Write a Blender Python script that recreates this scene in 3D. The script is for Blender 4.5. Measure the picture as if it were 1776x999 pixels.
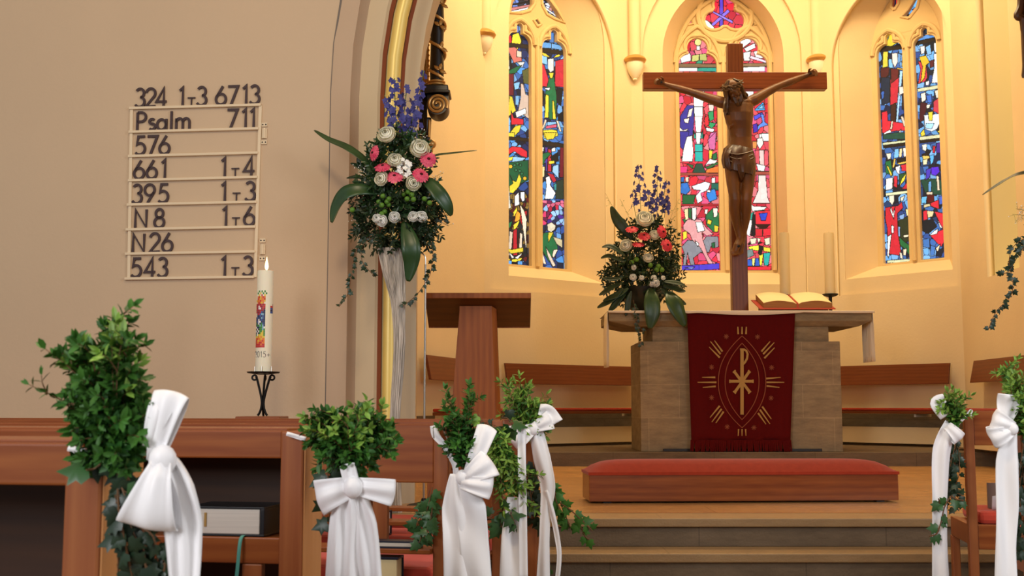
import bpy, bmesh, math, random
import numpy as np
from math import sin, cos, pi, radians, sqrt, atan2
from mathutils import Vector, Matrix, Euler
SC = bpy.context.scene
for o in list(bpy.data.objects): bpy.data.objects.remove(o)
COL = SC.collection
# ------------------------------------------------------------------ camera, light, exposure
FOC, EYE, TILT = 1970.0, 1.05, radians(5.9)
cd = bpy.data.cameras.new('camera'); cam = bpy.data.objects.new('camera', cd); COL.objects.link(cam)
cd.sensor_width = 36; cd.lens = FOC/1776*36; cd.clip_end = 100; cd.clip_start = .05
cam.location = (0, 0, EYE); cam.rotation_euler = (pi/2+TILT, 0, 0); SC.camera = cam
cd.dof.use_dof = True; cd.dof.focus_distance = 9.0; cd.dof.aperture_fstop = 11
SC.view_settings.view_transform = 'Standard'; SC.view_settings.look = 'None'
SC.view_settings.gamma = 1; SC.view_settings.exposure = 0.0; SC.view_settings.use_curve_mapping = False
w = bpy.data.worlds.new('world'); SC.world = w; w.use_nodes = True
w.node_tree.nodes['Background'].inputs[0].default_value = (.93, .96, 1, 1)
w.node_tree.nodes['Background'].inputs[1].default_value = .42
def lamp(name, kind, loc, aim, energy, color, size=1, size_y=None, spread=None, blend=None, angle=None):
    l = bpy.data.lights.new(name, kind); l.energy = energy; l.color = color
    if kind == 'AREA':
        l.size = size
        if size_y: l.shape = 'RECTANGLE'; l.size_y = size_y
        if spread: l.spread = radians(spread)
    elif kind == 'SPOT':
        l.shadow_soft_size = size; l.spot_size = radians(angle or 60); l.spot_blend = blend if blend is not None else .6
    else: l.shadow_soft_size = size
    o = bpy.data.objects.new(name, l); COL.objects.link(o); o.location = loc
    o.rotation_euler = (Vector(aim)-Vector(loc)).to_track_quat('-Z', 'Y').to_euler()
    return o
# assumed warm light sources, unseen, added high in the chancel to light the apse
lamp('assumed_chancel_light', 'AREA', (1.0, 11.2, 7.6), (1.2, 14.0, 3.0), 143, (1, .77, .44), 2.0, .6)
lamp('assumed_chancel_light', 'AREA', (3.4, 11.2, 7.6), (3.6, 13.8, 3.0), 143, (1, .77, .44), 2.0, .6)
lamp('assumed_chancel_downlight', 'AREA', (2.0, 11.0, 7.4), (2.0, 11.0, 0), 46, (1, .77, .46), 2.0, 2.0)  # added overhead area light, assumed; no ceiling lamp is modelled
# assumed daylight from behind and beside the viewer: added area lights, no windows built
lamp('assumed_nave_daylight', 'AREA', (-3.4, -2.2, 3.2), (-.3, 4.0, 1.0), 200, (.97, .97, 1), 2.2, 2.6)
lamp('assumed_nave_daylight', 'AREA', (4.6, 1.0, 3.4), (.2, 4.0, 1.0), 130, (.96, .97, 1), 1.8, 2.6)
lamp('added_nave_warm_light', 'POINT', (-1.0, 2.4, 5.0), (0, 0, 0), 230, (1, .78, .5), .35)  # added unseen warm point light high over the pews
# ------------------------------------------------------------------ picture ray helper: point seen at (x,y) of the 1776x999 photo at depth Y
def P(x, y, Y):
    u = (x-888)/FOC; v = (499.5-y)/FOC
    dy = cos(TILT)-v*sin(TILT); dz = sin(TILT)+v*cos(TILT); t = Y/dy
    return Vector((u*t, Y, EYE+dz*t))
def ray(x, y):
    u = (x-888)/FOC; v = (499.5-y)/FOC
    return Vector((u, cos(TILT)-v*sin(TILT), sin(TILT)+v*cos(TILT)))
# ------------------------------------------------------------------ materials
def L(h):
    h = h.lstrip('#'); c = [int(h[i:i+2], 16)/255 for i in (0, 2, 4)]
    return tuple((x/12.92 if x <= .04045 else ((x+.055)/1.055)**2.4) for x in c)+(1,)
def mat(name, col, rough=.6, spec=.5, var=.0, vscale=6, bump=0, bscale=60, sheen=0, trans=0, metal=0, col2=None, stretch=None, sss=0):
    m = bpy.data.materials.new(name); m.use_nodes = True; nt = m.node_tree; b = nt.nodes['Principled BSDF']
    c = L(col); b.inputs['Base Color'].default_value = c; b.inputs['Roughness'].default_value = rough
    b.inputs['Specular IOR Level'].default_value = spec; b.inputs['Metallic'].default_value = metal
    if sheen: b.inputs['Sheen Weight'].default_value = sheen
    if trans: b.inputs['Transmission Weight'].default_value = trans
    if sss: b.inputs['Subsurface Weight'].default_value = sss; b.inputs['Subsurface Radius'].default_value = (.02, .012, .006)
    tc = nt.nodes.new('ShaderNodeTexCoord'); mp = nt.nodes.new('ShaderNodeMapping')
    nt.links.new(tc.outputs['Object'], mp.inputs[0])
    if stretch: mp.inputs['Scale'].default_value = stretch
    if var or col2:
        n = nt.nodes.new('ShaderNodeTexNoise'); n.inputs['Scale'].default_value = vscale; n.inputs['Detail'].default_value = 5
        nt.links.new(mp.outputs[0], n.inputs['Vector'])
        r = nt.nodes.new('ShaderNodeValToRGB'); nt.links.new(n.outputs[0], r.inputs[0])
        c2 = L(col2) if col2 else tuple(x*(1-var) for x in c[:3])+(1,)
        r.color_ramp.elements[0].position = .32; r.color_ramp.elements[1].position = .68
        r.color_ramp.elements[0].color = c2; r.color_ramp.elements[1].color = c
        nt.links.new(r.outputs[0], b.inputs['Base Color'])
    if bump:
        n2 = nt.nodes.new('ShaderNodeTexNoise'); n2.inputs['Scale'].default_value = bscale; n2.inputs['Detail'].default_value = 4
        nt.links.new(mp.outputs[0], n2.inputs['Vector'])
        bp = nt.nodes.new('ShaderNodeBump'); bp.inputs['Strength'].default_value = bump; bp.inputs['Distance'].default_value = .01
        nt.links.new(n2.outputs[0], bp.inputs['Height']); nt.links.new(bp.outputs[0], b.inputs['Normal'])
    return m
def wood(name, c1, c2, rough=.38, axis='X', scale=9, spec=.28, dist=4.0):
    m = bpy.data.materials.new(name); m.use_nodes = True; nt = m.node_tree; b = nt.nodes['Principled BSDF']
    b.inputs['Roughness'].default_value = rough; b.inputs['Specular IOR Level'].default_value = spec
    tc = nt.nodes.new('ShaderNodeTexCoord'); mp = nt.nodes.new('ShaderNodeMapping'); nt.links.new(tc.outputs['Object'], mp.inputs[0])
    s = {'X': (.07, 1, 1), 'Y': (1, .07, 1), 'Z': (1, 1, .07)}[axis]; mp.inputs['Scale'].default_value = s
    wv = nt.nodes.new('ShaderNodeTexWave'); wv.wave_type = 'BANDS'; wv.bands_direction = {'X': 'Z', 'Y': 'Z', 'Z': 'X'}[axis]
    wv.inputs['Scale'].default_value = scale; wv.inputs['Distortion'].default_value = dist; wv.inputs['Detail'].default_value = 3
    wv.inputs['Detail Scale'].default_value = 1.6
    nt.links.new(mp.outputs[0], wv.inputs['Vector'])
    n = nt.nodes.new('ShaderNodeTexNoise'); n.inputs['Scale'].default_value = 70; n.inputs['Detail'].default_value = 6
    nt.links.new(mp.outputs[0], n.inputs['Vector'])
    mx = nt.nodes.new('ShaderNodeMath'); mx.operation = 'MULTIPLY_ADD'; mx.inputs[1].default_value = .22
    nt.links.new(wv.outputs['Fac'], mx.inputs[0])
    ms = nt.nodes.new('ShaderNodeMath'); ms.operation = 'MULTIPLY'; ms.inputs[1].default_value = .6
    nt.links.new(n.outputs[0], ms.inputs[0]); nt.links.new(ms.outputs[0], mx.inputs[2])
    r = nt.nodes.new('ShaderNodeValToRGB'); r.color_ramp.elements[0].position = .15; r.color_ramp.elements[1].position = .85
    r.color_ramp.elements[0].color = L(c1); r.color_ramp.elements[1].color = L(c2)
    nt.links.new(mx.outputs[0], r.inputs[0]); nt.links.new(r.outputs[0], b.inputs['Base Color'])
    bp = nt.nodes.new('ShaderNodeBump'); bp.inputs['Strength'].default_value = .06; nt.links.new(n.outputs[0], bp.inputs['Height'])
    nt.links.new(bp.outputs[0], b.inputs['Normal'])
    return m
def stone(name, c1, c2, bw, bh, mortar, rough=.8, axis='XZ', msize=.004, off=.5):
    """coursed stone: brick texture on object coordinates"""
    m = bpy.data.materials.new(name); m.use_nodes = True; nt = m.node_tree; b = nt.nodes['Principled BSDF']
    b.inputs['Roughness'].default_value = rough
    tc = nt.nodes.new('ShaderNodeTexCoord'); sp = nt.nodes.new('ShaderNodeSeparateXYZ'); cb = nt.nodes.new('ShaderNodeCombineXYZ')
    nt.links.new(tc.outputs['Object'], sp.inputs[0])
    nt.links.new(sp.outputs[axis[0]], cb.inputs[0]); nt.links.new(sp.outputs[axis[1]], cb.inputs[1])
    bk = nt.nodes.new('ShaderNodeTexBrick'); bk.inputs['Scale'].default_value = 1; bk.inputs['Brick Width'].default_value = bw
    bk.inputs['Row Height'].default_value = bh; bk.inputs['Mortar Size'].default_value = msize; bk.offset = off
    bk.inputs['Color1'].default_value = (.93, .93, .93, 1); bk.inputs['Color2'].default_value = (1.05, 1.05, 1.05, 1); bk.inputs['Mortar'].default_value = mortar
    nt.links.new(cb.outputs[0], bk.inputs['Vector'])
    mp = nt.nodes.new('ShaderNodeMapping'); mp.inputs['Scale'].default_value = (.6, .6, 2.2); nt.links.new(tc.outputs['Object'], mp.inputs[0])
    n = nt.nodes.new('ShaderNodeTexNoise'); n.inputs['Scale'].default_value = 7; n.inputs['Detail'].default_value = 9; n.inputs['Roughness'].default_value = .7
    nt.links.new(mp.outputs[0], n.inputs['Vector'])
    r = nt.nodes.new('ShaderNodeValToRGB'); r.color_ramp.elements[0].position = .3; r.color_ramp.elements[1].position = .7
    r.color_ramp.elements[0].color = L(c1); r.color_ramp.elements[1].color = L(c2); nt.links.new(n.outputs[0], r.inputs[0])
    mx = nt.nodes.new('ShaderNodeMix'); mx.data_type = 'RGBA'; mx.blend_type = 'MULTIPLY'; mx.inputs['Factor'].default_value = 1
    nt.links.new(r.outputs[0], mx.inputs['A']); nt.links.new(bk.outputs['Color'], mx.inputs['B'])
    nt.links.new(mx.outputs['Result'], b.inputs['Base Color'])
    n2 = nt.nodes.new('ShaderNodeTexNoise'); n2.inputs['Scale'].default_value = 90; nt.links.new(tc.outputs['Object'], n2.inputs['Vector'])
    bp = nt.nodes.new('ShaderNodeBump'); bp.inputs['Strength'].default_value = .25; bp.inputs['Distance'].default_value = .01
    nt.links.new(n2.outputs[0], bp.inputs['Height']); nt.links.new(bp.outputs[0], b.inputs['Normal'])
    return m
def attr_mat(name, rough=.35, emit=0):
    m = bpy.data.materials.new(name); m.use_nodes = True; nt = m.node_tree; b = nt.nodes['Principled BSDF']
    a = nt.nodes.new('ShaderNodeAttribute'); a.attribute_name = 'col'
    b.inputs['Roughness'].default_value = rough
    if emit:
        b.inputs['Base Color'].default_value = (.02, .02, .02, 1); nt.links.new(a.outputs['Color'], b.inputs['Emission Color']); b.inputs['Emission Strength'].default_value = emit
    else: nt.links.new(a.outputs['Color'], b.inputs['Base Color'])
    return m
M = {}
M['plaster'] = mat('cream_plaster', '#e6cfa4', .9, .2, var=.06, vscale=1.2, bump=.12, bscale=40)
M['plaster_nave'] = mat('beige_plaster', '#cbb294', .9, .2, var=.06, vscale=.9, bump=.12, bscale=40)
M['plaster_shaded'] = mat('shaded_jamb_plaster', '#bfa58a', .9, .2, var=.06, vscale=1.5, bump=.1, bscale=40)  # pinker, darker tone painting the shade on the splayed jamb front
M['jamb_grey'] = mat('pale_jamb_plaster', '#cdb896', .9, .2, var=.06, vscale=1.5, bump=.1, bscale=40)
M['tracery'] = mat('window_stone', '#dcc08c', .85, .25, var=.08, vscale=3, bump=.1, bscale=60)
M['redline'] = mat('oxide_red_paint', '#8a4427', .7)
M['gold'] = mat('gilt_paint', '#f0d272', .34, .6, var=.14, vscale=5, stretch=(3, 3, .4), metal=.1)
M['goldleaf'] = mat('gold_leaf', '#c99a54', .35, .6, metal=.5)
M['darkline'] = mat('grey_line_paint', '#6f655c', .8)
M['ebony'] = mat('ebony_wood', '#1c1410', .35, .5, var=.3, vscale=20)
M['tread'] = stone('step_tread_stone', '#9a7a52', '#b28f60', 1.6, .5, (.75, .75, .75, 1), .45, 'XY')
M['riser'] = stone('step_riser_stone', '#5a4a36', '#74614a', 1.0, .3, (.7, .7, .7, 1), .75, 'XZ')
M['sfloor'] = stone('chancel_floor_tile', '#b8864e', '#cd9c60', 2.3, .46, (.72, .66, .6, 1), .22, 'XY', .003)
M['nfloor'] = stone('nave_floor_tile', '#6e5a44', '#7d6850', .5, .5, (.7, .7, .7, 1), .4, 'XY')
M['altarstone'] = stone('altar_travertine', '#7a6a54', '#a3906f', .62, .335, (1.22, 1.22, 1.22, 1), .8, 'XZ', .004)
M['mensa'] = stone('mensa_travertine', '#6e5e48', '#9c8a68', 8, 4, (.9, .9, .9, 1), .8, 'XZ')
M['pew'] = wood('pew_wood', '#7c3c1a', '#a4602e', .36, 'X', 7)
M['pew_end'] = wood('pew_end_wood', '#884826', '#a8683a', .4, 'Z', 7)
M['pew_lit'] = wood('pew_lit_wood', '#b07440', '#c98f58', .4, 'Z', 7)  # aisle faces of the posts, their lighting put into the wood colour
M['pew_dark'] = wood('pew_inner_wood', '#301a0c', '#452810', .5, 'X', 7)
M['lectern'] = wood('lectern_wood', '#7c3c12', '#a05a22', .4, 'Z', 8)
M['lectern_dark'] = wood('lectern_desk_wood', '#4c280e', '#6b3d18', .42, 'X', 8)
M['bench'] = wood('bench_wood', '#5f2c12', '#7c421e', .4, 'X', 8)
M['kneeler'] = wood('kneeler_wood', '#6a2f10', '#9c5624', .22, 'X', 6, .55, 7)
M['cross'] = wood('cross_wood', '#6b3312', '#8c481f', .35, 'X', 8)
M['crossv'] = wood('cross_upright_wood', '#56280e', '#74401c', .35, 'Z', 8)
M['corpus'] = mat('carved_brown_wood', '#70441f', .42, .4, var=.45, vscale=7, stretch=(1, 1, .35))
M['hairwood'] = mat('dark_carved_wood', '#4a3018', .4, .5, var=.3, vscale=12)
M['clothwood'] = mat('carved_cloth_wood', '#482614', .35, .5, var=.4, vscale=6)
M['red'] = mat('red_upholstery', '#9e361f', .9, .15, var=.14, vscale=30, bump=.15, bscale=300, sheen=.12)
M['redcush'] = mat('red_seat_cushion', '#cc4a36', .85, .2, var=.1, vscale=30, bump=.15, bscale=300, sheen=.15)
M['parament'] = mat('deep_red_cloth', '#560708', .9, .15, var=.12, vscale=40, bump=.15, bscale=350)
M['thread'] = mat('gold_thread', '#a88448', .7, .3)
M['thread_dim'] = mat('dull_thread', '#8a4c34', .8, .2)
M['linen'] = mat('white_linen', '#e8dcc4', .85, .2, bump=.1, bscale=300)
M['ribbon'] = mat('white_satin_ribbon', '#faf9fa', .42, .4, bump=.03, bscale=60)
M['candle'] = mat('candle_wax', '#efe6cc', .5, .4, sss=.3)
M['altarcandle'] = mat('altar_candle_wax', '#e2cb98', .5, .4, sss=.2)
M['iron'] = mat('black_iron', '#15120f', .45, .5, metal=.6)
M['steel'] = mat('brushed_steel', '#b9b3a8', .3, .5, metal=.9)
M['white'] = mat('white_paint', '#e0d6c4', .6)
M['boardwhite'] = mat('hymn_board_white', '#ddc9a8', .6)
M['digit'] = mat('brown_letter', '#3a2322', .55)
M['box'] = mat('box_leaf', '#487d2e', .48, .3, var=.55, vscale=14)
M['boxlight'] = mat('lit_box_leaf', '#86ad46', .48, .3, var=.4, vscale=14)  # lighter leaf green, with the highlights on the bunches painted in
M['boxdark'] = mat('shaded_box_leaf', '#34662a', .48, .3, var=.5, vscale=14)  # darker leaf green, painting the shade inside the bunches
M['ivy'] = mat('ivy_leaf', '#3c6a36', .38, .5, var=.5, vscale=12)
M['ivydark'] = mat('dark_ivy_leaf', '#233e26', .4, .5, var=.5, vscale=12)
M['bigleaf'] = mat('aspidistra_leaf', '#2c4c25', .35, .5, var=.35, vscale=9)
M['darkleaf'] = mat('florist_greenery', '#223a1c', .45, .4, var=.5, vscale=16)
M['stem'] = mat('green_stem', '#5d6b35', .6)
M['twig'] = mat('brown_twig', '#6b4a2c', .7)
M['berry'] = mat('green_chrysanthemum', '#5c8a2a', .5, .4, var=.3, vscale=60)
M['rose'] = mat('cream_rose_petal', '#f8f4de', .55, .3, sss=.15)
M['pink'] = mat('pink_gerbera_petal', '#cf2f58', .5, .3, var=.35, vscale=30, col2='#e86a80')
M['coral'] = mat('coral_gerbera_petal', '#c02038', .5, .3, var=.3, vscale=30, col2='#dc4454')
M['eye'] = mat('gerbera_eye', '#4a0f18', .7, .2, bump=.4, bscale=300)
M['blue'] = mat('delphinium_petal', '#484890', .5, .3, var=.35, vscale=40)
M['lisi'] = mat('white_small_flower', '#fbfaf2', .5, .3, sss=.1)
M['vase'] = mat('whitewashed_wicker', '#d8cfc2', .85, .2, var=.6, vscale=45, stretch=(1, 1, .12))
M['bowl'] = mat('dark_ceramic', '#1c1d16', .3)
M['page'] = mat('aged_paper', '#ecd9a8', .8, .2)
M['edge'] = mat('book_page_edge', '#9c6a40', .8, .2, var=.3, vscale=5, stretch=(1, 1, 60))
M['whitepage'] = mat('white_page_edge', '#d9d2c6', .8, .2, var=.15, vscale=4, stretch=(1, 1, 80))
M['redcover'] = mat('red_book_cover', '#a83a24', .6)
M['navy'] = mat('navy_book_cover', '#151b30', .5)
M['teal'] = mat('teal_ribbon', '#4f9a8c', .5)
M['darkcover'] = mat('black_book_cover', '#0d0f14', .4)
M['paper'] = mat('white_paper', '#eeeaea', .8)
M['greypanel'] = mat('grey_cardboard', '#8a7668', .8)
M['flame'] = bpy.data.materials.new('candle_flame'); M['flame'].use_nodes = True
_b = M['flame'].node_tree.nodes['Principled BSDF']; _b.inputs['Base Color'].default_value = (0, 0, 0, 1)
_b.inputs['Emission Color'].default_value = (1, .62, .25, 1); _b.inputs['Emission Strength'].default_value = 6
M['paleglass'] = mat('pale_window_reveal', '#e2d6a6', .9)
M['glass'] = attr_mat('stained_glass', .7, 1.3); M['corbel'] = mat('corbel_stone', '#f2e6c8', .85, .2)
M['glass'].node_tree.nodes['Principled BSDF'].inputs['Specular IOR Level'].default_value = .1
M['mosaic'] = attr_mat('candle_mosaic_wax', .5)
# ------------------------------------------------------------------ object helpers
WM = {}
def tag(o, label=None, cat=None, group=None, kind=None):
    if label: o['label'] = label
    if cat: o['category'] = cat
    if group: o['group'] = group
    if kind: o['kind'] = kind
    return o
def thing(name, label, cat, loc=(0, 0, 0), rotz=0, group=None, parent=None):
    o = bpy.data.objects.new(name, None); COL.objects.link(o); o.empty_display_size = .1
    o.location = loc; o.rotation_euler = (0, 0, rotz)
    WM[o] = Matrix.Translation(loc) @ Matrix.Rotation(rotz, 4, 'Z')
    return tag(o, label, cat, group)
def copy_tree(src, parent=None, loc=None, rotz=None):
    c = src.copy(); COL.objects.link(c)
    if parent is not None: c.parent = parent
    if loc is not None: c.location = loc
    if rotz is not None: c.rotation_euler = (0, 0, rotz)
    for ch in [x for x in bpy.data.objects if x.parent is src]: copy_tree(ch, c)
    return c
def relabel(o, label, group=None):
    o['label'] = label
    if group: o['group'] = group
class MB:
    def __init__(s): s.bm = bmesh.new(); s.mi = 0
    def f(s, vs):
        try: fc = s.bm.faces.new(vs); fc.material_index = s.mi; return fc
        except ValueError: return None
    def v(s, p): return s.bm.verts.new(p)
    def box(s, x0, x1, y0, y1, z0, z1, rz=0, mtx=None):
        pts = [(x, y, z) for z in (z0, z1) for y in (y0, y1) for x in (x0, x1)]
        if rz:
            c = Vector(((x0+x1)/2, (y0+y1)/2, (z0+z1)/2)); R = Matrix.Rotation(rz, 3, 'Z'); pts = [R@(Vector(p)-c)+c for p in pts]
        if mtx is not None: pts = [mtx@Vector(p) for p in pts]
        q = [s.v(p) for p in pts]
        for a in ((0, 2, 3, 1), (4, 5, 7, 6), (0, 1, 5, 4), (2, 6, 7, 3), (0, 4, 6, 2), (1, 3, 7, 5)): s.f([q[i] for i in a])
        return s
    def hexa(s, pts):
        q = [s.v(p) for p in pts]
        for a in ((0, 2, 3, 1), (4, 5, 7, 6), (0, 1, 5, 4), (2, 6, 7, 3), (0, 4, 6, 2), (1, 3, 7, 5)): s.f([q[i] for i in a])
        return s
    def prism(s, A, B):
        a = [s.v(p) for p in A]; b = [s.v(p) for p in B]; n = len(a)
        s.f(a); s.f(b[::-1])
        for i in range(n): s.f([a[i], b[i], b[(i+1) % n], a[(i+1) % n]])
        return s
    def loft(s, rings, close=True, cap=False):
        R = [[s.v(p) for p in r] for r in rings]
        n = len(R[0])
        for a, b in zip(R, R[1:]):
            for i in range(n if close else n-1): s.f([a[i], a[(i+1) % n], b[(i+1) % n], b[i]])
        if cap: s.f(R[0][::-1]); s.f(R[-1])
        return s
    def tube(s, pts, r, seg=8, cap=True, squash=None):
        pts = [Vector(p) for p in pts]; n = len(pts)
        rs = r if isinstance(r, (list, tuple)) else [r]*n
        up = Vector((0, 0, 1)); rings = []; side = None
        for i, p in enumerate(pts):
            t = (pts[min(i+1, n-1)]-pts[max(i-1, 0)]).normalized()
            if side is None:
                side = t.cross(up if abs(t.z) < .9 else Vector((0, 1, 0))).normalized()
            else:
                side = (side-t*side.dot(t)); side = side.normalized() if side.length > 1e-6 else t.orthogonal().normalized()
            b = t.cross(side)
            kx, ky = squash if squash else (1, 1)
            rings.append([p+(side*cos(2*pi*k/seg)*kx+b*sin(2*pi*k/seg)*ky)*rs[i] for k in range(seg)])
        return s.loft(rings, True, cap)
    def lathe(s, prof, c=(0, 0, 0), seg=24, cap=True, axis=None):
        c = Vector(c); Q = axis.to_track_quat('Z', 'Y') if axis is not None else None
        rings = []
        for r, z in prof:
            ring = [Vector((r*cos(2*pi*k/seg), r*sin(2*pi*k/seg), z)) for k in range(seg)]
            rings.append([c+((Q@p) if Q else p) for p in ring])
        return s.loft(rings, True, cap)
    def ball(s, c, r, seg=10, rings=6, sc=(1, 1, 1)):
        c = Vector(c)
        pr = [[c+Vector((sin(pi*j/rings)*cos(2*pi*k/seg)*sc[0], sin(pi*j/rings)*sin(2*pi*k/seg)*sc[1], cos(pi*j/rings)*sc[2]))*r for k in range(seg)] for j in range(1, rings)]
        R = [[s.v(p) for p in q] for q in pr]; t = s.v(c+Vector((0, 0, r*sc[2]))); b = s.v(c-Vector((0, 0, r*sc[2])))
        for a, d in zip(R, R[1:]):
            for k in range(seg): s.f([a[k], d[k], d[(k+1) % seg], a[(k+1) % seg]])
        for k in range(seg): s.f([t, R[0][k], R[0][(k+1) % seg]]); s.f([b, R[-1][(k+1) % seg], R[-1][k]])
        return s
    def grid(s, rows):
        R = [[s.v(p) for p in r] for r in rows]
        for a, b in zip(R, R[1:]):
            for i in range(len(a)-1): s.f([a[i], a[i+1], b[i+1], b[i]])
        return s
    def leaf(s, p, d, n, Ln, W, fold=.25, curl=.15):
        d = d.normalized(); sd = d.cross(n)
        if sd.length < 1e-4: sd = d.orthogonal()
        sd.normalize(); n = sd.cross(d).normalized()
        def q(t, x): return s.v(p+d*(Ln*t)+sd*(W*.5*x)+n*(W*fold*abs(x))-n*(Ln*curl*t*t))
        a, m1, m2, t = q(0, 0), q(.35, 0), q(.7, 0), q(1, 0)
        for sg in (1, -1):
            l1, l2 = q(.28, .88*sg), q(.66, .82*sg)
            s.f([a, l1, m1]); s.f([l1, l2, m2, m1]); s.f([l2, t, m2])
    def strip_leaf(s, pts, wd, nrm, fold=.18):
        """broad leaf along a path; wd = max width"""
        n = len(pts); rows = []
        for i, p in enumerate(pts):
            t = (pts[min(i+1, n-1)]-pts[max(i-1, 0)]).normalized(); u = i/(n-1)
            sd = t.cross(nrm).normalized(); nn = sd.cross(t)
            ww = wd*.5*max(.03, (sin(pi*min(1, u*.93+.035)))**.8)
            rows.append([p+sd*ww+nn*ww*fold, p+sd*ww*.5+nn*ww*fold*.3, p, p-sd*ww*.5+nn*ww*fold*.3, p-sd*ww+nn*ww*fold])
        return s.grid(rows)
    def build(s, name, m, parent=None, local=False, smooth=True, bevel=0, solid=0, origin=None, normals=True, angle=38, kind=None, sub=0, bseg=2):
        if normals: bmesh.ops.recalc_face_normals(s.bm, faces=s.bm.faces[:])
        me = bpy.data.meshes.new(name)
        mats = m if isinstance(m, (list, tuple)) else [m]
        o = bpy.data.objects.new(name, me)
        if parent is not None:
            o.parent = parent
            if not local: s.bm.transform(WM[parent].inverted())
            WM[o] = WM[parent].copy()
        else:
            if origin is None and not local:
                cs = [v.co for v in s.bm.verts]
                lo = [min(c[i] for c in cs) for i in range(3)]; hi = [max(c[i] for c in cs) for i in range(3)]
                origin = Vector(((lo[0]+hi[0])/2, (lo[1]+hi[1])/2, lo[2]))
            origin = Vector(origin or (0, 0, 0)); s.bm.transform(Matrix.Translation(-origin)); o.location = origin
            WM[o] = Matrix.Translation(origin)
        s.bm.to_mesh(me); s.bm.free()
        for mm in mats: me.materials.append(M[mm] if isinstance(mm, str) else mm)
        if smooth:
            for p in me.polygons: p.use_smooth = True
            me.set_sharp_from_angle(angle=radians(angle))
        COL.objects.link(o)
        if bevel:
            b = o.modifiers.new('bevel', 'BEVEL'); b.width = bevel; b.segments = bseg; b.limit_method = 'ANGLE'; b.angle_limit = radians(40)
        if solid:
            b = o.modifiers.new('solid', 'SOLIDIFY'); b.thickness = solid; b.offset = 0
        if sub:
            b = o.modifiers.new('sub', 'SUBSURF'); b.levels = sub; b.render_levels = sub
        if kind: o['kind'] = kind
        return o
def struct(mb, name, m, **k):
    k.setdefault('smooth', False)
    return mb.build(name, m, kind='structure', **k)
def plate(loops, depth, xf, bevel=0):
    """flat plate with holes: loops of 2D points (first the outline), extruded 0..depth; xf maps (u, v, w) to the world. Returns an MB"""
    cu = bpy.data.curves.new('plate', 'CURVE'); cu.dimensions = '2D'; cu.fill_mode = 'BOTH'; cu.extrude = depth/2; cu.bevel_depth = bevel; cu.bevel_resolution = 1
    for lp in loops:
        sp = cu.splines.new('POLY'); sp.points.add(len(lp)-1); sp.use_cyclic_u = True
        for q, (a, b) in zip(sp.points, lp): q.co = (a, b, 0, 1)
    ob = bpy.data.objects.new('plate', cu); COL.objects.link(ob)
    dg = bpy.context.evaluated_depsgraph_get(); me = bpy.data.meshes.new_from_object(ob.evaluated_get(dg))
    bpy.data.objects.remove(ob); bpy.data.curves.remove(cu)
    mb = MB(); mb.bm.from_mesh(me); bpy.data.meshes.remove(me)
    bmesh.ops.remove_doubles(mb.bm, verts=mb.bm.verts[:], dist=1e-5)
    for v in mb.bm.verts: v.co = xf(v.co.x, v.co.y, v.co.z+depth/2)
    return mb
def lerp(a, b, t): return a+(b-a)*t
def bez(p0, p1, p2, p3, n=10):
    out = []
    for i in range(n+1):
        t = i/n; out.append(p0*(1-t)**3+p1*3*t*(1-t)**2+p2*3*t*t*(1-t)+p3*t**3)
    return out
def smooth_path(pts, n=6):
    """Catmull-Rom through points"""
    pts = [Vector(p) for p in pts]; out = []
    for i in range(len(pts)-1):
        a = pts[max(i-1, 0)]; b = pts[i]; c = pts[i+1]; d = pts[min(i+2, len(pts)-1)]
        for k in range(n):
            t = k/n
            out.append(.5*((2*b)+(c-a)*t+(2*a-5*b+4*c-d)*t*t+(-a+3*b-3*c+d)*t**3))
    out.append(pts[-1]); return out
# ================================================================== SETTING
STEP_Y, FLOOR_Z, POD_Y, POD_Z = 6.15, .45, 11.35, .59
mb = MB(); mb.box(-6, 7, -4, 5.7, -.1, 0); struct(mb, 'floor', 'nfloor', origin=(0, 0, 0))
for k in range(3):                                     # three stone steps up to the chancel
    y = STEP_Y-.27*(2-k); z = .15*(k+1)
    t = thing('floor_step', None, None, (0, y, 0)); t['kind'] = 'structure'
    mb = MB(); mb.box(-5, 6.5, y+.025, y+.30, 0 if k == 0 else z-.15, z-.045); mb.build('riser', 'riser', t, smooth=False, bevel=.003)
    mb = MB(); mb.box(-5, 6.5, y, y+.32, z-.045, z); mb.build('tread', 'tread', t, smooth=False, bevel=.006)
mb = MB(); mb.box(-5, 6.5, STEP_Y+.3, 14.4, .2, FLOOR_Z); struct(mb, 'floor_chancel', 'sfloor', origin=(0, 0, 0))
mb = MB(); mb.box(-1.2, 5.6, POD_Y, 14.9, FLOOR_Z-.02, POD_Z); struct(mb, 'floor_podium', 'riser', bevel=.008, origin=(0, 0, 0))

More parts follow.
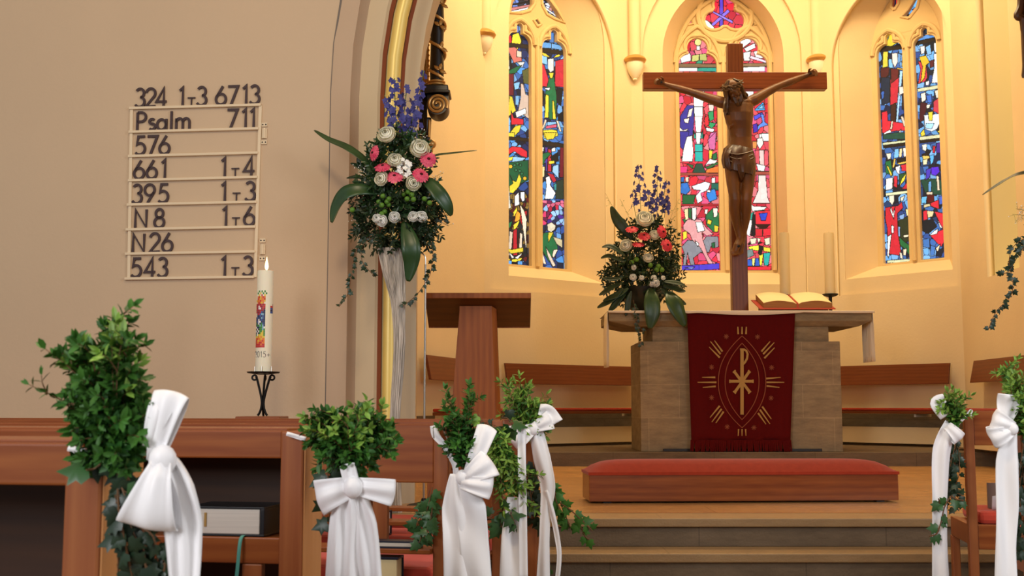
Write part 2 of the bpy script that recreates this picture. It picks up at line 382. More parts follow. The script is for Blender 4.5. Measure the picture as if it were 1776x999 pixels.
class Facet:
    def __init__(s, A, B):
        s.A = Vector(A); s.B = Vector(B); s.d = (s.B-s.A).normalized(); s.n = Vector((-s.d.y, s.d.x)); s.len = (s.B-s.A).length
    def pt(s, u, z, w=0):
        q = s.A+s.d*u+s.n*w; return Vector((q.x, q.y, z))
    def uz(s, x, y, w=0):
        r = ray(x, y); r2 = Vector((r.x, r.y)); t = (w+s.A.dot(s.n))/r2.dot(s.n); p = r2*t
        return (p-s.A).dot(s.d), EYE+r.z*t
WA, WB, WC, WD, WE, WG = (-.95, 10.6), (-.312, 12.8), (1.528, 14.2), (3.82, 14.2), (5.09, 12.8), (4.80, 7.6)
def arch(u0, u1, zb, zs, r, n=14):
    """outline of a pointed arch opening, counter-clockwise from bottom left"""
    r = max(r, (u1-u0)/2+1e-3); c = (u0+u1)/2; pts = [(u0, zb), (u1, zb)]
    cr = u1-r; a1 = math.acos((c-cr)/r)
    R = [(cr+r*cos(a1*i/n), zs+r*sin(a1*i/n)) for i in range(n+1)]
    Lf = [(2*c-x, z) for x, z in R[:-1]][::-1]
    return pts+R+Lf
def head(u0, u1, zb, zs, rl, rt, ht, n=8):
    """lancet light with a three-lobed cusped head; sizes as shares of the width"""
    W = u1-u0; rl *= W; rt *= W; zt = zs+ht*W; c = (u0+u1)/2
    pts = [(u0, zb), (u1, zb)]
    cl = (u1-rl, zs); dx, dz = c-cl[0], zt-zs; d = sqrt(dx*dx+dz*dz)
    if d < rl+rt and d > abs(rl-rt):
        a = (rl*rl-rt*rt+d*d)/(2*d); h = sqrt(max(rl*rl-a*a, 0))
        X = (cl[0]+dx/d*a+dz/d*h, zs+dz/d*a-dx/d*h)
        a1 = atan2(X[1]-zs, X[0]-cl[0]); b0 = atan2(X[1]-zt, X[0]-c)
    else: a1 = pi/2; b0 = 0
    R = [(cl[0]+rl*cos(a1*i/n), zs+rl*sin(a1*i/n)) for i in range(n+1)]
    if b0 == 0: R.append((c+rt, zs+rl))
    R += [(c+rt*cos(b0+(pi/2-b0)*i/n), zt+rt*sin(b0+(pi/2-b0)*i/n)) for i in range(n+1)]
    return pts+R+[(2*c-x, z) for x, z in R[:-1]][::-1]
def circ(c, r, n=20, a0=0, a1=2*pi): return [(c[0]+r*cos(a0+(a1-a0)*i/n), c[1]+r*sin(a0+(a1-a0)*i/n)) for i in range(n)]
def trefoil(c, R, r, rot=pi/2, n=10):
    pts = []
    for k in range(3):
        a = rot+2*pi*k/3; q = (c[0]+R*cos(a), c[1]+R*sin(a))
        pts += [(q[0]+r*cos(a-1.95+3.9*i/n), q[1]+r*sin(a-1.95+3.9*i/n)) for i in range(n+1)]
    return pts
W_N, W_F = .06, .46
PANES = []   # (facet, pane parent, u0, u1, z0, z1, name)
def window(idx, F, wallname, niche, splay, frame, lights, extra):
    xf = lambda u, z, w: F.pt(u, z, w)
    wall = plate([[(0, .4), (F.len, .4), (F.len, 8), (0, 8)], niche], W_N, xf)
    struct(wall, wallname, 'plaster', origin=F.pt(0, 0, 0))
    t = thing('window_%d' % idx, None, None, F.pt((niche[0][0]+niche[1][0])/2, niche[0][1], 0)); t['kind'] = 'structure'
    g = .12; c = (niche[0][0]+niche[1][0])/2
    big = [(c+(u-c)*1.04, z if i > 1 else z-.05) for i, (u, z) in enumerate(niche)]
    plate([big, splay], .02, lambda u, z, w: F.pt(u, z, w+W_N)).build('niche_panel', 'plaster', t, smooth=False)
    mb = MB(); mb.loft([[F.pt(u, z, W_N+.02) for u, z in splay], [F.pt(u, z, W_F+.02) for u, z in frame]]); mb.build('window_splay', 'plaster', t, angle=30)
    c2 = (frame[0][0]+frame[1][0])/2; z2 = frame[0][1]
    fr = [(c2+(u-c2)*1.05, z2-.04+(z-z2)*1.01) for u, z in frame]
    holes = [l for l in lights]+[e for e, _ in extra]
    plate([fr]+holes, .11, lambda u, z, w: F.pt(u, z, W_F+w), 0).build('tracery', 'tracery', t, smooth=False, bevel=.018, bseg=3)
    mb = MB()
    for l in holes:                                    # rounded roll mouldings around the openings
        cu = sum(p[0] for p in l)/len(l); k = 2 if l in lights else 0
        pts = [F.pt(u, z, W_F-.005) for u, z in l[k:]]
        q = [(u+(-1 if u < cu else 1)*.035, z+.03) for u, z in l[k:]] if k else [(cu+(u-cu)*1.16, z) for u, z in l]
        mb.tube([F.pt(u, z, W_F-.002) for u, z in q]+([] if k else [F.pt(q[0][0], q[0][1], W_F-.002)]), .022, 8)
    return t, mb
# ---- windows: read each opening off its own wall plane
FL, FC, FR = Facet(WB, WC), Facet(WC, WD), Facet(WD, WE)
def U(F, x, y, w): return F.uz(x, y, w)[0]
def Z(F, x, y, w): return F.uz(x, y, w)[1]
k = .00721
# centre
n0, n1 = U(FC, 1116, 300, 0), U(FC, 1396, 300, 0); nb = Z(FC, 1258, 518, 0); nz = Z(FC, 1258, 92, 0)
niche = arch(n0, n1, nb, nz, 1.36)
s0, s1 = U(FC, 1152, 300, W_N), U(FC, 1364, 300, W_N); splay = arch(s0, s1, Z(FC, 1258, 493, W_N), nz, 1.02)
f0, f1 = U(FC, 1172, 300, W_F), U(FC, 1344, 300, W_F); zb = Z(FC, 1258, 469, W_F); fz = Z(FC, 1258, 105, W_F)
frame = arch(f0, f1, zb-.02, fz, .98)
a0, a1, b0, b1 = [U(FC, x, 300, W_F) for x in (1180, 1247, 1269, 1336)]
hz = Z(FC, 1258, 112, W_F)
c1 = head(a0, a1, zb, hz, .31, .27, .45); c2 = head(b0, b1, zb, hz, .31, .27, .45)
tc = FC.uz(1257, 26, W_F)
tre = trefoil(tc, .145, .135)
e1, e2 = FC.uz(1196, 38, W_F), FC.uz(1313, 38, W_F)
eye1 = [(e1[0]-.035, e1[1]-.04), (e1[0]+.035, e1[1]-.03), (e1[0]+.02, e1[1]+.08)]
eye2 = [(e2[0]-.035, e2[1]-.03), (e2[0]+.035, e2[1]-.04), (e2[0]-.02, e2[1]+.08)]
WIN_C, mbt = window(2, FC, 'wall_apse_back', niche, splay, frame, [c1, c2], [(tre, 0), (eye1, 0), (eye2, 0)])
mbt.tube([FC.pt(u, z, W_F-.01) for u, z in circ(tc, .36, 40)]+[FC.pt(tc[0]+.36, tc[1], W_F-.01)], .034, 8)
for (q0, q1) in ((a0, a1), (b0, b1)):
    ar = arch(q0-.05, q1+.05, zb, hz+.02, .56, 10)[2:]; mbt.tube([FC.pt(u, z, W_F-.01) for u, z in ar], .03, 8)
ar = arch(f0+.03, f1-.03, zb, fz, .95, 14)[2:]; mbt.tube([FC.pt(f1-.03, zb, W_F-.01)]+[FC.pt(u, z, W_F-.01) for u, z in ar]+[FC.pt(f0+.03, zb, W_F-.01)], .03, 8)
mu = (a1+b0)/2; mbt.tube([FC.pt(mu, zb, W_F-.01), FC.pt(mu, hz+.1, W_F-.01)], .03, 8)
mbt.build('tracery_moulding', 'tracery', WIN_C)
PANES += [(FC, WIN_C, a0-.02, a1+.02, zb, c1[2:][0][1]+.48, 'C'), (FC, WIN_C, b0-.02, b1+.02, zb, hz+.48, 'C'),
          (FC, WIN_C, tc[0]-.3, tc[0]+.3, tc[1]-.26, tc[1]+.31, 'C'), (FC, WIN_C, e1[0]-.05, e1[0]+.05, e1[1]-.06, e1[1]+.1, 'C'), (FC, WIN_C, e2[0]-.05, e2[0]+.05, e2[1]-.06, e2[1]+.1, 'C')]
# sides
def side(idx, F, name, X, tops):
    n0, n1 = sorted((U(F, X['n'][0], 330, 0), U(F, X['n'][1], 330, 0))); nb = Z(F, X['n'][2], X['n'][3], 0); nz = Z(F, X['n'][2], X['n'][4], 0)
    niche = arch(n0, n1, nb, nz, (n1-n0)*.66)
    c = (U(F, X['l'][0], 330, W_F+.06)+U(F, X['l'][3], 330, W_F+.06))/2; h = (U(F, X['l'][3], 330, W_F+.06)-U(F, X['l'][0], 330, W_F+.06))/2
    zb = Z(F, X['b'][0], X['b'][1], W_F+.06)
    fz = Z(F, X['b'][0], X['b'][2], W_F)
    splay = arch(max(c-h-.30, n0+.05), min(c+h+.30, n1-.05), zb-.20, fz+.05, 1.15)
    frame = arch(c-h-.06, c+h+.06, zb-.02, fz, .98)
    a0, a1, b0, b1 = [U(F, x, 330, W_F+.06) for x in X['l']]
    hz = fz+.02
    l1 = head(a0, a1, zb, hz, .34, .13, .55); l2 = head(b0, b1, zb, hz, .34, .13, .55)
    ex = []
    for pts in tops:
        q = [F.uz(x, y, W_F+.06) for x, y in pts]
        ar = sum(q[i][0]*q[(i+1) % len(q)][1]-q[(i+1) % len(q)][0]*q[i][1] for i in range(len(q)))
        ex.append((q if ar > 0 else q[::-1], 0))
    t, mbt = window(idx, F, name, niche, splay, frame, [l1, l2], ex)
    for (q0, q1) in ((a0, a1), (b0, b1)):
        ar = arch(q0-.05, q1+.05, zb, hz, (q1-q0)*.7+.05, 10)[2:]; mbt.tube([F.pt(u, z, W_F-.01) for u, z in ar], .03, 8)
    mu = (a1+b0)/2; mbt.tube([F.pt(mu, zb, W_F-.01), F.pt(mu, hz+.1, W_F-.01)], .03, 8)
    mbt.build('tracery_moulding', 'tracery', t)
    nm = 'L' if idx == 1 else 'R'
    PANES.append((F, t, a0-.02, a1+.02, zb, hz+.38, nm)); PANES.append((F, t, b0-.02, b1+.02, zb, hz+.38, nm))
    for q, _ in ex:
        us = [p[0] for p in q]; zs = [p[1] for p in q]; PANES.append((F, t, min(us)-.02, max(us)+.02, min(zs)-.02, max(zs)+.02, nm))
    return t
WIN_L = side(1, FL, 'wall_apse_left', dict(n=(852, 1070, 945, 508, 92), l=(877, 917, 936, 978), b=(927, 463, 82)),
    [[(881, 25), (884, 5), (893, -14), (919, -18), (919, 8), (912, 20), (898, 25)], [(936, -8), (948, 2), (960, 20), (970, 41), (955, 34), (944, 27), (937, 12)], [(921, 38), (926, 34), (932, 44), (927, 48)]])
WIN_R = side(3, FR, 'wall_apse_right', dict(n=(1447, 1655, 1555, 505, 92), l=(1532, 1577, 1597, 1637), b=(1588, 453, 82)),
    [[(1551, 14), (1552, 0), (1562, -12), (1562, 8), (1556, 19)], [(1570, 31), (1580, 18), (1590, 0), (1598, -4), (1594, 16), (1582, 33)]])
# remaining chancel walls
mb = MB(); F = Facet(WA, WB); mb.hexa([F.pt(u, z, w_) for z in (.4, 8) for w_ in (0, .2) for u in (-.02, F.len)]); struct(mb, 'wall_chancel_northwest', 'plaster', origin=F.pt(0, 0, 0))
mb = MB(); mb.box(-1.25, -.95, 7.6, 10.62, .4, 8); struct(mb, 'wall_chancel_left', 'plaster')
FG = Facet(WE, WG)
wu = [U(FG, x, 330, 0) for x in (1706, 1762)]; wz0 = Z(FG, 1722, 478, 0)
wall = plate([[(0, .4), (FG.len, .4), (FG.len, 8), (0, 8)], arch(min(wu), max(wu), wz0, 5.6, (max(wu)-min(wu))*.8)], .08, lambda u, z, w_: FG.pt(u, z, w_)); struct(wall, 'wall_chancel_right', 'plaster', origin=FG.pt(0, 0, 0))
t4 = thing('window_4', None, None, FG.pt((wu[0]+wu[1])/2, wz0, 0)); t4['kind'] = 'structure'
a_ = arch(min(wu), max(wu), wz0, 5.6, (max(wu)-min(wu))*.8); c_ = (wu[0]+wu[1])/2
mb = MB(); mb.loft([[FG.pt(u, z, .08) for u, z in a_], [FG.pt(c_+(u-c_)*.72, z if z > wz0+.01 else z+.16, .6) for u, z in a_]], cap=False); mb.build('window_reveal', 'paleglass', t4, angle=30)
mb = MB(); mb.hexa([FG.pt(u, z, w_) for z in (wz0-.1, 7) for w_ in (.6, .62) for u in (min(wu)-.1, max(wu)+.1)]); mb.build('window_blind', 'paleglass', t4, smooth=False)
mb = MB(); mb.box(-1.6, 6, 7, 15.2, 8, 8.2); struct(mb, 'ceiling_chancel', 'plaster')
mb = MB(); mb.box(-6, 7, -4, 7, 7.4, 7.6); struct(mb, 'ceiling_nave', 'plaster_nave')
# ---- vaulting shafts on carved corbels
for (x, yt, yb, C, hw) in ((840, 60, 95, WB, .125), (1101, 104, 140, WC, .135), (1418, 103, 138, WD, .135), (1672, 50, 89, WE, .125)):
    Yc = C[1]-.05; X = (x-888)/FOC*Yc*1.0; zt = P(x, yt, Yc).z; zb_ = P(x, yb, Yc).z
    X = P(x, yt, Yc).x
    t = thing('trim_%d' % ([840, 1101, 1418, 1672].index(x)+1), None, None, (X, Yc, zb_)); t['kind'] = 'structure'
    mb = MB(); mb.tube([(X, Yc, zt+.02), (X, Yc, 8)], .074, 16); mb.build('vaulting_shaft', 'plaster', t)
    mb = MB(); mb.lathe([(.085, zt+.05), (hw, zt+.02), (hw+.012, zt-.005), (hw, zt-.03), (hw*.86, zt-.04)], (X, Yc, 0), 24); mb.build('corbel_ring', 'goldleaf', t)
    h = zt-.04-zb_
    mb = MB(); mb.lathe([(hw*.84, zt-.035), (hw*.80, zt-.04-h*.25), (hw*.62, zt-.04-h*.55), (hw*.34, zt-.04-h*.8), (hw*.2, zt-.04-h*.9), (hw*.22, zt-.04-h*.95), (.012, zb_)], (X, Yc, 0), 24); mb.build('corbel_cone', 'corbel', t)
# ---- chancel arch: hymn wall on its left, moulded jamb
WX, WY, WS = -1.108, 6.8, .105
def wally(x): return WY+(WX-x)*WS
AR, AX = 3.3, 1.95; AZ = 2.96; ACX = WX+AR
def arcpts(x, n=16):
    """vertical edge at x, then the arch curve to the crown"""
    r = ACX-x; a_end = math.acos(max(-1, min(1, (AX-ACX)/r)))
    return [(x, 0)]+[(ACX+r*cos(pi+(a_end-pi)*i/n), AZ+r*sin(pi+(a_end-pi)*i/n)) for i in range(n+1)]
poly = [(-6, 0)]+arcpts(WX+.03)+[(AX, 7.5), (-6, 7.5)]
w_ = plate([poly], .25, lambda u, z, w: Vector((u, wally(u)+w, z))); struct(w_, 'wall_hymn_board', 'plaster_nave', origin=(-3, 7, 0))
poly = [(2*AX-x, z) for x, z in poly][::-1]
w_ = plate([poly], .25, lambda u, z, w: Vector((u, WY+w, z))); struct(w_, 'wall_chancel_arch', 'plaster_nave', origin=(5, 7, 0))
def jx(x, Y): return (x-888)/FOC*Y*1.004
JP = [('jamb_front', 'plaster_shaded', [(568, 6.795), (572, 6.79), (602, 6.80), (610, 6.86), (618, 6.90)]),
      ('jamb_second_order', 'jamb_grey', [(618, 6.90), (650, 6.90), (655, 6.92)]),
      ('red_stripe', 'redline', [(655, 6.92), (662, 6.96)]),
      ('gilt_roll', 'gold', None),
      ('red_stripe', 'redline', [(690, 7.02), (696, 7.05)]),
      ('jamb_inner_order', 'jamb_grey', [(696, 7.05), (704, 7.07), (706, 7.085), (712, 7.10), (714, 7.115), (722, 7.13), (722.5, 7.32), (724, 7.62), (640, 7.62)])]
gx0, gx1 = jx(662, 6.96), jx(690, 7.02); gc = (gx0+gx1)/2; gr = (gx1-gx0)/2
roll = [(gc-gr*cos(pi*i/12), 6.99-gr*1.0*sin(pi*i/12)) for i in range(13)]
for side_ in (0, 1):
    t = thing('trim_%d' % (5+side_), None, None, (WX if side_ == 0 else 2*AX-WX, 6.8, 0)); t['kind'] = 'structure'
    for nm, m_, pr in JP:
        prof = roll if pr is None else [(jx(x, Y), Y) for x, Y in pr]
        mb = MB(); rings = []
        cols = [arcpts(x) for x, Y in prof]
        rows = [[Vector((c[i][0] if side_ == 0 else 2*AX-c[i][0], Y, c[i][1])) for c, (x, Y) in zip(cols, prof)] for i in range(len(cols[0]))]
        mb.grid(rows); mb.build(nm, m_, t, angle=50)
    mb = MB(); c0 = arcpts(WX-.006); c1_ = arcpts(WX+.006)
    mb.grid([[Vector((a[0] if side_ == 0 else 2*AX-a[0], wally(a[0])-.003 if side_ == 0 else 6.797, a[1])), Vector((b[0] if side_ == 0 else 2*AX-b[0], wally(b[0])-.003 if side_ == 0 else 6.797, b[1]))] for a, b in zip(c0, c1_)]); mb.build('painted_line', 'darkline', t, smooth=False)

for nm, F, u0, u1 in (('dark_band_left', Facet(WA, WB), .1, 2.2), ('dark_band_northwest', FL, .0, FL.len), ('dark_band_back', FC, 0, FC.len), ('dark_band_northeast', FR, 0, FR.len), ('dark_band_right', FG, 0, 4)):
    mb = MB(); mb.hexa([F.pt(u, z, w_) for z in (POD_Z, POD_Z+.36) for w_ in (-.045, -.002) for u in (u0, u1)]); struct(mb, nm, 'riser')  # dark stone-coloured strip along the wall foot, below the bench seats
# ================================================================== STAINED GLASS: leaded panes, one colour per piece of glass
class Paint:
    S = 3
    def __init__(s, x0, y0, x1, y1, seed, pal, cw=8, ch=10):
        s.x0, s.y0 = x0, y0; s.W = int((x1-x0)*s.S); s.H = int((y1-y0)*s.S)
        s.img = np.zeros((s.H, s.W, 3), np.float32)
        yy, xx = np.mgrid[0:s.H, 0:s.W]; s.px = x0+(xx+.5)/s.S; s.py = y0+(yy+.5)/s.S
        s.rng = np.random.RandomState(seed); s.voronoi(None, ['#ffffff', '#cfcfcf', '#ececec', '#b4b4b4'], 7.5, 10); s.frag = s.img.copy(); s.voronoi(None, pal, cw, ch); s.t(0, 0, 1)
    def t(s, ox, oy, sc): s.ox, s.oy, s.sc = ox, oy, sc; return s
    def c(s, pts): return [(s.ox+x/s.sc, s.oy+y/s.sc) for x, y in pts]
    def mask(s, pts):
        xs = [p[0] for p in pts]; ys = [p[1] for p in pts]
        i0 = max(0, int((min(ys)-s.y0)*s.S)-4); i1 = min(s.H, int((max(ys)-s.y0)*s.S)+5); j0 = max(0, int((min(xs)-s.x0)*s.S)-4); j1 = min(s.W, int((max(xs)-s.x0)*s.S)+5)
        X = s.px[i0:i1, j0:j1]; Y = s.py[i0:i1, j0:j1]; ins = np.zeros(X.shape, bool); d = np.full(X.shape, 99., np.float32); n = len(pts)
        for k in range(n):
            ax, ay = pts[k]; bx, by = pts[(k+1) % n]
            cond = (ay > Y) != (by > Y)
            xi = ax+(Y-ay)*(bx-ax)/((by-ay) if abs(by-ay) > 1e-9 else 1e-9); ins ^= cond & (X < xi)
            ll = (bx-ax)**2+(by-ay)**2+1e-9; tt = np.clip(((X-ax)*(bx-ax)+(Y-ay)*(by-ay))/ll, 0, 1)
            d = np.minimum(d, np.hypot(X-ax-tt*(bx-ax), Y-ay-tt*(by-ay)))
        return (slice(i0, i1), slice(j0, j1)), ins, d
    def p(s, col, *polys, lead=.55):
        for pts in polys:
            q = s.c(pts); sl, ins, d = s.mask(q)
            if sl[0].start >= sl[0].stop or sl[1].start >= sl[1].stop: continue
            im = s.img[sl]; cc = np.array(L(col)[:3], np.float32)*(.85+.3*s.rng.rand())
            im[ins] = cc*(.82+.22*np.maximum(s.frag[sl][ins], .3)); im[d < lead] = .006
    def voronoi(s, poly, pal, cw, ch):
        gx = int(s.W/s.S/cw)+4; gy = int(s.H/s.S/ch)+4
        jx_ = s.rng.rand(gy, gx)*.9; jy_ = s.rng.rand(gy, gx)*.9; pi_ = s.rng.randint(0, len(pal), (gy, gx)); br = .75+.45*s.rng.rand(gy, gx)
        cx = np.floor((s.px-s.x0)/cw).astype(int)+1; cy = np.floor((s.py-s.y0)/ch).astype(int)+1
        f1 = np.full(s.px.shape, 1e9); f2 = f1.copy(); idx = np.zeros(s.px.shape+(2,), int)
        for dy in (-1, 0, 1):
            for dx in (-1, 0, 1):
                iy = np.clip(cy+dy, 0, gy-1); ix = np.clip(cx+dx, 0, gx-1)
                X = s.x0+(ix-1+jx_[iy, ix])*cw; Y = s.y0+(iy-1+jy_[iy, ix])*ch
                dd = np.hypot(s.px-X, s.py-Y); nw = dd < f1
                f2 = np.where(nw, f1, np.minimum(f2, dd)); idx[nw] = np.stack([iy, ix], -1)[nw]; f1 = np.where(nw, dd, f1)
        P_ = np.array([L(c)[:3] for c in pal], np.float32); col = P_[pi_[idx[..., 0], idx[..., 1]]]*br[idx[..., 0], idx[..., 1]][..., None]
        col[(f2-f1) < .8] = .006
        if poly is None: s.img[:] = col
        else:
            sl, ins, d = s.mask(s.c(poly)); im = s.img[sl]; im[ins] = col[sl][ins]
    def v(s, pal, poly, cw=6, ch=7): s.voronoi(poly, pal, cw, ch)
    def at(s, X, Y):
        j = np.clip(((X-s.x0)*s.S).astype(int), 0, s.W-1); i = np.clip(((Y-s.y0)*s.S).astype(int), 0, s.H-1); return s.img[i, j]
WH, YE, GR, RD, SK, LB, BL, BK = '#fbf6f0', '#f2d63c', '#1c6e40', '#dc2838', '#f0d8bc', '#8cc4f0', '#3a6cc0', '#14151c'
BLUES = ['#3f6fb5', '#7ab4ea', '#1c2a55', '#4a90d4', '#18243c', '#2a4a8c', '#141c30']
REDS = ['#dc2438', '#e8505e', '#ee8088', '#e03a4c', '#e8384a', '#d02840', '#e0507c']
PT = {}
# ---- left window
g = Paint(865, -25, 990, 475, 4, BLUES, 10, 13); PT['L'] = g
g.v(['#9aa8d8', '#d8dcf0', '#c88a80', '#30303c', '#6a88d0'], [(865, -25), (990, -25), (990, 45), (865, 45)], 12, 5)
g.t(860, 0, 4.164)
g.p('#c87a78', [(80, 60), (250, 30), (250, 48), (80, 85)], [(315, 55), (460, 150), (460, 168), (315, 80)]); g.p(WH, [(80, 85), (250, 48), (250, 62), (80, 105)], [(315, 20), (440, 110), (440, 125), (315, 40)]); g.p(BK, [(110, 30), (250, 5), (250, 15), (110, 40)])
g.p(RD, [(75, 255), (110, 255), (120, 310), (75, 320)]); g.p(YE, [(120, 250), (165, 235), (185, 300), (150, 370), (110, 340)]); g.p('#7a8fd0', [(128, 185), (165, 185), (165, 235), (128, 235)])
g.p('#ef7f70', [(80, 345), (140, 340), (175, 380), (190, 440), (130, 455)]); g.p(SK, [(150, 365), (185, 370), (185, 415), (150, 410)]); g.p(BK, [(75, 360), (110, 420), (115, 500), (75, 520)])
g.p(WH, [(75, 410), (95, 420), (100, 500), (75, 505)], [(150, 450), (210, 445), (190, 490)]); g.p(GR, [(75, 520), (140, 485), (190, 470), (150, 520), (100, 560), (75, 555)])
g.p('#7a1f2c', [(75, 535), (130, 530), (130, 690), (75, 690)]); g.p('#5a5a30', [(190, 510), (238, 490), (238, 610), (200, 600)]); g.p(LB, [(130, 600), (175, 590), (165, 640), (135, 650)], [(140, 690), (170, 690), (165, 760), (140, 760)])
g.p('#e8c8b0', [(180, 600), (200, 610), (215, 680), (235, 690), (238, 860), (160, 800), (180, 700)]); g.p(GR, [(75, 690), (100, 690), (85, 850), (75, 850)]); g.p(YE, [(100, 690), (120, 700), (145, 800), (80, 850)])
g.p(WH, [(140, 810), (215, 780), (220, 820), (150, 850)]); g.p(RD, [(110, 800), (130, 850), (200, 860), (200, 900), (110, 900)]); g.p(YE, [(90, 970), (140, 910), (185, 900), (170, 950), (120, 995)])
g.p('#2c2018', [(75, 308), (240, 325), (240, 352), (75, 335)])
g.p('#5080c0', [(385, 235), (420, 235), (420, 310), (385, 310)]); g.p('#6aa8e0', [(320, 300), (400, 310), (400, 350), (320, 345)]); g.p('#7ab4e8', [(400, 310), (480, 330), (490, 362), (400, 350)])
g.p(LB, [(315, 395), (370, 405), (370, 470), (315, 450)]); g.p(YE, [(325, 375), (360, 385), (395, 415), (345, 405)], [(410, 420), (440, 395), (485, 385), (455, 410)])
g.p('#e03040', [(315, 450), (350, 470), (385, 590), (380, 630), (315, 620)], [(430, 440), (490, 425), (490, 630), (425, 625)]); g.p(BK, [(315, 640), (350, 660), (345, 730), (315, 720)], [(440, 630), (485, 640), (470, 760), (440, 740)], [(450, 830), (490, 800), (490, 880), (450, 870)])
g.p(GR, [(385, 560), (420, 555), (440, 700), (435, 870), (385, 860), (350, 700)]); g.p('#ece6dc', [(375, 425), (418, 420), (418, 510), (395, 525), (375, 495)]); g.p(YE, [(380, 525), (420, 525), (410, 560), (395, 570)], [(360, 680), (383, 690), (380, 850), (352, 850)], [(408, 725), (420, 730), (435, 860), (410, 860)])
g.p(WH, [(345, 640), (395, 630), (385, 655)]); g.p(LB, [(370, 880), (440, 880), (430, 910), (370, 905)]); g.p('#e05a78', [(360, 910), (440, 895), (440, 920), (360, 930)]); g.p(SK, [(355, 860), (370, 870), (345, 930), (330, 930)], [(435, 870), (450, 870), (475, 950), (460, 950)])
g.p(YE, [(340, 940), (400, 935), (440, 940), (450, 980), (400, 1000), (350, 1000)]); g.p('#2c2018', [(315, 345), (492, 368), (492, 398), (315, 372)])
g.t(860, 230, 3.993)
g.p(YE, [(80, 0), (130, 0), (130, 35), (80, 30)], [(335, 0), (420, 0), (400, 45), (350, 50)])
g.p(RD, [(70, 130), (110, 95), (170, 100), (218, 130), (218, 175), (170, 160), (130, 130), (90, 150)]); g.p(YE, [(65, 180), (130, 160), (130, 185), (70, 205)]); g.p('#9fd0f0', [(120, 165), (210, 175), (170, 205), (110, 205)])
g.p('#155a38', [(65, 210), (225, 190), (225, 330), (65, 400)])
for cx, cy, r_ in ((102, 235, 14), (75, 295, 12), (200, 317, 14)): g.p('#f0b830', circ((cx, cy), r_, 10))
for cx, cy in ((130, 225), (150, 215), (170, 225), (140, 260), (165, 265), (180, 285)): g.p('#2a7a50', circ((cx, cy), 10, 8))
g.p(YE, [(95, 290), (115, 330), (140, 340), (160, 285), (178, 320), (160, 375), (120, 420), (95, 415), (95, 370), (120, 350)])
g.v(['#301418', '#5a1a20', '#20242c', '#8a6a30'], [(65, 425), (228, 425), (228, 890), (65, 890)], 6, 8)
g.p('#ddd8c8', [(72, 380), (92, 380), (105, 520), (70, 540)]); g.p(WH, [(130, 440), (160, 410), (165, 500), (130, 510)]); g.p('#e8e8f0', [(170, 410), (200, 410), (200, 470), (185, 480), (170, 450)])
g.p('#c8202c', [(150, 560), (215, 540), (205, 690), (180, 640)]); g.p(SK, [(165, 490), (195, 540), (215, 600), (210, 700), (215, 840), (190, 690), (180, 600)]); g.p('#f09830', [(140, 530), (170, 560), (165, 610), (130, 620)])
g.p(GR, [(65, 640), (115, 610), (100, 660), (70, 665)]); g.p(YE, [(120, 550), (150, 510), (150, 540), (125, 590)], [(120, 640), (170, 600), (150, 650), (125, 680)]); g.p('#b01c2a', [(120, 680), (145, 660), (150, 850), (120, 850)])
g.p(SK, [(95, 680), (118, 690), (105, 850), (85, 850)], [(165, 690), (185, 700), (180, 830), (160, 830)]); g.p(YE, [(70, 800), (110, 810), (190, 795), (190, 825), (100, 840), (70, 825)], [(70, 850), (100, 880), (190, 865), (160, 895), (90, 895)])
g.p(WH, [(85, 820), (130, 865), (110, 872)], [(130, 865), (190, 830), (150, 878)]); g.p('#5a9ad8', [(65, 885), (110, 885), (110, 915), (65, 915)], [(150, 890), (185, 890), (185, 915), (150, 915)], [(70, 680), (90, 680), (88, 790), (70, 790)]); g.p(BK, [(110, 895), (150, 895), (150, 920), (110, 920)])
g.p('#2c2018', [(65, 25), (228, 40), (228, 62), (65, 48)])
g.p('#5a3a9a', [(340, 100), (360, 100), (355, 270), (345, 270)]); g.p('#c02a3a', [(360, 110), (385, 120), (385, 270), (360, 270)]); g.p(WH, [(385, 110), (410, 100), (415, 130), (385, 135)], [(305, 100), (335, 100), (330, 130), (305, 130)]); g.p(GR, [(305, 150), (360, 135), (385, 145), (340, 190), (330, 225), (305, 225)])
g.p(BK, [(375, 170), (430, 135), (435, 200), (400, 200)]); g.p(YE, [(365, 195), (405, 195), (405, 215), (365, 220)]); g.p('#9fc8f0', [(395, 230), (435, 220), (435, 320), (390, 270)]); g.p('#7a1c2c', [(445, 100), (470, 100), (468, 310), (440, 310)])
g.p('#f0e0a0', [(315, 235), (340, 235), (335, 310), (305, 310)]); g.p('#28382c', [(415, 340), (470, 320), (470, 460), (415, 460)]); g.p('#b82436', [(350, 275), (400, 290), (420, 330), (400, 350), (370, 300)]); g.p(WH, [(345, 310), (370, 300), (385, 340), (375, 360), (415, 420), (395, 460), (340, 460), (350, 370)])
g.p('#3a9a98', [(400, 360), (420, 350), (420, 400), (405, 400)])
g.v(['#d83a68', '#c02440', '#4a2a8a', '#9ac4f0', '#6a1c48', '#e86a8a', '#20284a'], [(300, 470), (470, 470), (470, 640), (300, 640)], 7, 8)
g.p(GR, [(310, 700), (360, 690), (400, 700), (430, 800), (400, 850), (370, 900), (330, 830), (305, 790)]); g.p('#f0e0c0', [(355, 635), (385, 620), (415, 645), (410, 670), (385, 690), (360, 680)]); g.p(YE, [(365, 690), (400, 690), (365, 760), (360, 720)], [(305, 720), (330, 690), (310, 790)])
g.p('#c8b890', [(395, 720), (460, 740), (460, 800), (420, 770)]); g.p(SK, [(345, 790), (370, 830), (415, 920), (395, 930), (360, 860)], [(305, 810), (325, 830), (350, 910), (330, 910)], [(400, 810), (430, 810), (400, 870), (390, 850)])
g.p('#2c2018', [(300, 58), (472, 78), (472, 104), (300, 84)])
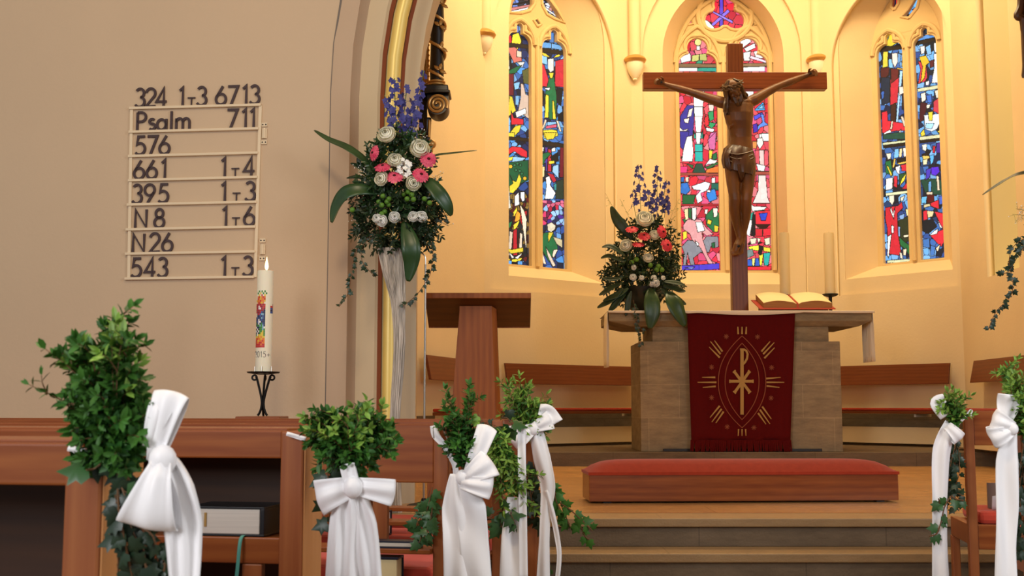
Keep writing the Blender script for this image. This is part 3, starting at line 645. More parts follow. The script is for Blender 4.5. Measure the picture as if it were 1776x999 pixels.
# ---- centre window
g = Paint(1170, -25, 1345, 478, 7, REDS, 13, 16); PT['C'] = g
g.t(1165, 0, 4.162)
g.p('#6a4ad8', [(345, -60), (372, -60), (372, 190), (345, 190)]); g.p('#8a6ae0', [(285, 175), (405, 65), (420, 85), (300, 190)]); g.p('#9a7ae8', [(290, 75), (300, 95), (440, 172), (440, 150)]); g.p(WH, [(230, 140), (260, 150), (310, 200), (290, 215), (240, 190)])
g.p('#ffe890', circ((190, 305), 26, 10)); g.p(WH, [(180, 330), (205, 330), (205, 362), (180, 362)], [(60, 420), (100, 380), (135, 385), (140, 440), (70, 455)]); g.p('#c8c870', [(145, 400), (198, 392), (198, 442), (145, 445)], [(200, 392), (250, 385), (255, 440), (200, 442)]); g.p('#2a8a6a', [(190, 435), (225, 435), (220, 465), (170, 460)])
g.p(WH, [(50, 488), (185, 488), (185, 515), (50, 515)]); g.p('#1f9a88', [(185, 490), (328, 485), (328, 518), (185, 515)])
g.p(WH, [(150, 600), (240, 600), (225, 770), (160, 770)], [(165, 840), (222, 840), (205, 1005), (180, 1005)]); g.p('#f4f0f0', [(160, 770), (225, 770), (225, 840), (165, 840)])
g.p('#3a3494', [(60, 840), (110, 760), (160, 760), (160, 880), (150, 1010), (50, 1010), (60, 900)]); g.p('#fbe8dc', [(125, 790), (155, 780), (140, 840), (110, 850)], [(85, 860), (130, 850), (120, 890), (95, 885)], [(52, 910), (80, 940), (120, 930), (90, 965), (52, 940)])
g.p('#1f9a88', [(160, 940), (180, 1000), (160, 1000)], [(205, 1000), (225, 930), (225, 1000)]); g.p('#fbe0d0', [(265, 755), (305, 755), (300, 810), (270, 800)]); g.p('#2a9a60', [(260, 810), (300, 800), (305, 860), (275, 880)], [(260, 880), (320, 890), (290, 930), (255, 900)]); g.p(RD, [(235, 850), (265, 830), (270, 900), (240, 920)], [(305, 800), (325, 800), (325, 890), (305, 870)])
g.p(WH, [(245, 920), (310, 930), (300, 955), (250, 945)]); g.p('#d868a8', [(280, 960), (320, 950), (325, 1005), (265, 1005)])
g.p('#8a6a4a', [(40, 458), (332, 462), (332, 488), (40, 486)], [(500, 458), (710, 456), (710, 478), (500, 482)])
g.p(WH, [(490, 300), (560, 270), (575, 300), (515, 345)], [(520, 350), (600, 310), (605, 345), (540, 375)], [(515, 380), (570, 370), (565, 440), (520, 440)], [(590, 370), (650, 365), (660, 420), (610, 430)], [(515, 485), (672, 480), (672, 515), (515, 515)]); g.p('#f8d4e4', [(570, 400), (690, 440), (680, 455), (560, 420)])
g.p(WH, [(530, 640), (592, 640), (590, 700), (540, 700)]); g.p('#3a9ad8', [(600, 790), (660, 735), (675, 795), (600, 800)]); g.p('#8ad0f4', [(620, 785), (655, 755), (662, 785)]); g.p('#4a4ad0', [(590, 840), (650, 810), (665, 830), (600, 870)]); g.p('#5a8ae0', [(640, 820), (665, 830), (670, 880), (700, 900), (640, 920), (620, 950), (590, 940), (655, 880)]); g.p('#4a2ab8', [(585, 900), (615, 890), (625, 950), (590, 960)])
g.p(WH, [(630, 965), (708, 965), (708, 1010), (630, 1010)])
g.t(1165, 230, 3.995)
g.p('#3a3494', [(55, -10), (120, -10), (110, 60), (80, 120), (60, 100)]); g.p(WH, [(105, 30), (140, 20), (150, 120), (145, 200), (70, 200), (80, 120)], [(165, 0), (205, 0), (195, 80), (170, 80)]); g.p('#2abab0', [(160, 80), (215, 80), (215, 132), (160, 132)], [(160, 132), (215, 132), (215, 200), (160, 200)])
g.p('#e070a8', [(250, 50), (310, -10), (300, 120), (260, 115)]); g.p(YE, [(258, 120), (285, 125), (275, 180), (258, 185)]); g.p(GR, [(285, 150), (312, 135), (315, 180), (280, 195)]); g.p(WH, [(225, 235), (265, 180), (290, 190), (320, 190), (300, 215), (250, 220)])
g.p('#1c4a3a', [(140, 285), (170, 215), (210, 215), (240, 285)]); g.p('#2a6a3a', [(55, 205), (150, 225), (145, 250), (100, 215)], [(230, 240), (328, 200), (328, 215), (250, 255)]); g.p('#e83a78', [(55, 235), (110, 235), (105, 285), (55, 280)]); g.p('#f0803a', [(240, 255), (328, 228), (328, 282), (235, 282)])
g.p('#2a6ab8', [(62, 350), (110, 345), (130, 400), (100, 430), (62, 420)], [(62, 310), (90, 305), (85, 345), (62, 345)]); g.p(SK, [(95, 310), (120, 305), (115, 345), (98, 345)]); g.p('#1c6a3a', [(75, 430), (165, 430), (150, 495), (75, 495)])
g.p('#f6f0f4', [(140, 370), (230, 340), (270, 350), (250, 400), (200, 420), (215, 470), (180, 492), (165, 440), (200, 400), (150, 395)]); g.p('#146a5a', [(275, 350), (328, 350), (328, 400), (275, 395)]); g.p('#2f80d0', [(245, 400), (300, 390), (315, 460), (260, 480), (240, 440)]); g.p(WH, [(275, 315), (302, 310), (302, 350), (278, 348)], [(245, 395), (275, 400), (265, 415), (245, 412)])
g.p(GR, [(235, 570), (290, 520), (328, 560), (328, 650), (290, 690), (240, 640)], [(75, 600), (110, 590), (95, 640)], [(115, 520), (138, 530), (135, 600), (118, 590)]); g.p('#fbf0dc', [(285, 520), (320, 525), (315, 580), (290, 590)], [(230, 530), (252, 530), (245, 570), (228, 560)]); g.p(YE, [(250, 600), (280, 610), (270, 640), (245, 630)], [(295, 640), (325, 650), (320, 690), (295, 690)]); g.p('#f0d8a0', [(85, 530), (115, 525), (115, 600), (95, 610)])
g.p('#86868e', [(70, 790), (110, 745), (160, 750), (210, 760), (240, 720), (322, 720), (325, 790), (300, 800), (270, 790), (260, 830), (200, 830), (150, 870), (165, 940), (135, 940), (110, 830), (95, 950), (75, 950), (85, 830)]); g.p(YE, [(75, 690), (105, 680), (105, 730), (80, 745)]); g.p('#1c6a40', [(275, 765), (300, 760), (298, 800), (280, 800)])
g.p('#f0a8a8', [(80, 640), (110, 600), (150, 605), (200, 600), (240, 660), (290, 705), (240, 715), (210, 690), (215, 740), (250, 850), (290, 910), (260, 918), (200, 800), (140, 740), (125, 700), (80, 670)]); g.p(WH, [(165, 620), (210, 620), (230, 680), (180, 690)], [(140, 520), (172, 520), (170, 590), (160, 610), (140, 600)], [(160, 745), (190, 770), (180, 790)])
g.p('#4a3ac0', [(62, 922), (190, 915), (190, 955), (62, 955)], [(190, 915), (330, 905), (330, 945), (190, 955)]); g.p('#7a8ae0', [(90, 935), (160, 930), (140, 948)])
g.p('#a0463a', [(55, 278), (330, 280), (330, 300), (55, 296)], [(560, 268), (690, 268), (690, 292), (560, 292)]); g.p(RD, [(55, 496), (330, 496), (330, 506), (55, 506)])
g.p(WH, [(620, 5), (685, 5), (685, 60), (625, 60)]); g.p('#f09a50', [(560, 60), (590, 60), (590, 110), (560, 110)]); g.p('#e85868', [(580, 120), (668, 120), (672, 220), (640, 240), (580, 210)]); g.p('#fbd8d0', [(605, 120), (640, 120), (640, 230), (610, 230)]); g.p('#fbe8e0', [(590, 40), (630, 35), (635, 80), (610, 118), (590, 80)]); g.p(WH, [(585, 215), (650, 230), (640, 268), (600, 265)])
g.p('#fbe0d8', [(600, 295), (650, 295), (665, 450), (682, 490), (560, 490), (600, 400)]); g.p(WH, [(540, 490), (570, 510), (660, 515), (640, 535), (560, 545)]); g.p('#1f9a88', [(540, 560), (570, 550), (560, 600), (535, 620)]); g.p(WH, [(538, 600), (560, 610), (540, 720), (512, 700)]); g.p(BK, [(562, 560), (580, 570), (575, 715), (547, 715)])
g.p(RD, [(580, 545), (688, 540), (688, 635), (580, 635)], [(580, 665), (630, 665), (630, 718), (580, 718)], [(632, 665), (688, 660), (688, 715), (632, 718)]); g.p('#2a4ad0', [(605, 560), (665, 555), (650, 610), (620, 610)]); g.p('#301010', [(578, 635), (684, 635), (650, 665), (610, 665)])
g.p('#fbf0d0', [(540, 735), (590, 730), (580, 770), (550, 775)], [(640, 735), (682, 725), (682, 775), (650, 780)], [(592, 730), (618, 735), (600, 770)]); g.p('#f0e040', [(530, 790), (610, 780), (600, 820), (540, 810)], [(635, 790), (684, 800), (684, 830), (635, 820)], [(605, 850), (635, 840), (625, 920), (610, 920)]); g.p(BK, [(605, 780), (635, 790), (620, 850), (600, 840)])
g.p('#7a8a88', [(515, 815), (560, 805), (570, 850), (525, 870)]); g.p('#1fa8a0', [(635, 835), (684, 830), (670, 920), (640, 920)]); g.p('#2a5ab8', [(512, 880), (555, 875), (560, 925), (512, 925)], [(580, 870), (602, 870), (612, 925), (575, 925)]); g.p('#f0e880', [(555, 870), (578, 870), (572, 925), (560, 925)])
g.p(RD, [(512, 928), (690, 926), (690, 955), (512, 955)])
# ---- right window
g = Paint(1515, -25, 1655, 470, 11, ['#2c4c8c', '#6aa8e0', '#16203c', '#3f6fb5', '#141a28', '#22406c', '#7ab0e4'], 11, 13); PT['R'] = g
g.t(1510, 0, 4.16)
g.p(RD, [(180, -40), (220, 0), (210, 60), (185, 60)], [(300, 70), (350, 40), (350, 0), (380, 0), (340, 90)]); g.p('#b86ac8', [(280, 105), (310, 85), (320, 110), (295, 130)]); g.p(WH, [(255, 130), (280, 110), (300, 120), (285, 138)])
g.p(BK, [(125, 200), (180, 200), (175, 240), (125, 240)]); g.p(YE, [(120, 300), (140, 240), (175, 260), (190, 310), (150, 335), (110, 330)]); g.p('#6aa8e0', [(195, 290), (240, 280), (255, 315), (195, 315)], [(200, 350), (250, 340), (250, 390), (205, 385)]); g.p('#1a3040', [(60, 345), (100, 310), (110, 350)])
g.p('#e8cc40', [(90, 375), (125, 370), (125, 480), (85, 490)], [(230, 395), (248, 395), (248, 480), (225, 480)]); g.p('#8ac8e8', [(130, 420), (160, 430), (160, 490), (130, 490)]); g.p('#f0e0d0', [(155, 385), (195, 380), (195, 450), (175, 490), (155, 450)])
g.p('#5a2020', [(72, 490), (135, 485), (130, 540), (90, 580), (72, 550)]); g.p('#1c2c40', [(75, 560), (140, 560), (135, 740), (78, 760)]); g.p(BL, [(75, 660), (100, 655), (95, 710), (78, 720)]); g.p('#d02838', [(145, 510), (205, 500), (205, 740), (140, 760)]); g.p('#6a2020', [(145, 495), (200, 495), (200, 560), (150, 600)])
g.p('#301a1a', [(232, 510), (262, 510), (268, 780), (225, 790)]); g.p('#7a2020', [(232, 515), (258, 515), (258, 600), (232, 600)]); g.p('#402018', [(145, 760), (185, 740), (180, 880), (145, 880)]); g.p('#a8d0f0', [(210, 510), (232, 510), (195, 910), (180, 915)]); g.p('#f0b840', [(190, 488), (258, 498), (258, 508), (190, 500)])
g.p('#f0e0d0', [(205, 625), (235, 625), (240, 670), (205, 690)]); g.p('#e02838', [(80, 810), (120, 800), (125, 870), (180, 880), (250, 890), (272, 810), (275, 940), (180, 945), (100, 960), (82, 960)]); g.p(SK, [(150, 870), (162, 875), (155, 935), (140, 930)], [(215, 840), (235, 840), (260, 910), (240, 915)])
g.p(WH, [(95, 960), (140, 935), (150, 955), (95, 970)], [(200, 955), (220, 930), (215, 960)]); g.p('#1c4a38', [(90, 970), (200, 955), (272, 960), (272, 1005), (90, 1005)]); g.p('#241810', [(60, 345), (252, 318), (252, 350), (60, 375)])
g.p('#7ac8f0', [(425, 165), (460, 165), (455, 235), (425, 230)]); g.p('#1c3040', [(385, 190), (425, 165), (425, 240), (390, 240)]); g.p('#5a90d0', [(340, 285), (400, 250), (490, 255), (490, 268), (340, 298)])
g.p('#e83a4a', [(342, 440), (370, 450), (400, 470), (410, 560), (390, 590), (342, 605), (360, 500)]); g.p('#f0c030', [(350, 410), (400, 400), (425, 450), (400, 470), (390, 560), (360, 600), (375, 480)]); g.p('#f0e8e0', [(355, 335), (390, 330), (390, 380), (365, 395)]); g.p(LB, [(395, 340), (430, 320), (440, 390), (410, 400)])
g.p(WH, [(455, 310), (492, 305), (492, 380), (460, 380)], [(455, 390), (495, 380), (502, 595), (440, 600), (460, 480)], [(395, 590), (425, 580), (420, 615), (395, 615)]); g.p('#5a1a24', [(425, 440), (460, 430), (455, 480), (430, 490)])
g.p('#4a1420', [(358, 740), (410, 745), (400, 800), (380, 870), (352, 880)]); g.p('#f0e4d0', [(360, 675), (395, 665), (400, 720), (370, 740)], [(460, 655), (498, 645), (502, 700), (475, 710)], [(400, 760), (430, 750), (425, 780), (405, 785)]); g.p('#e04050', [(455, 730), (502, 700), (508, 830), (450, 800)]); g.p(BL, [(400, 690), (440, 680), (440, 740), (410, 740)])
g.p('#e8f0f8', [(385, 830), (498, 820), (502, 880), (480, 930), (440, 950), (390, 930)]); g.p('#a8d8f0', [(400, 890), (460, 890), (440, 930), (395, 925)]); g.p(YE, [(415, 810), (450, 805), (445, 870), (420, 870)], [(360, 960), (385, 930), (395, 975), (365, 985)], [(480, 950), (505, 930), (508, 965)]); g.p('#241810', [(328, 300), (490, 262), (490, 290), (328, 328)]); g.p('#e4e0b0', [(336, 640), (502, 610), (502, 638), (340, 664)])
g.t(1510, 230, 3.993)
g.p('#1c6a3a', [(102, 200), (140, 190), (155, 300), (105, 280)]); g.p(YE, [(110, 230), (120, 230), (150, 290), (140, 305)]); g.p('#f0e8d0', [(105, 145), (140, 140), (140, 180), (120, 188)]); g.p('#7ab8e8', [(165, 115), (195, 110), (195, 170), (160, 180)]); g.p('#201a1a', [(180, 180), (265, 170), (265, 215), (180, 215)])
g.p('#f0d8a0', [(200, 110), (220, 108), (215, 170), (195, 170)]); g.p('#f0e8d8', [(222, 105), (255, 105), (250, 160), (230, 172)]); g.p('#f0c050', [(160, 180), (175, 180), (165, 240), (150, 245)], [(180, 210), (258, 195), (250, 210), (200, 222)]); g.p('#d02838', [(210, 225), (270, 210), (270, 270), (215, 265)], [(160, 300), (185, 300), (185, 385), (160, 370)], [(215, 390), (250, 345), (265, 392)]); g.p(WH, [(170, 240), (205, 225), (200, 290), (180, 275)], [(105, 320), (155, 310), (150, 390), (105, 400)])
g.p('#2a5a30', [(195, 290), (255, 275), (230, 340), (200, 370)]); g.p(YE, [(215, 320), (248, 280), (235, 330), (200, 372)])
g.p('#dc2838', [(102, 520), (190, 505), (215, 480), (225, 520), (185, 560), (190, 700), (210, 820), (200, 850), (120, 840), (115, 660), (102, 600)]); g.p(WH, [(140, 510), (155, 560), (170, 510), (160, 600), (135, 540)], [(118, 720), (145, 700), (125, 870), (115, 850)], [(145, 640), (162, 650), (158, 700), (142, 690)]); g.p('#f0e4c8', [(125, 425), (160, 415), (165, 470), (150, 502), (130, 480)], [(205, 450), (238, 435), (225, 470), (205, 475)], [(200, 830), (215, 830), (225, 875), (205, 870)])
g.p('#28301c', [(190, 610), (250, 580), (288, 600), (292, 740), (240, 760), (200, 720)]); g.p('#8ab0e0', [(195, 575), (235, 560), (230, 600), (205, 600)], [(190, 650), (205, 650), (205, 720), (192, 720)]); g.p('#f0dca0', [(240, 530), (280, 525), (275, 570), (250, 578)]); g.p('#d8b840', [(260, 600), (287, 600), (288, 760), (265, 750)]); g.p('#1f6a38', [(195, 720), (240, 760), (285, 790), (270, 850), (230, 800), (205, 780)]); g.p('#f0dcb8', [(225, 810), (250, 800), (245, 850), (225, 850)], [(225, 710), (265, 705), (260, 725), (230, 725)])
g.p('#e0e0b0', [(82, 70), (262, 50), (262, 66), (86, 88)], [(102, 420), (270, 398), (270, 418), (106, 440)], [(112, 885), (298, 872), (298, 892), (115, 905)]); g.p('#241810', [(86, 88), (262, 66), (262, 86), (88, 108)])
g.p('#201818', [(355, 150), (400, 135), (410, 170), (365, 190)]); g.p('#f0ecd8', [(355, 85), (390, 78), (385, 130), (360, 120)]); g.p('#f0c860', [(355, 160), (405, 160), (410, 175), (370, 200)]); g.p('#f4e8b0', [(360, 190), (395, 180), (390, 220), (365, 225)]); g.p('#5ab0e8', [(410, 160), (440, 150), (435, 200), (415, 230)]); g.p(RD, [(430, 90), (450, 95), (445, 140), (430, 140)]); g.p('#4a2a8a', [(455, 75), (490, 65), (490, 140), (455, 140)])
g.p('#1c4a38', [(345, 330), (380, 320), (440, 320), (505, 330), (505, 430), (420, 430), (380, 420)]); g.p('#5a2ad0', [(420, 240), (470, 235), (480, 270), (450, 300), (420, 290)]); g.p('#4a3ab8', [(385, 255), (420, 245), (410, 310), (380, 330)]); g.p('#6aa8e0', [(400, 340), (420, 335), (420, 430), (400, 430)]); g.p('#e8d0b0', [(385, 410), (430, 410), (430, 432), (385, 432)], [(455, 300), (472, 300), (480, 400), (462, 400)])
g.p('#5a1418', [(390, 430), (440, 430), (440, 480), (390, 490)]); g.p('#6ab8e0', [(352, 445), (390, 440), (385, 490), (352, 490)]); g.p('#4a6ad0', [(470, 440), (512, 435), (512, 490), (475, 500)]); g.p('#101820', [(358, 610), (430, 600), (460, 650), (400, 700), (358, 680)])
g.p('#d82838', [(410, 490), (470, 465), (475, 530), (420, 510)], [(362, 545), (390, 535), (395, 600), (366, 610)], [(440, 545), (512, 560), (517, 740), (490, 790), (465, 770), (410, 710), (500, 670)]); g.p('#f0d8a0', [(365, 500), (410, 490), (415, 510), (370, 520)], [(390, 540), (440, 545), (430, 580), (395, 590)]); g.p(WH, [(460, 590), (485, 640), (500, 660), (480, 660)], [(405, 715), (440, 680), (470, 665), (460, 700)]); g.p('#4a80c8', [(360, 740), (410, 730), (410, 800), (365, 790)], [(415, 780), (450, 790), (440, 850), (415, 850)]); g.p('#f0dcb8', [(450, 800), (485, 770), (465, 830)])
g.p('#e4e0b0', [(336, 30), (492, 10), (492, 35), (340, 54)], [(358, 880), (517, 862), (517, 880), (360, 895)]); g.p('#241810', [(340, 54), (492, 35), (492, 55), (342, 74)])
# ---- lay each design into the panes
for (F, par, u0, u1, z0, z1, key) in PANES:
    nu = max(4, int((u1-u0)/.0056)); nz = max(4, int((z1-z0)/.0056)); wv = W_F+.06
    us = np.linspace(u0, u1, nu+1); zs = np.linspace(z0, z1, nz+1); UU, ZZ = np.meshgrid(us, zs)
    X = F.A.x+F.d.x*UU+F.n.x*wv; Y = F.A.y+F.d.y*UU+F.n.y*wv
    dz = ZZ-EYE; dep = Y*cos(TILT)+dz*sin(TILT); vv = (-Y*sin(TILT)+dz*cos(TILT))/dep
    colr = PT[key].at(888+FOC*X/dep, 499.5-FOC*vv)
    o = WM[par].translation
    co = np.stack([X-o.x, Y-o.y, ZZ-o.z], -1).reshape(-1, 3).astype(np.float32)
    ii = (np.arange(nz)[:, None]*(nu+1)+np.arange(nu)[None]).ravel(); q = np.stack([ii, ii+1, ii+nu+2, ii+nu+1], -1).astype(np.int32)
    me = bpy.data.meshes.new('glass_pane'); me.vertices.add(len(co)); me.vertices.foreach_set('co', co.ravel())
    me.loops.add(q.size); me.loops.foreach_set('vertex_index', q.ravel()); me.polygons.add(len(q))
    me.polygons.foreach_set('loop_start', np.arange(0, q.size, 4, dtype=np.int32))
    me.update(calc_edges=True)
    at = me.attributes.new('col', 'FLOAT_COLOR', 'POINT'); at.data.foreach_set('color', np.concatenate([colr.reshape(-1, 3), np.ones((len(co), 1), np.float32)], 1).astype(np.float32).ravel())
    me.materials.append(M['glass']); ob = bpy.data.objects.new('glass_pane', me); ob.parent = par; COL.objects.link(ob); WM[ob] = WM[par].copy()
# ================================================================== ALTAR AND WHAT STANDS ON IT
AY, MZ = 11.46, 1.985
ax0, ax1 = P(1111, 700, AY).x, P(1460, 700, AY).x; amid = (ax0+ax1)/2
alt = thing('altar', 'travertine block altar with overhanging slab under the white and red cloths', 'altar', (amid, AY+.45, POD_Z))
zb = P(1285, 592, AY).z; zn = P(1285, 566, AY).z
mb = MB(); mb.box(ax0, ax1, AY, AY+.9, POD_Z, zb); mb.build('block', 'altarstone', alt, smooth=False, bevel=.006)
mb = MB(); mb.box(P(1132, 580, AY).x, P(1438, 580, AY).x, AY+.02, AY+.88, zb-.01, zn+.02); mb.build('neck', 'mensa', alt, smooth=False, bevel=.005)
mx0, mx1 = P(1056, 545, AY-.06).x, P(1512, 545, AY-.06).x; cx0, cx1 = P(1093, 567, AY-.02).x, P(1490, 567, AY-.02).x
zl = MZ-.09
mb = MB()
mb.loft([[(cx0, AY+.0, zn), (cx1, AY+.0, zn), (cx1, AY+.9, zn), (cx0, AY+.9, zn)], [(mx0, AY-.06, zl), (mx1, AY-.06, zl), (mx1, AY+.98, zl), (mx0, AY+.98, zl)], [(mx0, AY-.06, MZ), (mx1, AY-.06, MZ), (mx1, AY+.98, MZ), (mx0, AY+.98, MZ)]], True, True)
mb.build('mensa', 'mensa', alt, smooth=False, bevel=.006)
mb = MB(); mb.box(P(1150, 780, AY).x, P(1425, 780, AY).x, AY-.02, AY+.2, POD_Z, POD_Z+.03); mb.build('plinth', 'ebony', alt, smooth=False, bevel=.003)
# white altar cloth: top sheet sagging a little over the front edge, ends hanging down both sides
random.seed(3)
mb = MB(); rows = []
n = 60
for j, (yy, zz) in enumerate(((AY+.99, MZ+.011), (AY+.4, MZ+.011), (AY-.08, MZ+.011), (AY-.110, MZ+.008), (AY-.112, MZ-.02))):
    row = []
    for i in range(n+1):
        u = i/n; x = lerp(mx0-.012, mx1+.012, u)
        fr = .25+.75*abs(sin(pi*(u*2.6+.12))); mid = 1 if .29 < u < .72 else .35
        row.append((x, yy, zz if j < 4 else zz+.016-.03*fr*mid))
    rows.append(row)
mb.grid(rows)
for sgn, xx, zl_, xi in ((-1, mx0, P(1062, 637, AY+.1).z, 0), (1, mx1, P(1506, 628, AY+.1).z, 1)):
    rws = []
    for j in range(9):
        v = j/8; z = lerp(MZ+.004, zl_, v)
        rws.append([(xx+sgn*(.012+.014*sin(i*1.35+v*1.2)*min(1, v*3))-sgn*.0, lerp(AY-.05, AY+.30, i/24), z) for i in range(25)])
    mb.grid(rws)
cl = mb.build('altar_cloth', 'linen', None, solid=.004)
tag(cl, 'white linen cloth over the altar slab with ends hanging at both sides', 'cloth')
# red antependium with embroidered sign
par = thing('antependium', 'deep red fringed cloth with gold embroidery hanging down the altar front', 'cloth', (P(1286, 600, AY).x, AY-.09, POD_Z+.02))
tl, tr = P(1192, 545, AY-.09), P(1379, 545, AY-.09); bl, br = P(1199, 764, AY-.09), P(1371, 764, AY-.09)
mb = MB(); rows = []
for j in range(25):
    v = j/24; rows.append([Vector((lerp(lerp(tl.x, bl.x, v), lerp(tr.x, br.x, v), i/30), AY-.085-.008*sin(i*.7+.5)*v-.004*sin(i*1.9), lerp(tl.z-.004, bl.z, v))) for i in range(31)])
rows = [[Vector((p.x, AY+.25, MZ+.004)) for p in rows[0]], [Vector((p.x, AY-.065, MZ+.004)) for p in rows[0]]]+rows
mb.grid(rows); mb.build('cloth_panel', 'parament', par, solid=.005)
mb = MB(); rng = random.Random(5)
for i in range(100):
    x = lerp(bl.x, br.x, i/99); dx = rng.uniform(-.012, .012)+(i-50)/50*.01; zf = P(1285, 784, AY-.09).z
    mb.tube([(x, AY-.088, bl.z+.005), (x+dx*.5, AY-.09, (bl.z+zf)/2), (x+dx, AY-.088, zf+rng.uniform(0, .012))], .0075, 5)
mb.build('fringe', 'parament', par)
def E(x, y): # embroidery coordinates: crop pixel -> point on the cloth
    return P(1180+x/3.841, 540+y/3.843, AY-.098)
EC = [0]
def estroke(mb, pts, w0, w1=None, th=.006):
    EC[0] += 1; lift = Vector((0, -.0004*(EC[0] % 9), 0))
    w1 = w0 if w1 is None else w1; k = .0058/3.84
    pts = [E(*p)+lift for p in pts]; a, b = [], []
    n = len(pts)
    for i, p in enumerate(pts):
        t = (pts[min(i+1, n-1)]-pts[max(i-1, 0)]).normalized(); s_ = Vector((t.z, 0, -t.x)); w = lerp(w0, w1, i/(n-1))*k/2
        a.append(p+s_*w); b.append(p-s_*w)
    mb.loft([[a[i], b[i], b[i]+Vector((0, th, 0)), a[i]+Vector((0, th, 0))] for i in range(n)], True, True)
mb = MB()
estroke(mb, [(411, 250), (411, 688)], 22); estroke(mb, [(328, 466), (486, 466)], 18)
estroke(mb, [(358, 400), (464, 540)], 18); estroke(mb, [(460, 400), (362, 540)], 18)
for q in (((350, 408), (368, 392)), ((452, 392), (468, 408)), ((352, 532), (370, 548)), ((452, 548), (470, 532)), ((330, 455), (330, 477)), ((484, 455), (484, 477))): estroke(mb, q, 9)
estroke(mb, [(398, 254), (425, 254), (440, 264), (448, 285), (444, 315), (430, 340), (418, 352)], 14)
mb.build('chi_rho_emblem', 'thread', par)
mb = MB()
def mandorla(a, b, w):
    cy = (a+b)/2; h = (b-a)/2; L_, R_ = [], []
    for i in range(33):
        t = -1+2*i/32; x = w*(1-abs(t)**2.2); L_.append((411-x, cy+t*h)); R_.append((411+x, cy+t*h))
    estroke(mb, L_, 5); estroke(mb, R_, 5)
mandorla(212, 722, 113); mandorla(164, 776, 158)
mb.build('mandorla_border', 'thread_dim', par)
mb = MB()
RAYS = [((232, 440), (145, 440)), ((240, 473), (115, 473)), ((236, 500), (150, 507)), ((572, 448), (668, 440)), ((575, 473), (692, 473)), ((575, 497), (660, 507)),
        ((280, 268), (228, 195)), ((268, 285), (200, 200)), ((262, 308), (192, 238)), ((540, 268), (598, 200)), ((552, 285), (625, 208)), ((560, 312), (628, 242)),
        ((262, 630), (198, 708)), ((275, 650), (210, 738)), ((288, 668), (236, 745)), ((546, 635), (606, 718)), ((530, 655), (596, 750)), ((518, 678), (570, 752))]
mb.bm.free()
for a, b in RAYS: mb = MB(); estroke(mb, [a, b], 12, 5); mb.build('embroidered_ray', 'thread', par)
for x in (385, 411, 437):
    mb = MB(); estroke(mb, [(x, 152), (x+(x-411)*.1, 103)], 12, 7); mb.build('embroidered_ray', 'thread', par); mb = MB(); estroke(mb, [(x+(x-411)*-.1, 785), (x, 830)], 9, 5); mb.build('embroidered_ray', 'thread', par)
for x, y in ((306, 168), (514, 170), (208, 372), (608, 375), (208, 575), (604, 578), (312, 770), (490, 775)):
    mb = MB()
    for k in range(4): estroke(mb, [(x-17*cos(k*pi/4), y-17*sin(k*pi/4)), (x+17*cos(k*pi/4), y+17*sin(k*pi/4))], 4)
    mb.build('embroidered_star', 'thread_dim', par)
# ---- crucifix
CY = 12.06
cru = thing('crucifix', 'tall reddish wooden cross bearing a carved brown figure, standing on the altar', 'crucifix', (P(1282, 540, CY).x, CY, MZ+.0135))
cxm = P(1278, 300, CY).x; zt = P(1274, 75, CY-.06).z; hw = 27.5/1970*CY/2
mb = MB(); mb.box(cxm-hw, cxm+hw, CY-.06, CY+.06, MZ+.0135, zt); mb.build('upright_beam', 'crossv', cru, smooth=False, bevel=.006)
b0, b1 = P(1116, 140, CY-.065), P(1434.5, 140, CY-.065); bz0, bz1 = P(1275, 154, CY-.065).z, P(1275, 125, CY-.065).z
mb = MB(); mb.box(b0.x, b1.x, CY-.065, CY+.05, bz0, bz1); mb.build('crossbeam', 'cross', cru, smooth=False, bevel=.006)
FY = CY-.20
body = MB()
def ring(x, y, hwpx, d, Yc, n=16, sx=0):
    c = P(x, y, Yc); r = hwpx*Yc/1970
    return [c+Vector((r*cos(2*pi*k/n), d*sin(2*pi*k/n), sx*r*cos(2*pi*k/n))) for k in range(n)]
tor = [(1280, 168, 14, .07, FY), (1280, 174, 25, .085, FY), (1280, 184, 27, .10, FY-.01), (1281, 198, 26.5, .115, FY-.02), (1282, 212, 24, .115, FY-.015), (1284, 226, 20.5, .098, FY), (1285, 240, 19, .088, FY+.01), (1285, 254, 20.5, .095, FY+.005), (1284, 268, 23, .105, FY), (1284, 282, 23, .10, FY), (1284, 290, 14, .07, FY)]
body.loft([ring(*t) for t in tor], True, True)
def limb(pts, seg=12): body.tube([P(x, y, Y) for x, y, Y, r in pts], [r for *_, r in pts], seg)
limb([(1262, 180, FY, .062), (1249, 177, FY, .064), (1225, 169, FY+.03, .050), (1205, 162, FY+.05, .043), (1193, 158, FY+.06, .039), (1178, 154, FY+.07, .041), (1165, 150, FY+.08, .034), (1156, 147, FY+.09, .027), (1150, 145, FY+.09, .026)])
limb([(1298, 178, FY, .062), (1309, 173, FY, .064), (1330, 160, FY+.03, .050), (1345, 152, FY+.05, .043), (1354, 148, FY+.06, .039), (1370, 142, FY+.07, .041), (1385, 136, FY+.08, .034), (1396, 132, FY+.09, .027), (1402, 130, FY+.09, .026)])
limb([(1273, 274, FY, .092), (1271, 295, FY-.03, .088), (1272, 318, FY-.07, .074), (1274, 338, FY-.10, .062), (1275, 346, FY-.10, .060), (1274, 362, FY-.07, .059), (1276, 378, FY-.04, .053), (1280, 398, FY-.01, .040), (1283, 412, FY+.0, .034), (1282, 420, FY-.01, .036)])
limb([(1295, 274, FY, .092), (1297, 295, FY-.03, .087), (1296, 318, FY-.06, .074), (1295, 338, FY-.09, .062), (1294, 346, FY-.09, .060), (1294, 362, FY-.06, .059), (1293, 378, FY-.03, .053), (1290, 398, FY+.02, .040), (1288, 412, FY+.05, .034), (1287, 420, FY+.04, .036)])
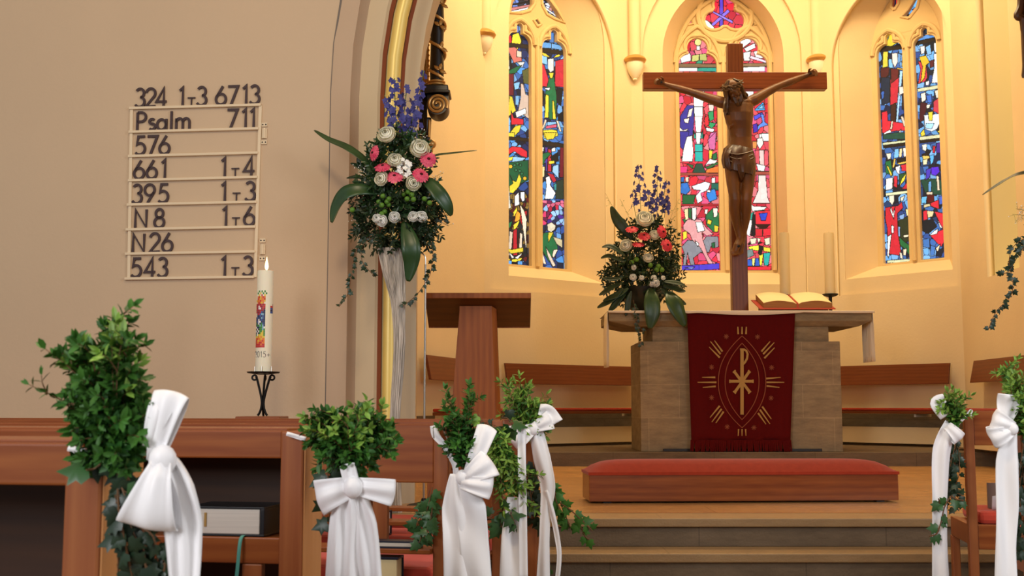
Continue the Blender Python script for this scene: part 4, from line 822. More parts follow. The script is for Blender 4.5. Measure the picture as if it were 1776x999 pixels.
# feet, one over the other, toes pointing down
def foot(heel, toe, Y, w):
    body.tube([P(*heel, Y+.02), P(lerp(heel[0], toe[0], .5), lerp(heel[1], toe[1], .5), Y-.03), P(*toe, Y-.02)], [.036, .042, .034], 10, squash=(1, .75))
    for k in range(5):
        ox = (k-2)*2.7*w; ln = (5.5, 6.2, 5.8, 5, 4)[k if w > 0 else 4-k]
        body.tube([P(toe[0]+ox*.8, toe[1]-3, Y-.02), P(toe[0]+ox, toe[1]+ln*.5, Y-.03), P(toe[0]+ox, toe[1]+ln, Y-.015)], [.0125, .0115, .008], 7)
foot((1283, 414), (1274, 437), FY-.01, 1); foot((1288, 414), (1283, 436), FY+.05, -1)
# hands with five curled fingers
def hand(wr, pal, sgn):
    body.tube([P(*wr, FY+.09), P(*pal, FY+.085)], [.026, .036], 10, squash=(1, .6))
    body.ball(P(*pal, FY+.085), .038, 10, 8, (1, .5, .85))
    dx, dy = pal[0]-wr[0], pal[1]-wr[1]; l_ = sqrt(dx*dx+dy*dy); dx, dy = dx/l_, dy/l_; nx, ny = -dy, dx
    for k in range(4):
        o_ = (k-1.5)*2.9; ln = (5.5, 6.5, 6.2, 4.6)[k]
        a = (pal[0]+dx*3+nx*o_, pal[1]+dy*3+ny*o_); b = (a[0]+dx*ln, a[1]+dy*ln); c = (b[0]+dx*2.6, b[1]+dy*2.6+1.2)
        body.tube([P(*a, FY+.08), P(*b, FY+.045), P(c[0], c[1], FY+.02), P(c[0]-dx*3.5, c[1]-dy*3.5+1.0, FY-.005)], [.0125, .0115, .0105, .008], 8)
    t0 = (pal[0]-dx*2-nx*4*sgn, pal[1]-dy*2-ny*4*sgn); t1 = (t0[0]+dx*3-nx*4.5*sgn, t0[1]+dy*3-ny*4.5*sgn)
    body.tube([P(*t0, FY+.075), P(*t1, FY+.04), P(t1[0]+dx*4, t1[1]+dy*4, FY+.015)], [.0145, .012, .009], 8)
hand((1154, 146.5), (1147, 143.5), -1); hand((1399, 131.5), (1406, 128.5), 1)
# chest and belly relief
for x, y, r in ((1271, 193, .055), (1292, 193, .055)): body.ball(P(x, y, FY-.07), r, 12, 8, (1.1, .6, .8))
for x, y, r in ((1279, 222, .03), (1291, 222, .03), (1279, 234, .028), (1291, 234, .028)): body.ball(P(x, y, FY-.06), r, 10, 6, (1, .5, .9))
for k in range(4):
    for s_ in (-1, 1): body.tube([P(1282+s_*9, 200+k*5, FY-.085), P(1282+s_*15, 201+k*6, FY-.075), P(1282+s_*(20-k*1.2), 205+k*6, FY-.03)], .010, 6)
for s_, xa, xb in ((-1, 1278, 1252), (1, 1283, 1308)): body.tube([P(xa, 178, FY-.085), P((xa+xb)/2, 175, FY-.075), P(xb, 175, FY-.03)], .016, 8)
# neck and head, sunk to the side
body.tube([P(1281, 174, FY), P(1278, 166, FY-.03), P(1275, 159, FY-.06)], [.052, .048, .05], 12)
HC = P(1272, 158, FY-.10); HT = Matrix.Rotation(radians(-20), 3, 'Y') @ Matrix.Rotation(radians(22), 3, 'X')
def H(x, y, z): return HC+HT@Vector((x, y, z))
def hball(x, y, z, r, sc):
    b2 = MB(); b2.ball((0, 0, 0), r, 16, 12, sc)
    bmesh.ops.transform(b2.bm, matrix=Matrix.Translation(H(x, y, z))@HT.to_4x4(), verts=b2.bm.verts[:])
    me = bpy.data.meshes.new('t'); b2.bm.to_mesh(me); body.bm.from_mesh(me); bpy.data.meshes.remove(me); b2.bm.free()
hball(0, .01, .03, .105, (.78, .95, 1.0)); hball(0, -.02, -.055, .075, (.78, .9, 1.15))
hball(0, -.075, .018, .06, (1.05, .35, .25)); hball(-.038, -.075, -.03, .024, (1, .6, .8)); hball(.038, -.075, -.03, .024, (1, .6, .8))
body.tube([H(0, -.085, .012), H(0, -.112, -.028), H(0, -.095, -.04)], [.011, .017, .012], 8)
for s_ in (-1, 1):
    body.tube([H(s_*.055, -.075, .012), H(s_*.03, -.092, .018), H(s_*.008, -.09, .012)], .008, 6)
    hball(s_*.032, -.082, -.002, .014, (1.1, .6, .7)); hball(s_*.082, .0, -.01, .028, (.4, .7, 1.1))
body.tube([H(-.026, -.088, -.066), H(0, -.098, -.063), H(.026, -.088, -.066)], .008, 6); body.tube([H(-.02, -.088, -.079), H(0, -.097, -.081), H(.02, -.088, -.079)], .009, 6)
cb = body.build('carved_figure', 'corpus', cru, angle=180)
rm = cb.modifiers.new('remesh', 'REMESH'); rm.mode = 'VOXEL'; rm.voxel_size = .0075; rm.use_smooth_shade = True
sm_ = cb.modifiers.new('smooth', 'SMOOTH'); sm_.factor = .5; sm_.iterations = 3
tag(cb, 'brown carved figure hanging with arms outstretched, head sunk to one side')
hb = MB(); rng = random.Random(8)
for i in range(46):                                    # hair: strands from the crown down both sides and behind
    a = rng.uniform(-2.15, 2.15)+pi/2; sx = cos(a); sy = sin(a)
    top = H(.03*sx, .03*sy-.01, .125); mid = H(.088*sx, .098*sy, .05+rng.uniform(-.02, .02))
    if sx < -.15: end = P(rng.uniform(1255, 1264), rng.uniform(188, 201), FY-.10+rng.uniform(-.03, .03))
    elif sx > .15: end = P(rng.uniform(1291, 1297), rng.uniform(166, 178), FY-.03+rng.uniform(-.03, .05))
    else: end = P(rng.uniform(1275, 1288), rng.uniform(170, 180), FY+.03)
    m2 = H(.095*sx, .09*sy, -.03); wv_ = Vector((rng.uniform(-.012, .012), rng.uniform(-.01, .01), 0))
    hb.tube(smooth_path([top, mid, m2+wv_, (m2+end)/2-wv_, end], 4), [.012]*12+[.014]*4+[.005], 6)
for i in range(16):                                    # beard
    x = rng.uniform(-.05, .05); hb.tube([H(x, -.07-.02*(1-abs(x)*18), -.085+abs(x)*.9), H(x*.8, -.09, -.12+abs(x)*.3), H(x*.4+rng.uniform(-.01, .01), -.075, -.155+rng.uniform(-.01, .015))], [.013, .014, .005], 6)
o = hb.build('hair_and_beard', 'hairwood', cb); tag(o, 'dark brown carved hair and beard')
cr = MB()
for k in range(3):
    pts = [H(.098*cos(a)*(1+.06*sin(5*a+k*2)), .115*sin(a)*(1+.06*sin(5*a+k*2)), .062+.02*sin(4*a+k*2.1)) for a in [2*pi*i/48 for i in range(49)]]
    cr.tube(pts, .013, 7)
for k in range(18):
    a = 2*pi*k/18; p = H(.1*cos(a), .118*sin(a), .065); q = H(.135*cos(a+.2), .155*sin(a+.2), .065+.03*((k % 3)-1)); cr.tube([p, q], [.008, .001], 5)
o = cr.build('crown_of_thorns', 'hairwood', cb); tag(o, 'dark twisted crown of thorns')
lc = MB(); rows = []
for j, (x, y, hwp, d, Yc) in enumerate(((1284, 257, 22.5, .105, FY), (1282, 264, 27, .13, FY-.005), (1281, 273, 28.5, .14, FY-.015), (1281, 282, 28.5, .145, FY-.025), (1281, 290, 28, .14, FY-.035), (1282, 298, 26.5, .13, FY-.04))):
    rr = ring(x, y, hwp, d, Yc, 48); c = P(x, y, Yc)
    rows.append([c+(p-c)*(1+.045*sin(k*1.3+j*.9)+.02*sin(k*2.9-j))+Vector((0, 0, .035*sin((k-6)*2*pi/48)*(j/5)-.03*cos(k*2*pi/48)*(1 if j < 2 else .5))) for k, p in enumerate(rr)])
lc.loft(rows, True, False)
for k in range(4): lc.tube(smooth_path([P(1261+k*2, 258+k, FY-.10), P(1257+k*2, 272, FY-.12-.008*k), P(1258+k*3, 290+k*2, FY-.12)], 4), [.016]*8+[.010], 7)
for k in range(3): lc.tube(smooth_path([P(1260, 264+k*6, FY-.12), P(1280, 268+k*8, FY-.158), P(1306, 262+k*6, FY-.11)], 5), .009, 6)
for k in range(3): lc.tube(smooth_path([P(1280+k*4, 285, FY-.16), P(1283+k*3, 300, FY-.155), P(1286+k, 316-k*3, FY-.10)], 4), [.016]*8+[.006], 7)
o = lc.build('loincloth', 'clothwood', cb); tag(o, 'dark brown carved loincloth')
for x, y in ((1147, 143), (1405, 128)): nl = MB(); nl.lathe([(.012, 0), (.012, .02), (.005, .022)], P(x, y, FY+.03), 8, axis=Vector((0, -1, 0))); nl.build('nail', 'iron', cb)
nl = MB(); nl.lathe([(.014, 0), (.014, .02), (.006, .022)], P(1281, 427, FY-.07), 8, axis=Vector((0, -1, 0)))
nl.build('nail', 'iron', cb)
# ---- open altar book on its low stand
BYc = AY+.22
bk = thing('open_book', 'large open book with red edging on a low stand on the altar', 'book', (P(1378, 535, BYc).x, BYc, MZ+.0135))
def B(x, y, dY=0): return P(x, y, BYc+dY)
for nm, (gx, gy_) in (('l', (0, 0)),): pass
z0 = MZ+.02
def page_block(xo, xi, lift, name):
    mb = MB(); n = 10; top, bot = [], []
    for i in range(n+1):
        u = i/n; x = lerp(xo, xi, u); h = .055+.03*sin(pi*min(1, u*1.0))*1.0*(1-u*.4); top.append((x, h if u < .97 else .045))
    for (x, h) in top:
        pass
    rows = []
    for yy, rise in ((-.15, 0), (.22, .125)):
        rows.append([Vector((x, BYc+yy, z0+.028+rise+h)) for x, h in top])
    mid = [[lerp(rows[0][i], rows[1][i], k/5) for i in range(n+1)] for k in range(6)]
    mb.grid(mid); mb.build('page_spread', 'page', bk)
    mb = MB()
    mb.grid([rows[0], [Vector((p.x, p.y, z0+.028)) for p in rows[0]]]); o_ = [m_[0] for m_ in mid] if xo < xi else [m_[0] for m_ in mid]
    mb.grid([o_, [Vector((p.x, p.y, z0+.028+.125*(p.y-BYc+.15)/.37)) for p in o_]])
    mb.grid([rows[1], [Vector((p.x, p.y, z0+.153)) for p in rows[1]]]); mb.build('page_edges', 'edge', bk)
xl, xm, xr = B(1319, 530).x, B(1377, 530).x, B(1436, 530).x
page_block(xl, xm-.008, 0, 'l'); page_block(xr, xm+.008, 0, 'r')
mb = MB(); mb.hexa([(xl-.045, BYc-.17, z0+.016), (xr+.03, BYc-.17, z0+.016), (xl-.045, BYc+.24, z0+.141), (xr+.03, BYc+.24, z0+.141), (xl-.045, BYc-.17, z0+.026), (xr+.03, BYc-.17, z0+.026), (xl-.045, BYc+.24, z0+.151), (xr+.03, BYc+.24, z0+.151)]); o = mb.build('cover', 'redcover', bk, smooth=False); tag(o, 'red book cover')
mb = MB(); mb.hexa([(xm-.012, BYc-.155, z0+.03), (xm+.012, BYc-.155, z0+.03), (xm-.012, BYc+.22, z0+.155), (xm+.012, BYc+.22, z0+.155), (xm-.006, BYc-.155, z0+.082), (xm+.008, BYc-.155, z0+.082), (xm-.006, BYc+.22, z0+.208), (xm+.008, BYc+.22, z0+.208)]); o = mb.build('ribbon_marker', 'redcover', bk, smooth=False); tag(o, 'red ribbon marker in the fold')
mb = MB(); mb.hexa([(xl+.02, BYc-.12, MZ+.0135), (xr-.03, BYc-.12, MZ+.0135), (xl+.02, BYc+.2, MZ+.0135), (xr-.03, BYc+.2, MZ+.0135), (xl+.02, BYc-.12, z0+.022), (xr-.03, BYc-.12, z0+.022), (xl+.02, BYc+.2, z0+.134), (xr-.03, BYc+.2, z0+.134)]); mb.build('low_stand', 'lectern_dark', bk, smooth=False, bevel=.004)
# ---- two thick altar candles
for x, yt, yb, Yc, lab in ((1440, 404, 511, AY+.66, 'thick pale altar candle on a black holder behind the open book, right end'), (1362, 404, 513, AY+.80, 'thick pale altar candle behind the open book, nearer the cross')):
    ca = thing('altar_candle', lab, 'candle', (P(x, yb, Yc).x, Yc, MZ+.0135), group='altar candles'); X = P(x, yb, Yc).x; r = 9.0/1970*Yc; zt_, zb_ = P(x, yt, Yc).z, P(x, yb, Yc).z
    mb = MB(); mb.lathe([(r, zb_), (r, zt_-.01), (r*.93, zt_), (r*.5, zt_-.012), (.002, zt_-.014)], (X, Yc, 0), 24); mb.build('wax_column', 'altarcandle', ca)
    mb = MB(); mb.tube([(X, Yc, zt_-.014), (X+.002, Yc, zt_+.012)], .002, 5); mb.build('wick', 'iron', ca)
    mb = MB(); mb.lathe([(.05, MZ+.0135), (.05, MZ+.022), (.018, MZ+.03), (.018, zb_-.03), (.07, zb_-.012), (.085, zb_), (.085, zb_+.006), (r, zb_+.006)], (X, Yc, 0), 24); mb.build('holder', 'iron', ca)
# ================================================================== KNEELER
KY = 7.12
k0, k1 = P(1021, 860, KY).x, P(1564, 860, KY).x; kw = k1-k0
kn = thing('kneeling_bench', 'long low kneeling bench with red padded top before the altar', 'bench', ((k0+k1)/2, KY, FLOOR_Z), radians(3))
h = .255
mb = MB(); mb.box(-kw/2, kw/2, 0, .025, .012, .175); mb.build('front_board', 'kneeler', kn, local=True, smooth=False, bevel=.003)
mb = MB(); mb.box(-kw/2, -kw/2+.025, .026, .34, .012, .175); mb.box(kw/2-.025, kw/2, .026, .34, .012, .175); mb.box(-kw/2, kw/2, .341, .365, .012, .175); mb.build('side_board', 'kneeler', kn, local=True, smooth=False, bevel=.003)
mb = MB(); rows = []
for j in range(9):
    v = j/8
    rows.append([(lerp(-kw/2-.006, kw/2+.006, i/40), lerp(-.008, .372, v), .176+.072*(1-abs(2*v-1)**3.2)*(1-abs(2*i/40-1)**14)+.014) for i in range(41)])
mb.grid(rows); bot = [[(p[0], p[1], .172) for p in r] for r in rows]
mb.grid(bot[::-1]); 
for a, b in ((rows[0], bot[0]), (rows[-1], bot[-1]), ([r[0] for r in rows], [r[0] for r in bot]), ([r[-1] for r in rows], [r[-1] for r in bot])): mb.grid([a, b])
mb.build('cushion', 'red', kn, local=True, angle=70)
for x in (-kw/2+.09, kw/2-.13): mb = MB(); mb.box(x, x+.05, .03, .08, 0, .013); mb.build('foot', 'ebony', kn, local=True, smooth=False)
# ================================================================== WALL BENCHES OF THE APSE
def wall_bench(pts, lab, panel=True):
    """pts: polyline along the wall (2D), bench offset inward"""
    a, b = Vector(pts[0]), Vector(pts[1]); d = (b-a).normalized(); n = Vector((d.y, -d.x)); ln = (b-a).length
    t = thing('wall_bench', lab, 'bench', (a.x, a.y, POD_Z), atan2(d.y, d.x), group='wall benches of the apse')
    s_ = .36
    mb = MB(); mb.hexa([(0, -.10, .70), (ln, -.10, .70), (0, -.07, .70), (ln, -.07, .70), (0, -.05, .935), (ln, -.05, .935), (0, -.02, .935), (ln, -.02, .935)]); mb.build('back_panel', 'bench', t, local=True, smooth=False, bevel=.004)
    mb = MB(); mb.box(0, ln, -.46, -.11, .365, .395); mb.build('seat_board', 'bench', t, local=True, smooth=False, bevel=.004)
    mb = MB(); mb.box(.0, ln, -.45, -.11, .396, .43); mb.build('seat_cushion', 'red', t, local=True, smooth=False, bevel=.012)
    mb = MB(); mb.box(0, ln, -.36, -.33, .03, .215); mb.build('foot_panel', 'plaster', t, local=True, smooth=False, bevel=.003)
    for k in range(max(2, int(ln/.7))):
        x = .25+(ln-.5)*k/max(1, int(ln/.7)-1)
        for b_ in ((-.329, -.05, .06, .10), (-.40, -.05, .33, .364), (-.055, -.005, .74, .88)):
            mb = MB(); mb.box(x-.012, x+.012, *b_); mb.build('bracket', 'white', t, local=True, smooth=False)
    return t
F1 = Facet(WA, WB); off = .06
def ins(F, u): q = F.pt(u, 0, -off); return (q.x, q.y)
wall_bench([ins(F1, .15), ins(F1, F1.len-.35)], 'wooden wall bench of the apse seen left of the lectern column')
uL, uR = U(FL, 880, 640, -.15), U(FL, 1108, 640, -.12)
wall_bench([ins(FL, uL), ins(FL, min(uR, FL.len-.06))], 'wooden wall bench of the apse between lectern and altar')
uL, uR = .10, U(FR, 1688, 640, -.12)
wall_bench([ins(FR, uL), ins(FR, min(uR, FR.len-.12))], 'wooden wall bench of the apse right of the altar')
wall_bench([ins(FG, .62), ins(FG, 3.2)], 'wooden wall bench of the apse along the right side wall')
# ================================================================== LECTERN, MICROPHONE STAND
LY = 7.0
le = thing('lectern', 'brown wooden lectern with tapered column and wide sloping desk', 'lectern', (P(830, 700, LY+.2).x, LY+.2, FLOOR_Z))
dl, dr = P(737, 512, LY).x, P(921, 512, LY).x; zt_, zb_ = P(830, 511, LY).z, P(830, 567, LY+.32).z
mb = MB(); mb.hexa([(dl, LY, zt_-.022), (dr, LY, zt_-.022), (dl, LY+.33, zb_), (dr, LY+.33, zb_), (dl, LY, zt_+.006), (dr, LY, zt_+.006), (dl, LY+.33, zb_+.03), (dr, LY+.33, zb_+.03)]); mb.build('desk', 'lectern_dark', le, smooth=False, bevel=.003)
mb = MB(); mb.box(dl, dr, LY-.014, LY-.001, zt_-.024, zt_+.010); mb.build('desk_edge', 'lectern', le, smooth=False, bevel=.003)
mb = MB(); mb.hexa([(dl, LY+.331, zb_-.005), (dr, LY+.331, zb_-.005), (dl, LY+.35, zb_-.005), (dr, LY+.35, zb_-.005), (dl, LY+.331, zb_+.06), (dr, LY+.331, zb_+.06), (dl, LY+.35, zb_+.06), (dr, LY+.35, zb_+.06)]); mb.build('book_ledge', 'lectern', le, smooth=False, bevel=.003)
c0, c1 = P(797, 536, LY+.08), P(861, 536, LY+.08); zt2 = c0.z; y0, y1 = LY+.08, LY+.26
def col_ring(z, grow):
    xl_, xr_ = c0.x-grow, c1.x+grow*.55; ch = .03
    return [(xl_, y0-grow*.3, z), (xr_-ch, y0-grow*.3, z), (xr_, y0+ch, z), (xr_, y1+grow*.3, z), (xl_, y1+grow*.3, z)]
top = col_ring(zt2, 0); top2 = [(x, y, zt_-.02-(zt_-zb_)*(y-LY)/.33) for x, y, z in top]
mb = MB(); mb.loft([col_ring(FLOOR_Z+.05, .085), top, top2], True, True); mb.build('column', 'lectern', le, smooth=False, bevel=.003)
mb = MB(); mb.box(c0.x-.14, c1.x+.12, y0-.08, y1+.1, FLOOR_Z, FLOOR_Z+.05); mb.build('base', 'lectern', le, smooth=False, bevel=.005)
PY = 6.86
px_ = P(737, 600, PY).x
ms = thing('microphone_stand', 'slim silver pole with bent top standing left of the lectern', 'stand', (px_, PY, FLOOR_Z))
mb = MB(); mb.lathe([(.001, FLOOR_Z), (.10, FLOOR_Z), (.10, FLOOR_Z+.012), (.02, FLOOR_Z+.03), (.012, FLOOR_Z+.05)], (px_, PY, 0), 24); mb.build('base', 'iron', ms)
zt_ = P(737, 458, PY).z
mb = MB(); mb.tube([(px_, PY, FLOOR_Z+.03), (px_, PY, zt_)], .0065, 12); mb.build('pole', 'steel', ms)
mb = MB(); mb.tube(smooth_path([(px_, PY, zt_), (px_-.003, PY, zt_+.045), (px_-.02, PY, zt_+.064), (px_-.05, PY+.01, zt_+.066), (px_-.07, PY+.03, zt_+.052)], 5), .0045, 8); mb.ball((px_-.075, PY+.035, zt_+.047), .013, 10, 8); mb.build('gooseneck', 'steel', ms)
# ================================================================== BLACK AND GOLD CARVED COLUMN BEHIND THE ARCH
EY = 7.85
ec = thing('carved_column', 'black column with gilded vine spiral on a volute bracket behind the arch', 'column', (P(758, 205, EY).x, EY, P(758, 205, EY).z))
def Q(x, y, d=0): return P(x, y, EY+d)
mb = MB(); mb.hexa([Q(714, 245, .12), Q(741, 245, .12), Q(714, 245, .2), Q(741, 245, .2), Q(716, -160, .12), Q(741, -160, .12), Q(716, -160, .2), Q(741, -160, .2)]); mb.build('backboard', 'ebony', ec, smooth=False)
mb = MB()
for x, w_ in ((737, .012), (742.5, .006)): mb.tube([Q(x, 150, .1), Q(x, -160, .1)], w_, 8)
mb.tube([Q(722, 100, .11), Q(737, 130, .1)], .012, 8); mb.tube([Q(724, 122, .11), Q(741, 142, .1)], .012, 8)
for k in range(26): mb.ball(Q(743, 150-k*9, .09), .010, 8, 6)
mb.build('gilt_moulding', 'goldleaf', ec)
X = Q(758, 80).x; zc0, zc1 = Q(758, 140).z, Q(758, -160).z; r = 12/1970*EY
mb = MB(); mb.lathe([(r*1.02, zc0-.01)]+[(r*(1+.05*sin(i*.8)), lerp(zc0, zc1, i/30)) for i in range(31)], (X, EY, 0), 20); mb.build('shaft', 'ebony', ec)
mb = MB(); pitch = .21; n = int((zc1-zc0)/pitch*20)
mb.tube([(X+(r+.010)*cos(2*pi*i/20+.6), EY-(r+.010)*sin(2*pi*i/20+.6), zc0+pitch*i/20) for i in range(n)], .0085, 8)
for k in range(int((zc1-zc0)/.16)):
    a = 2*pi*(k*.5)+1.2+.9*(k % 2); z = zc0+.06+k*.16; c = Vector((X+(r+.012)*cos(a), EY-abs((r+.012)*sin(a)), z)); nn = Vector((cos(a), -abs(sin(a)), 0)).normalized()
    for dv in (Vector((.3, 0, 1)), Vector((-.6, 0, .6)), Vector((.7, 0, -.3))): mb.leaf(c, dv, nn, .055, .03, .1, .2)
mb.build('gilded_vine', 'goldleaf', ec, solid=.004)
mb = MB(); 
for z, rr in ((zc0-.012, 1.15), (zc0-.035, 1.3), (zc0-.058, 1.18)): mb.lathe([(r*rr*.9, z-.011), (r*rr+.006, z-.004), (r*rr+.006, z+.004), (r*rr*.9, z+.011)], (X, EY, 0), 24)
mb.build('base_ring', 'goldleaf', ec)
zz0, zz1 = Q(758, 167).z, Q(758, 152).z
mb = MB(); mb.box(X-.085, X+.085, EY-.085, EY+.11, zz0, zz1); mb.box(X-.10, X+.10, EY-.10, EY+.11, zz0, zz0+.022); mb.build('bracket_slab', 'ebony', ec, smooth=False, bevel=.008)
vc = Q(760, 187); vr = 19/1970*EY
mb = MB(); mb.lathe([(.001, -.09), (vr*.95, -.09), (vr, -.075), (vr, .09), (.001, .09)], (vc.x, EY, vc.z), 28, axis=Vector((0, 1, 0))); mb.hexa([(vc.x-vr, EY-.05, vc.z), (vc.x+vr*.9, EY-.05, vc.z), (vc.x-vr, EY+.1, vc.z), (vc.x+vr*.9, EY+.1, vc.z), (vc.x-vr, EY-.05, zz0), (vc.x+vr, EY-.05, zz0), (vc.x-vr, EY+.1, zz0), (vc.x+vr, EY+.1, zz0)]); mb.build('volute', 'ebony', ec, angle=30)
mb = MB(); pts = []
for i in range(70):
    a = i/70*2*pi*2.6; rr = vr*(.12+.82*i/70); pts.append((vc.x-rr*cos(a), EY-.095, vc.z+rr*sin(a)))
mb.tube(pts, .010, 8); mb.build('volute_scroll', 'goldleaf', ec)
mb = MB(); mb.tube([Q(741, 205, .05), Q(741, 240, .05), Q(738, 262, .08)], [.03, .022, .016], 8); mb.build('lower_drop', 'ebony', ec)
mb = MB(); mb.tube([Q(745, 208, .02), Q(744, 238, .02)], .008, 7); mb.ball(Q(748, 250, .02), .035, 12, 8); mb.tube([Q(728, 238, .03), Q(742, 252, .02)], .012, 7); mb.tube([Q(748, 255, .02), Q(747, 270, .03)], [.016, .01], 7); mb.build('gilt_drop', 'goldleaf', ec)
ec2 = thing('carved_ornament', 'brown carved ornament at the upper right edge on the side wall', 'ornament', P(1775, 20, 9.7))
def Q2(x, y, d=0): return P(x, y, 9.7+d)
mb = MB(); mb.tube(smooth_path([Q2(1768, -40), Q2(1771, -5), Q2(1770, 14), Q2(1764, 29), Q2(1773, 34), Q2(1776, 60), Q2(1777, 110), Q2(1775, 135)], 4), [.03]*4+[.035]*8+[.03]*8+[.02]*8+[.012], 8)
mb.box(Q2(1772, 0).x, Q2(1772, 0).x+.25, 9.66, 9.75, Q2(1772, 120).z, Q2(1772, -80).z); mb.build('scroll', 'clothwood', ec2)
# ================================================================== HYMN BOARD
HB0 = Vector((wally(P(340, 330, 7.05).x), 0, 0))
def hp(x, y, off=.012):
    r_ = ray(x, y); t = (WY-off+WX*WS)/(r_.y+WS*r_.x); return Vector((r_.x*t, r_.y*t, EYE+r_.z*t))
SH = [(229, 189, 452, 183), (228, 230, 448, 224), (227, 272, 447, 266), (227, 314, 446, 308), (225, 356, 445, 351), (223, 399, 443, 394), (222, 441, 442, 437), (221, 484, 440, 481)]
mid = hp(337, 481); hbd = thing('hymn_board', 'white rail frame on the wall holding brown hymn numbers', 'hymn board', mid)
wn = Vector((-WS, -1, 0)).normalized()
for (xa, ya, xb, yb) in SH:
    a, b = hp(xa-3, ya+2, 0), hp(xb+2, yb+2, 0); up = Vector((0, 0, 1))
    mb = MB(); mb.hexa([a, b, a+wn*.022, b+wn*.022, a+up*.016, b+up*.016, a+wn*.022+up*.016, b+wn*.022+up*.016]); mb.build('shelf_rail', 'boardwhite', hbd, smooth=False, bevel=.002)
for (xa, ya), (xb, yb) in (((227, 189), (222, 484)), ((450, 184), (441, 481))):
    a, b = hp(xa, ya, .002), hp(xb, yb, .002); dx = Vector((.018, 0, 0))
    mb = MB(); mb.hexa([a, a+dx, a+wn*.012, a+dx+wn*.012, b, b+dx, b+wn*.012, b+dx+wn*.012]); mb.build('upright', 'boardwhite', hbd, smooth=False)
def arcs(cx, cy, rx, ry, a0, a1, n=12): return [(cx+rx*cos(radians(a0+(a1-a0)*i/n)), cy+ry*sin(radians(a0+(a1-a0)*i/n))) for i in range(n+1)]
GL = {'0': [arcs(.3, .5, .26, .5, 0, 360, 24)], '1': [[(.12, .82), (.3, 1.0), (.3, 0)]], '2': [arcs(.3, .72, .25, .27, 170, -35)+[(.05, .02), (.58, .02)]],
      '3': [arcs(.28, .75, .22, .24, 150, -80), arcs(.27, .27, .27, .27, 85, -150)], '4': [[(.58, .26), (.02, .26), (.42, 1.0), (.42, 0)]],
      '5': [[(.54, .98), (.18, .98), (.11, .55)]+arcs(.27, .32, .29, .31, 110, -140)], '6': [arcs(.3, .3, .27, .29, 0, 360, 24), [(.40, 1.0), (.06, .42)]],
      '7': [[(.02, .98), (.56, .98), (.2, 0)]], '8': [arcs(.3, .75, .2, .23, 0, 360, 20), arcs(.3, .27, .26, .27, 0, 360, 20)], '9': [arcs(.3, .7, .27, .29, 0, 360, 24), [(.20, 0), (.54, .58)]],
      'P': [[(.08, 0), (.08, .98)], [(.08, .98), (.28, .98)]+arcs(.28, .73, .26, .25, 90, -90)+[(.08, .48)]], 's': [arcs(.22, .47, .15, .13, 40, 270)+arcs(.22, .2, .17, .16, 90, -140)],
      'a': [arcs(.26, .29, .24, .28, 0, 360, 20), [(.52, .6), (.52, 0)]], 'l': [[(.1, 0), (.1, 1.0)]], 'm': [[(.06, 0), (.06, .6)], arcs(.24, .38, .18, .22, 180, 0)+[(.42, 0)], arcs(.60, .38, .18, .22, 180, 0)+[(.78, 0)]],
      'N': [[(.06, 0), (.06, .98), (.66, .02), (.66, .98)]], 'T': [[(.0, .5), (.5, .5)], [(.25, .5), (.25, 0)]], '+': [[(0, .4), (.5, .4)], [(.25, .15), (.25, .65)]]}
def glyph(ch, org, ux, uz, nrm, H_, st, th, name, mt, parent=None):
    mb = MB()
    for ln in GL[ch]:
        pts = [org+ux*(x*H_)+uz*(y*H_) for x, y in ln]; n = len(pts); clo = (pts[0]-pts[-1]).length < 1e-5; rg = []
        for i, p in enumerate(pts):
            pa = pts[i-1] if i > 0 else (pts[-2] if clo else p); pb = pts[i+1] if i < n-1 else (pts[1] if clo else p)
            t1 = (p-pa).normalized() if (p-pa).length > 1e-6 else (pb-p).normalized(); t2 = (pb-p).normalized() if (pb-p).length > 1e-6 else t1
            t = (t1+t2); t = t.normalized() if t.length > 1e-5 else t1
            s_ = nrm.cross(t); kk = 1/max(.55, t.dot(t1))
            rg.append([p+s_*st/2*kk, p-s_*st/2*kk, p-s_*st/2*kk+nrm*th, p+s_*st/2*kk+nrm*th])
        mb.loft(rg, True, not clo)
    return mb.build(name, mt, parent, smooth=False)
ORD = ['first', 'second', 'third', 'fourth', 'fifth', 'sixth', 'seventh', 'eighth', 'ninth', 'tenth']
ROWS = [('324 1T3 6713', 'top', 184.5, [('3', 243), ('2', 261), ('4', 280), ('1', 314), ('T', 332), ('3', 350), ('6', 383), ('7', 404), ('1', 424), ('3', 442)]),
        ('Psalm 711', 'Psalm', 227, [('P', 245), ('s', 263), ('a', 281), ('l', 297), ('m', 317), ('7', 403), ('1', 423), ('1', 437)]),
        ('576', '576', 269, [('5', 243), ('7', 264), ('6', 285)]), ('661', '661', 311, [('6', 241), ('6', 263), ('1', 283), ('1', 387), ('T', 408), ('4', 432)]),
        ('395', '395', 353, [('3', 238), ('9', 259), ('5', 283), ('1', 387), ('T', 410), ('3', 434)]), ('N8', 'N 8', 395.5, [('N', 244), ('8', 276), ('1', 389), ('T', 409), ('6', 432)]),
        ('N26', 'N 26', 438, [('N', 240), ('2', 268), ('6', 290)]), ('543', '543', 480, [('5', 236), ('4', 260), ('3', 282), ('1', 387), ('T', 408), ('3', 430)])]
ux = Vector((1, -WS, 0)).normalized(); uzv = Vector((0, 0, 1)); WID = {'N': .72, 'm': .84, 'l': .2, 's': .4, 'a': .58, 'T': .5, '1': .42, 'P': .6}
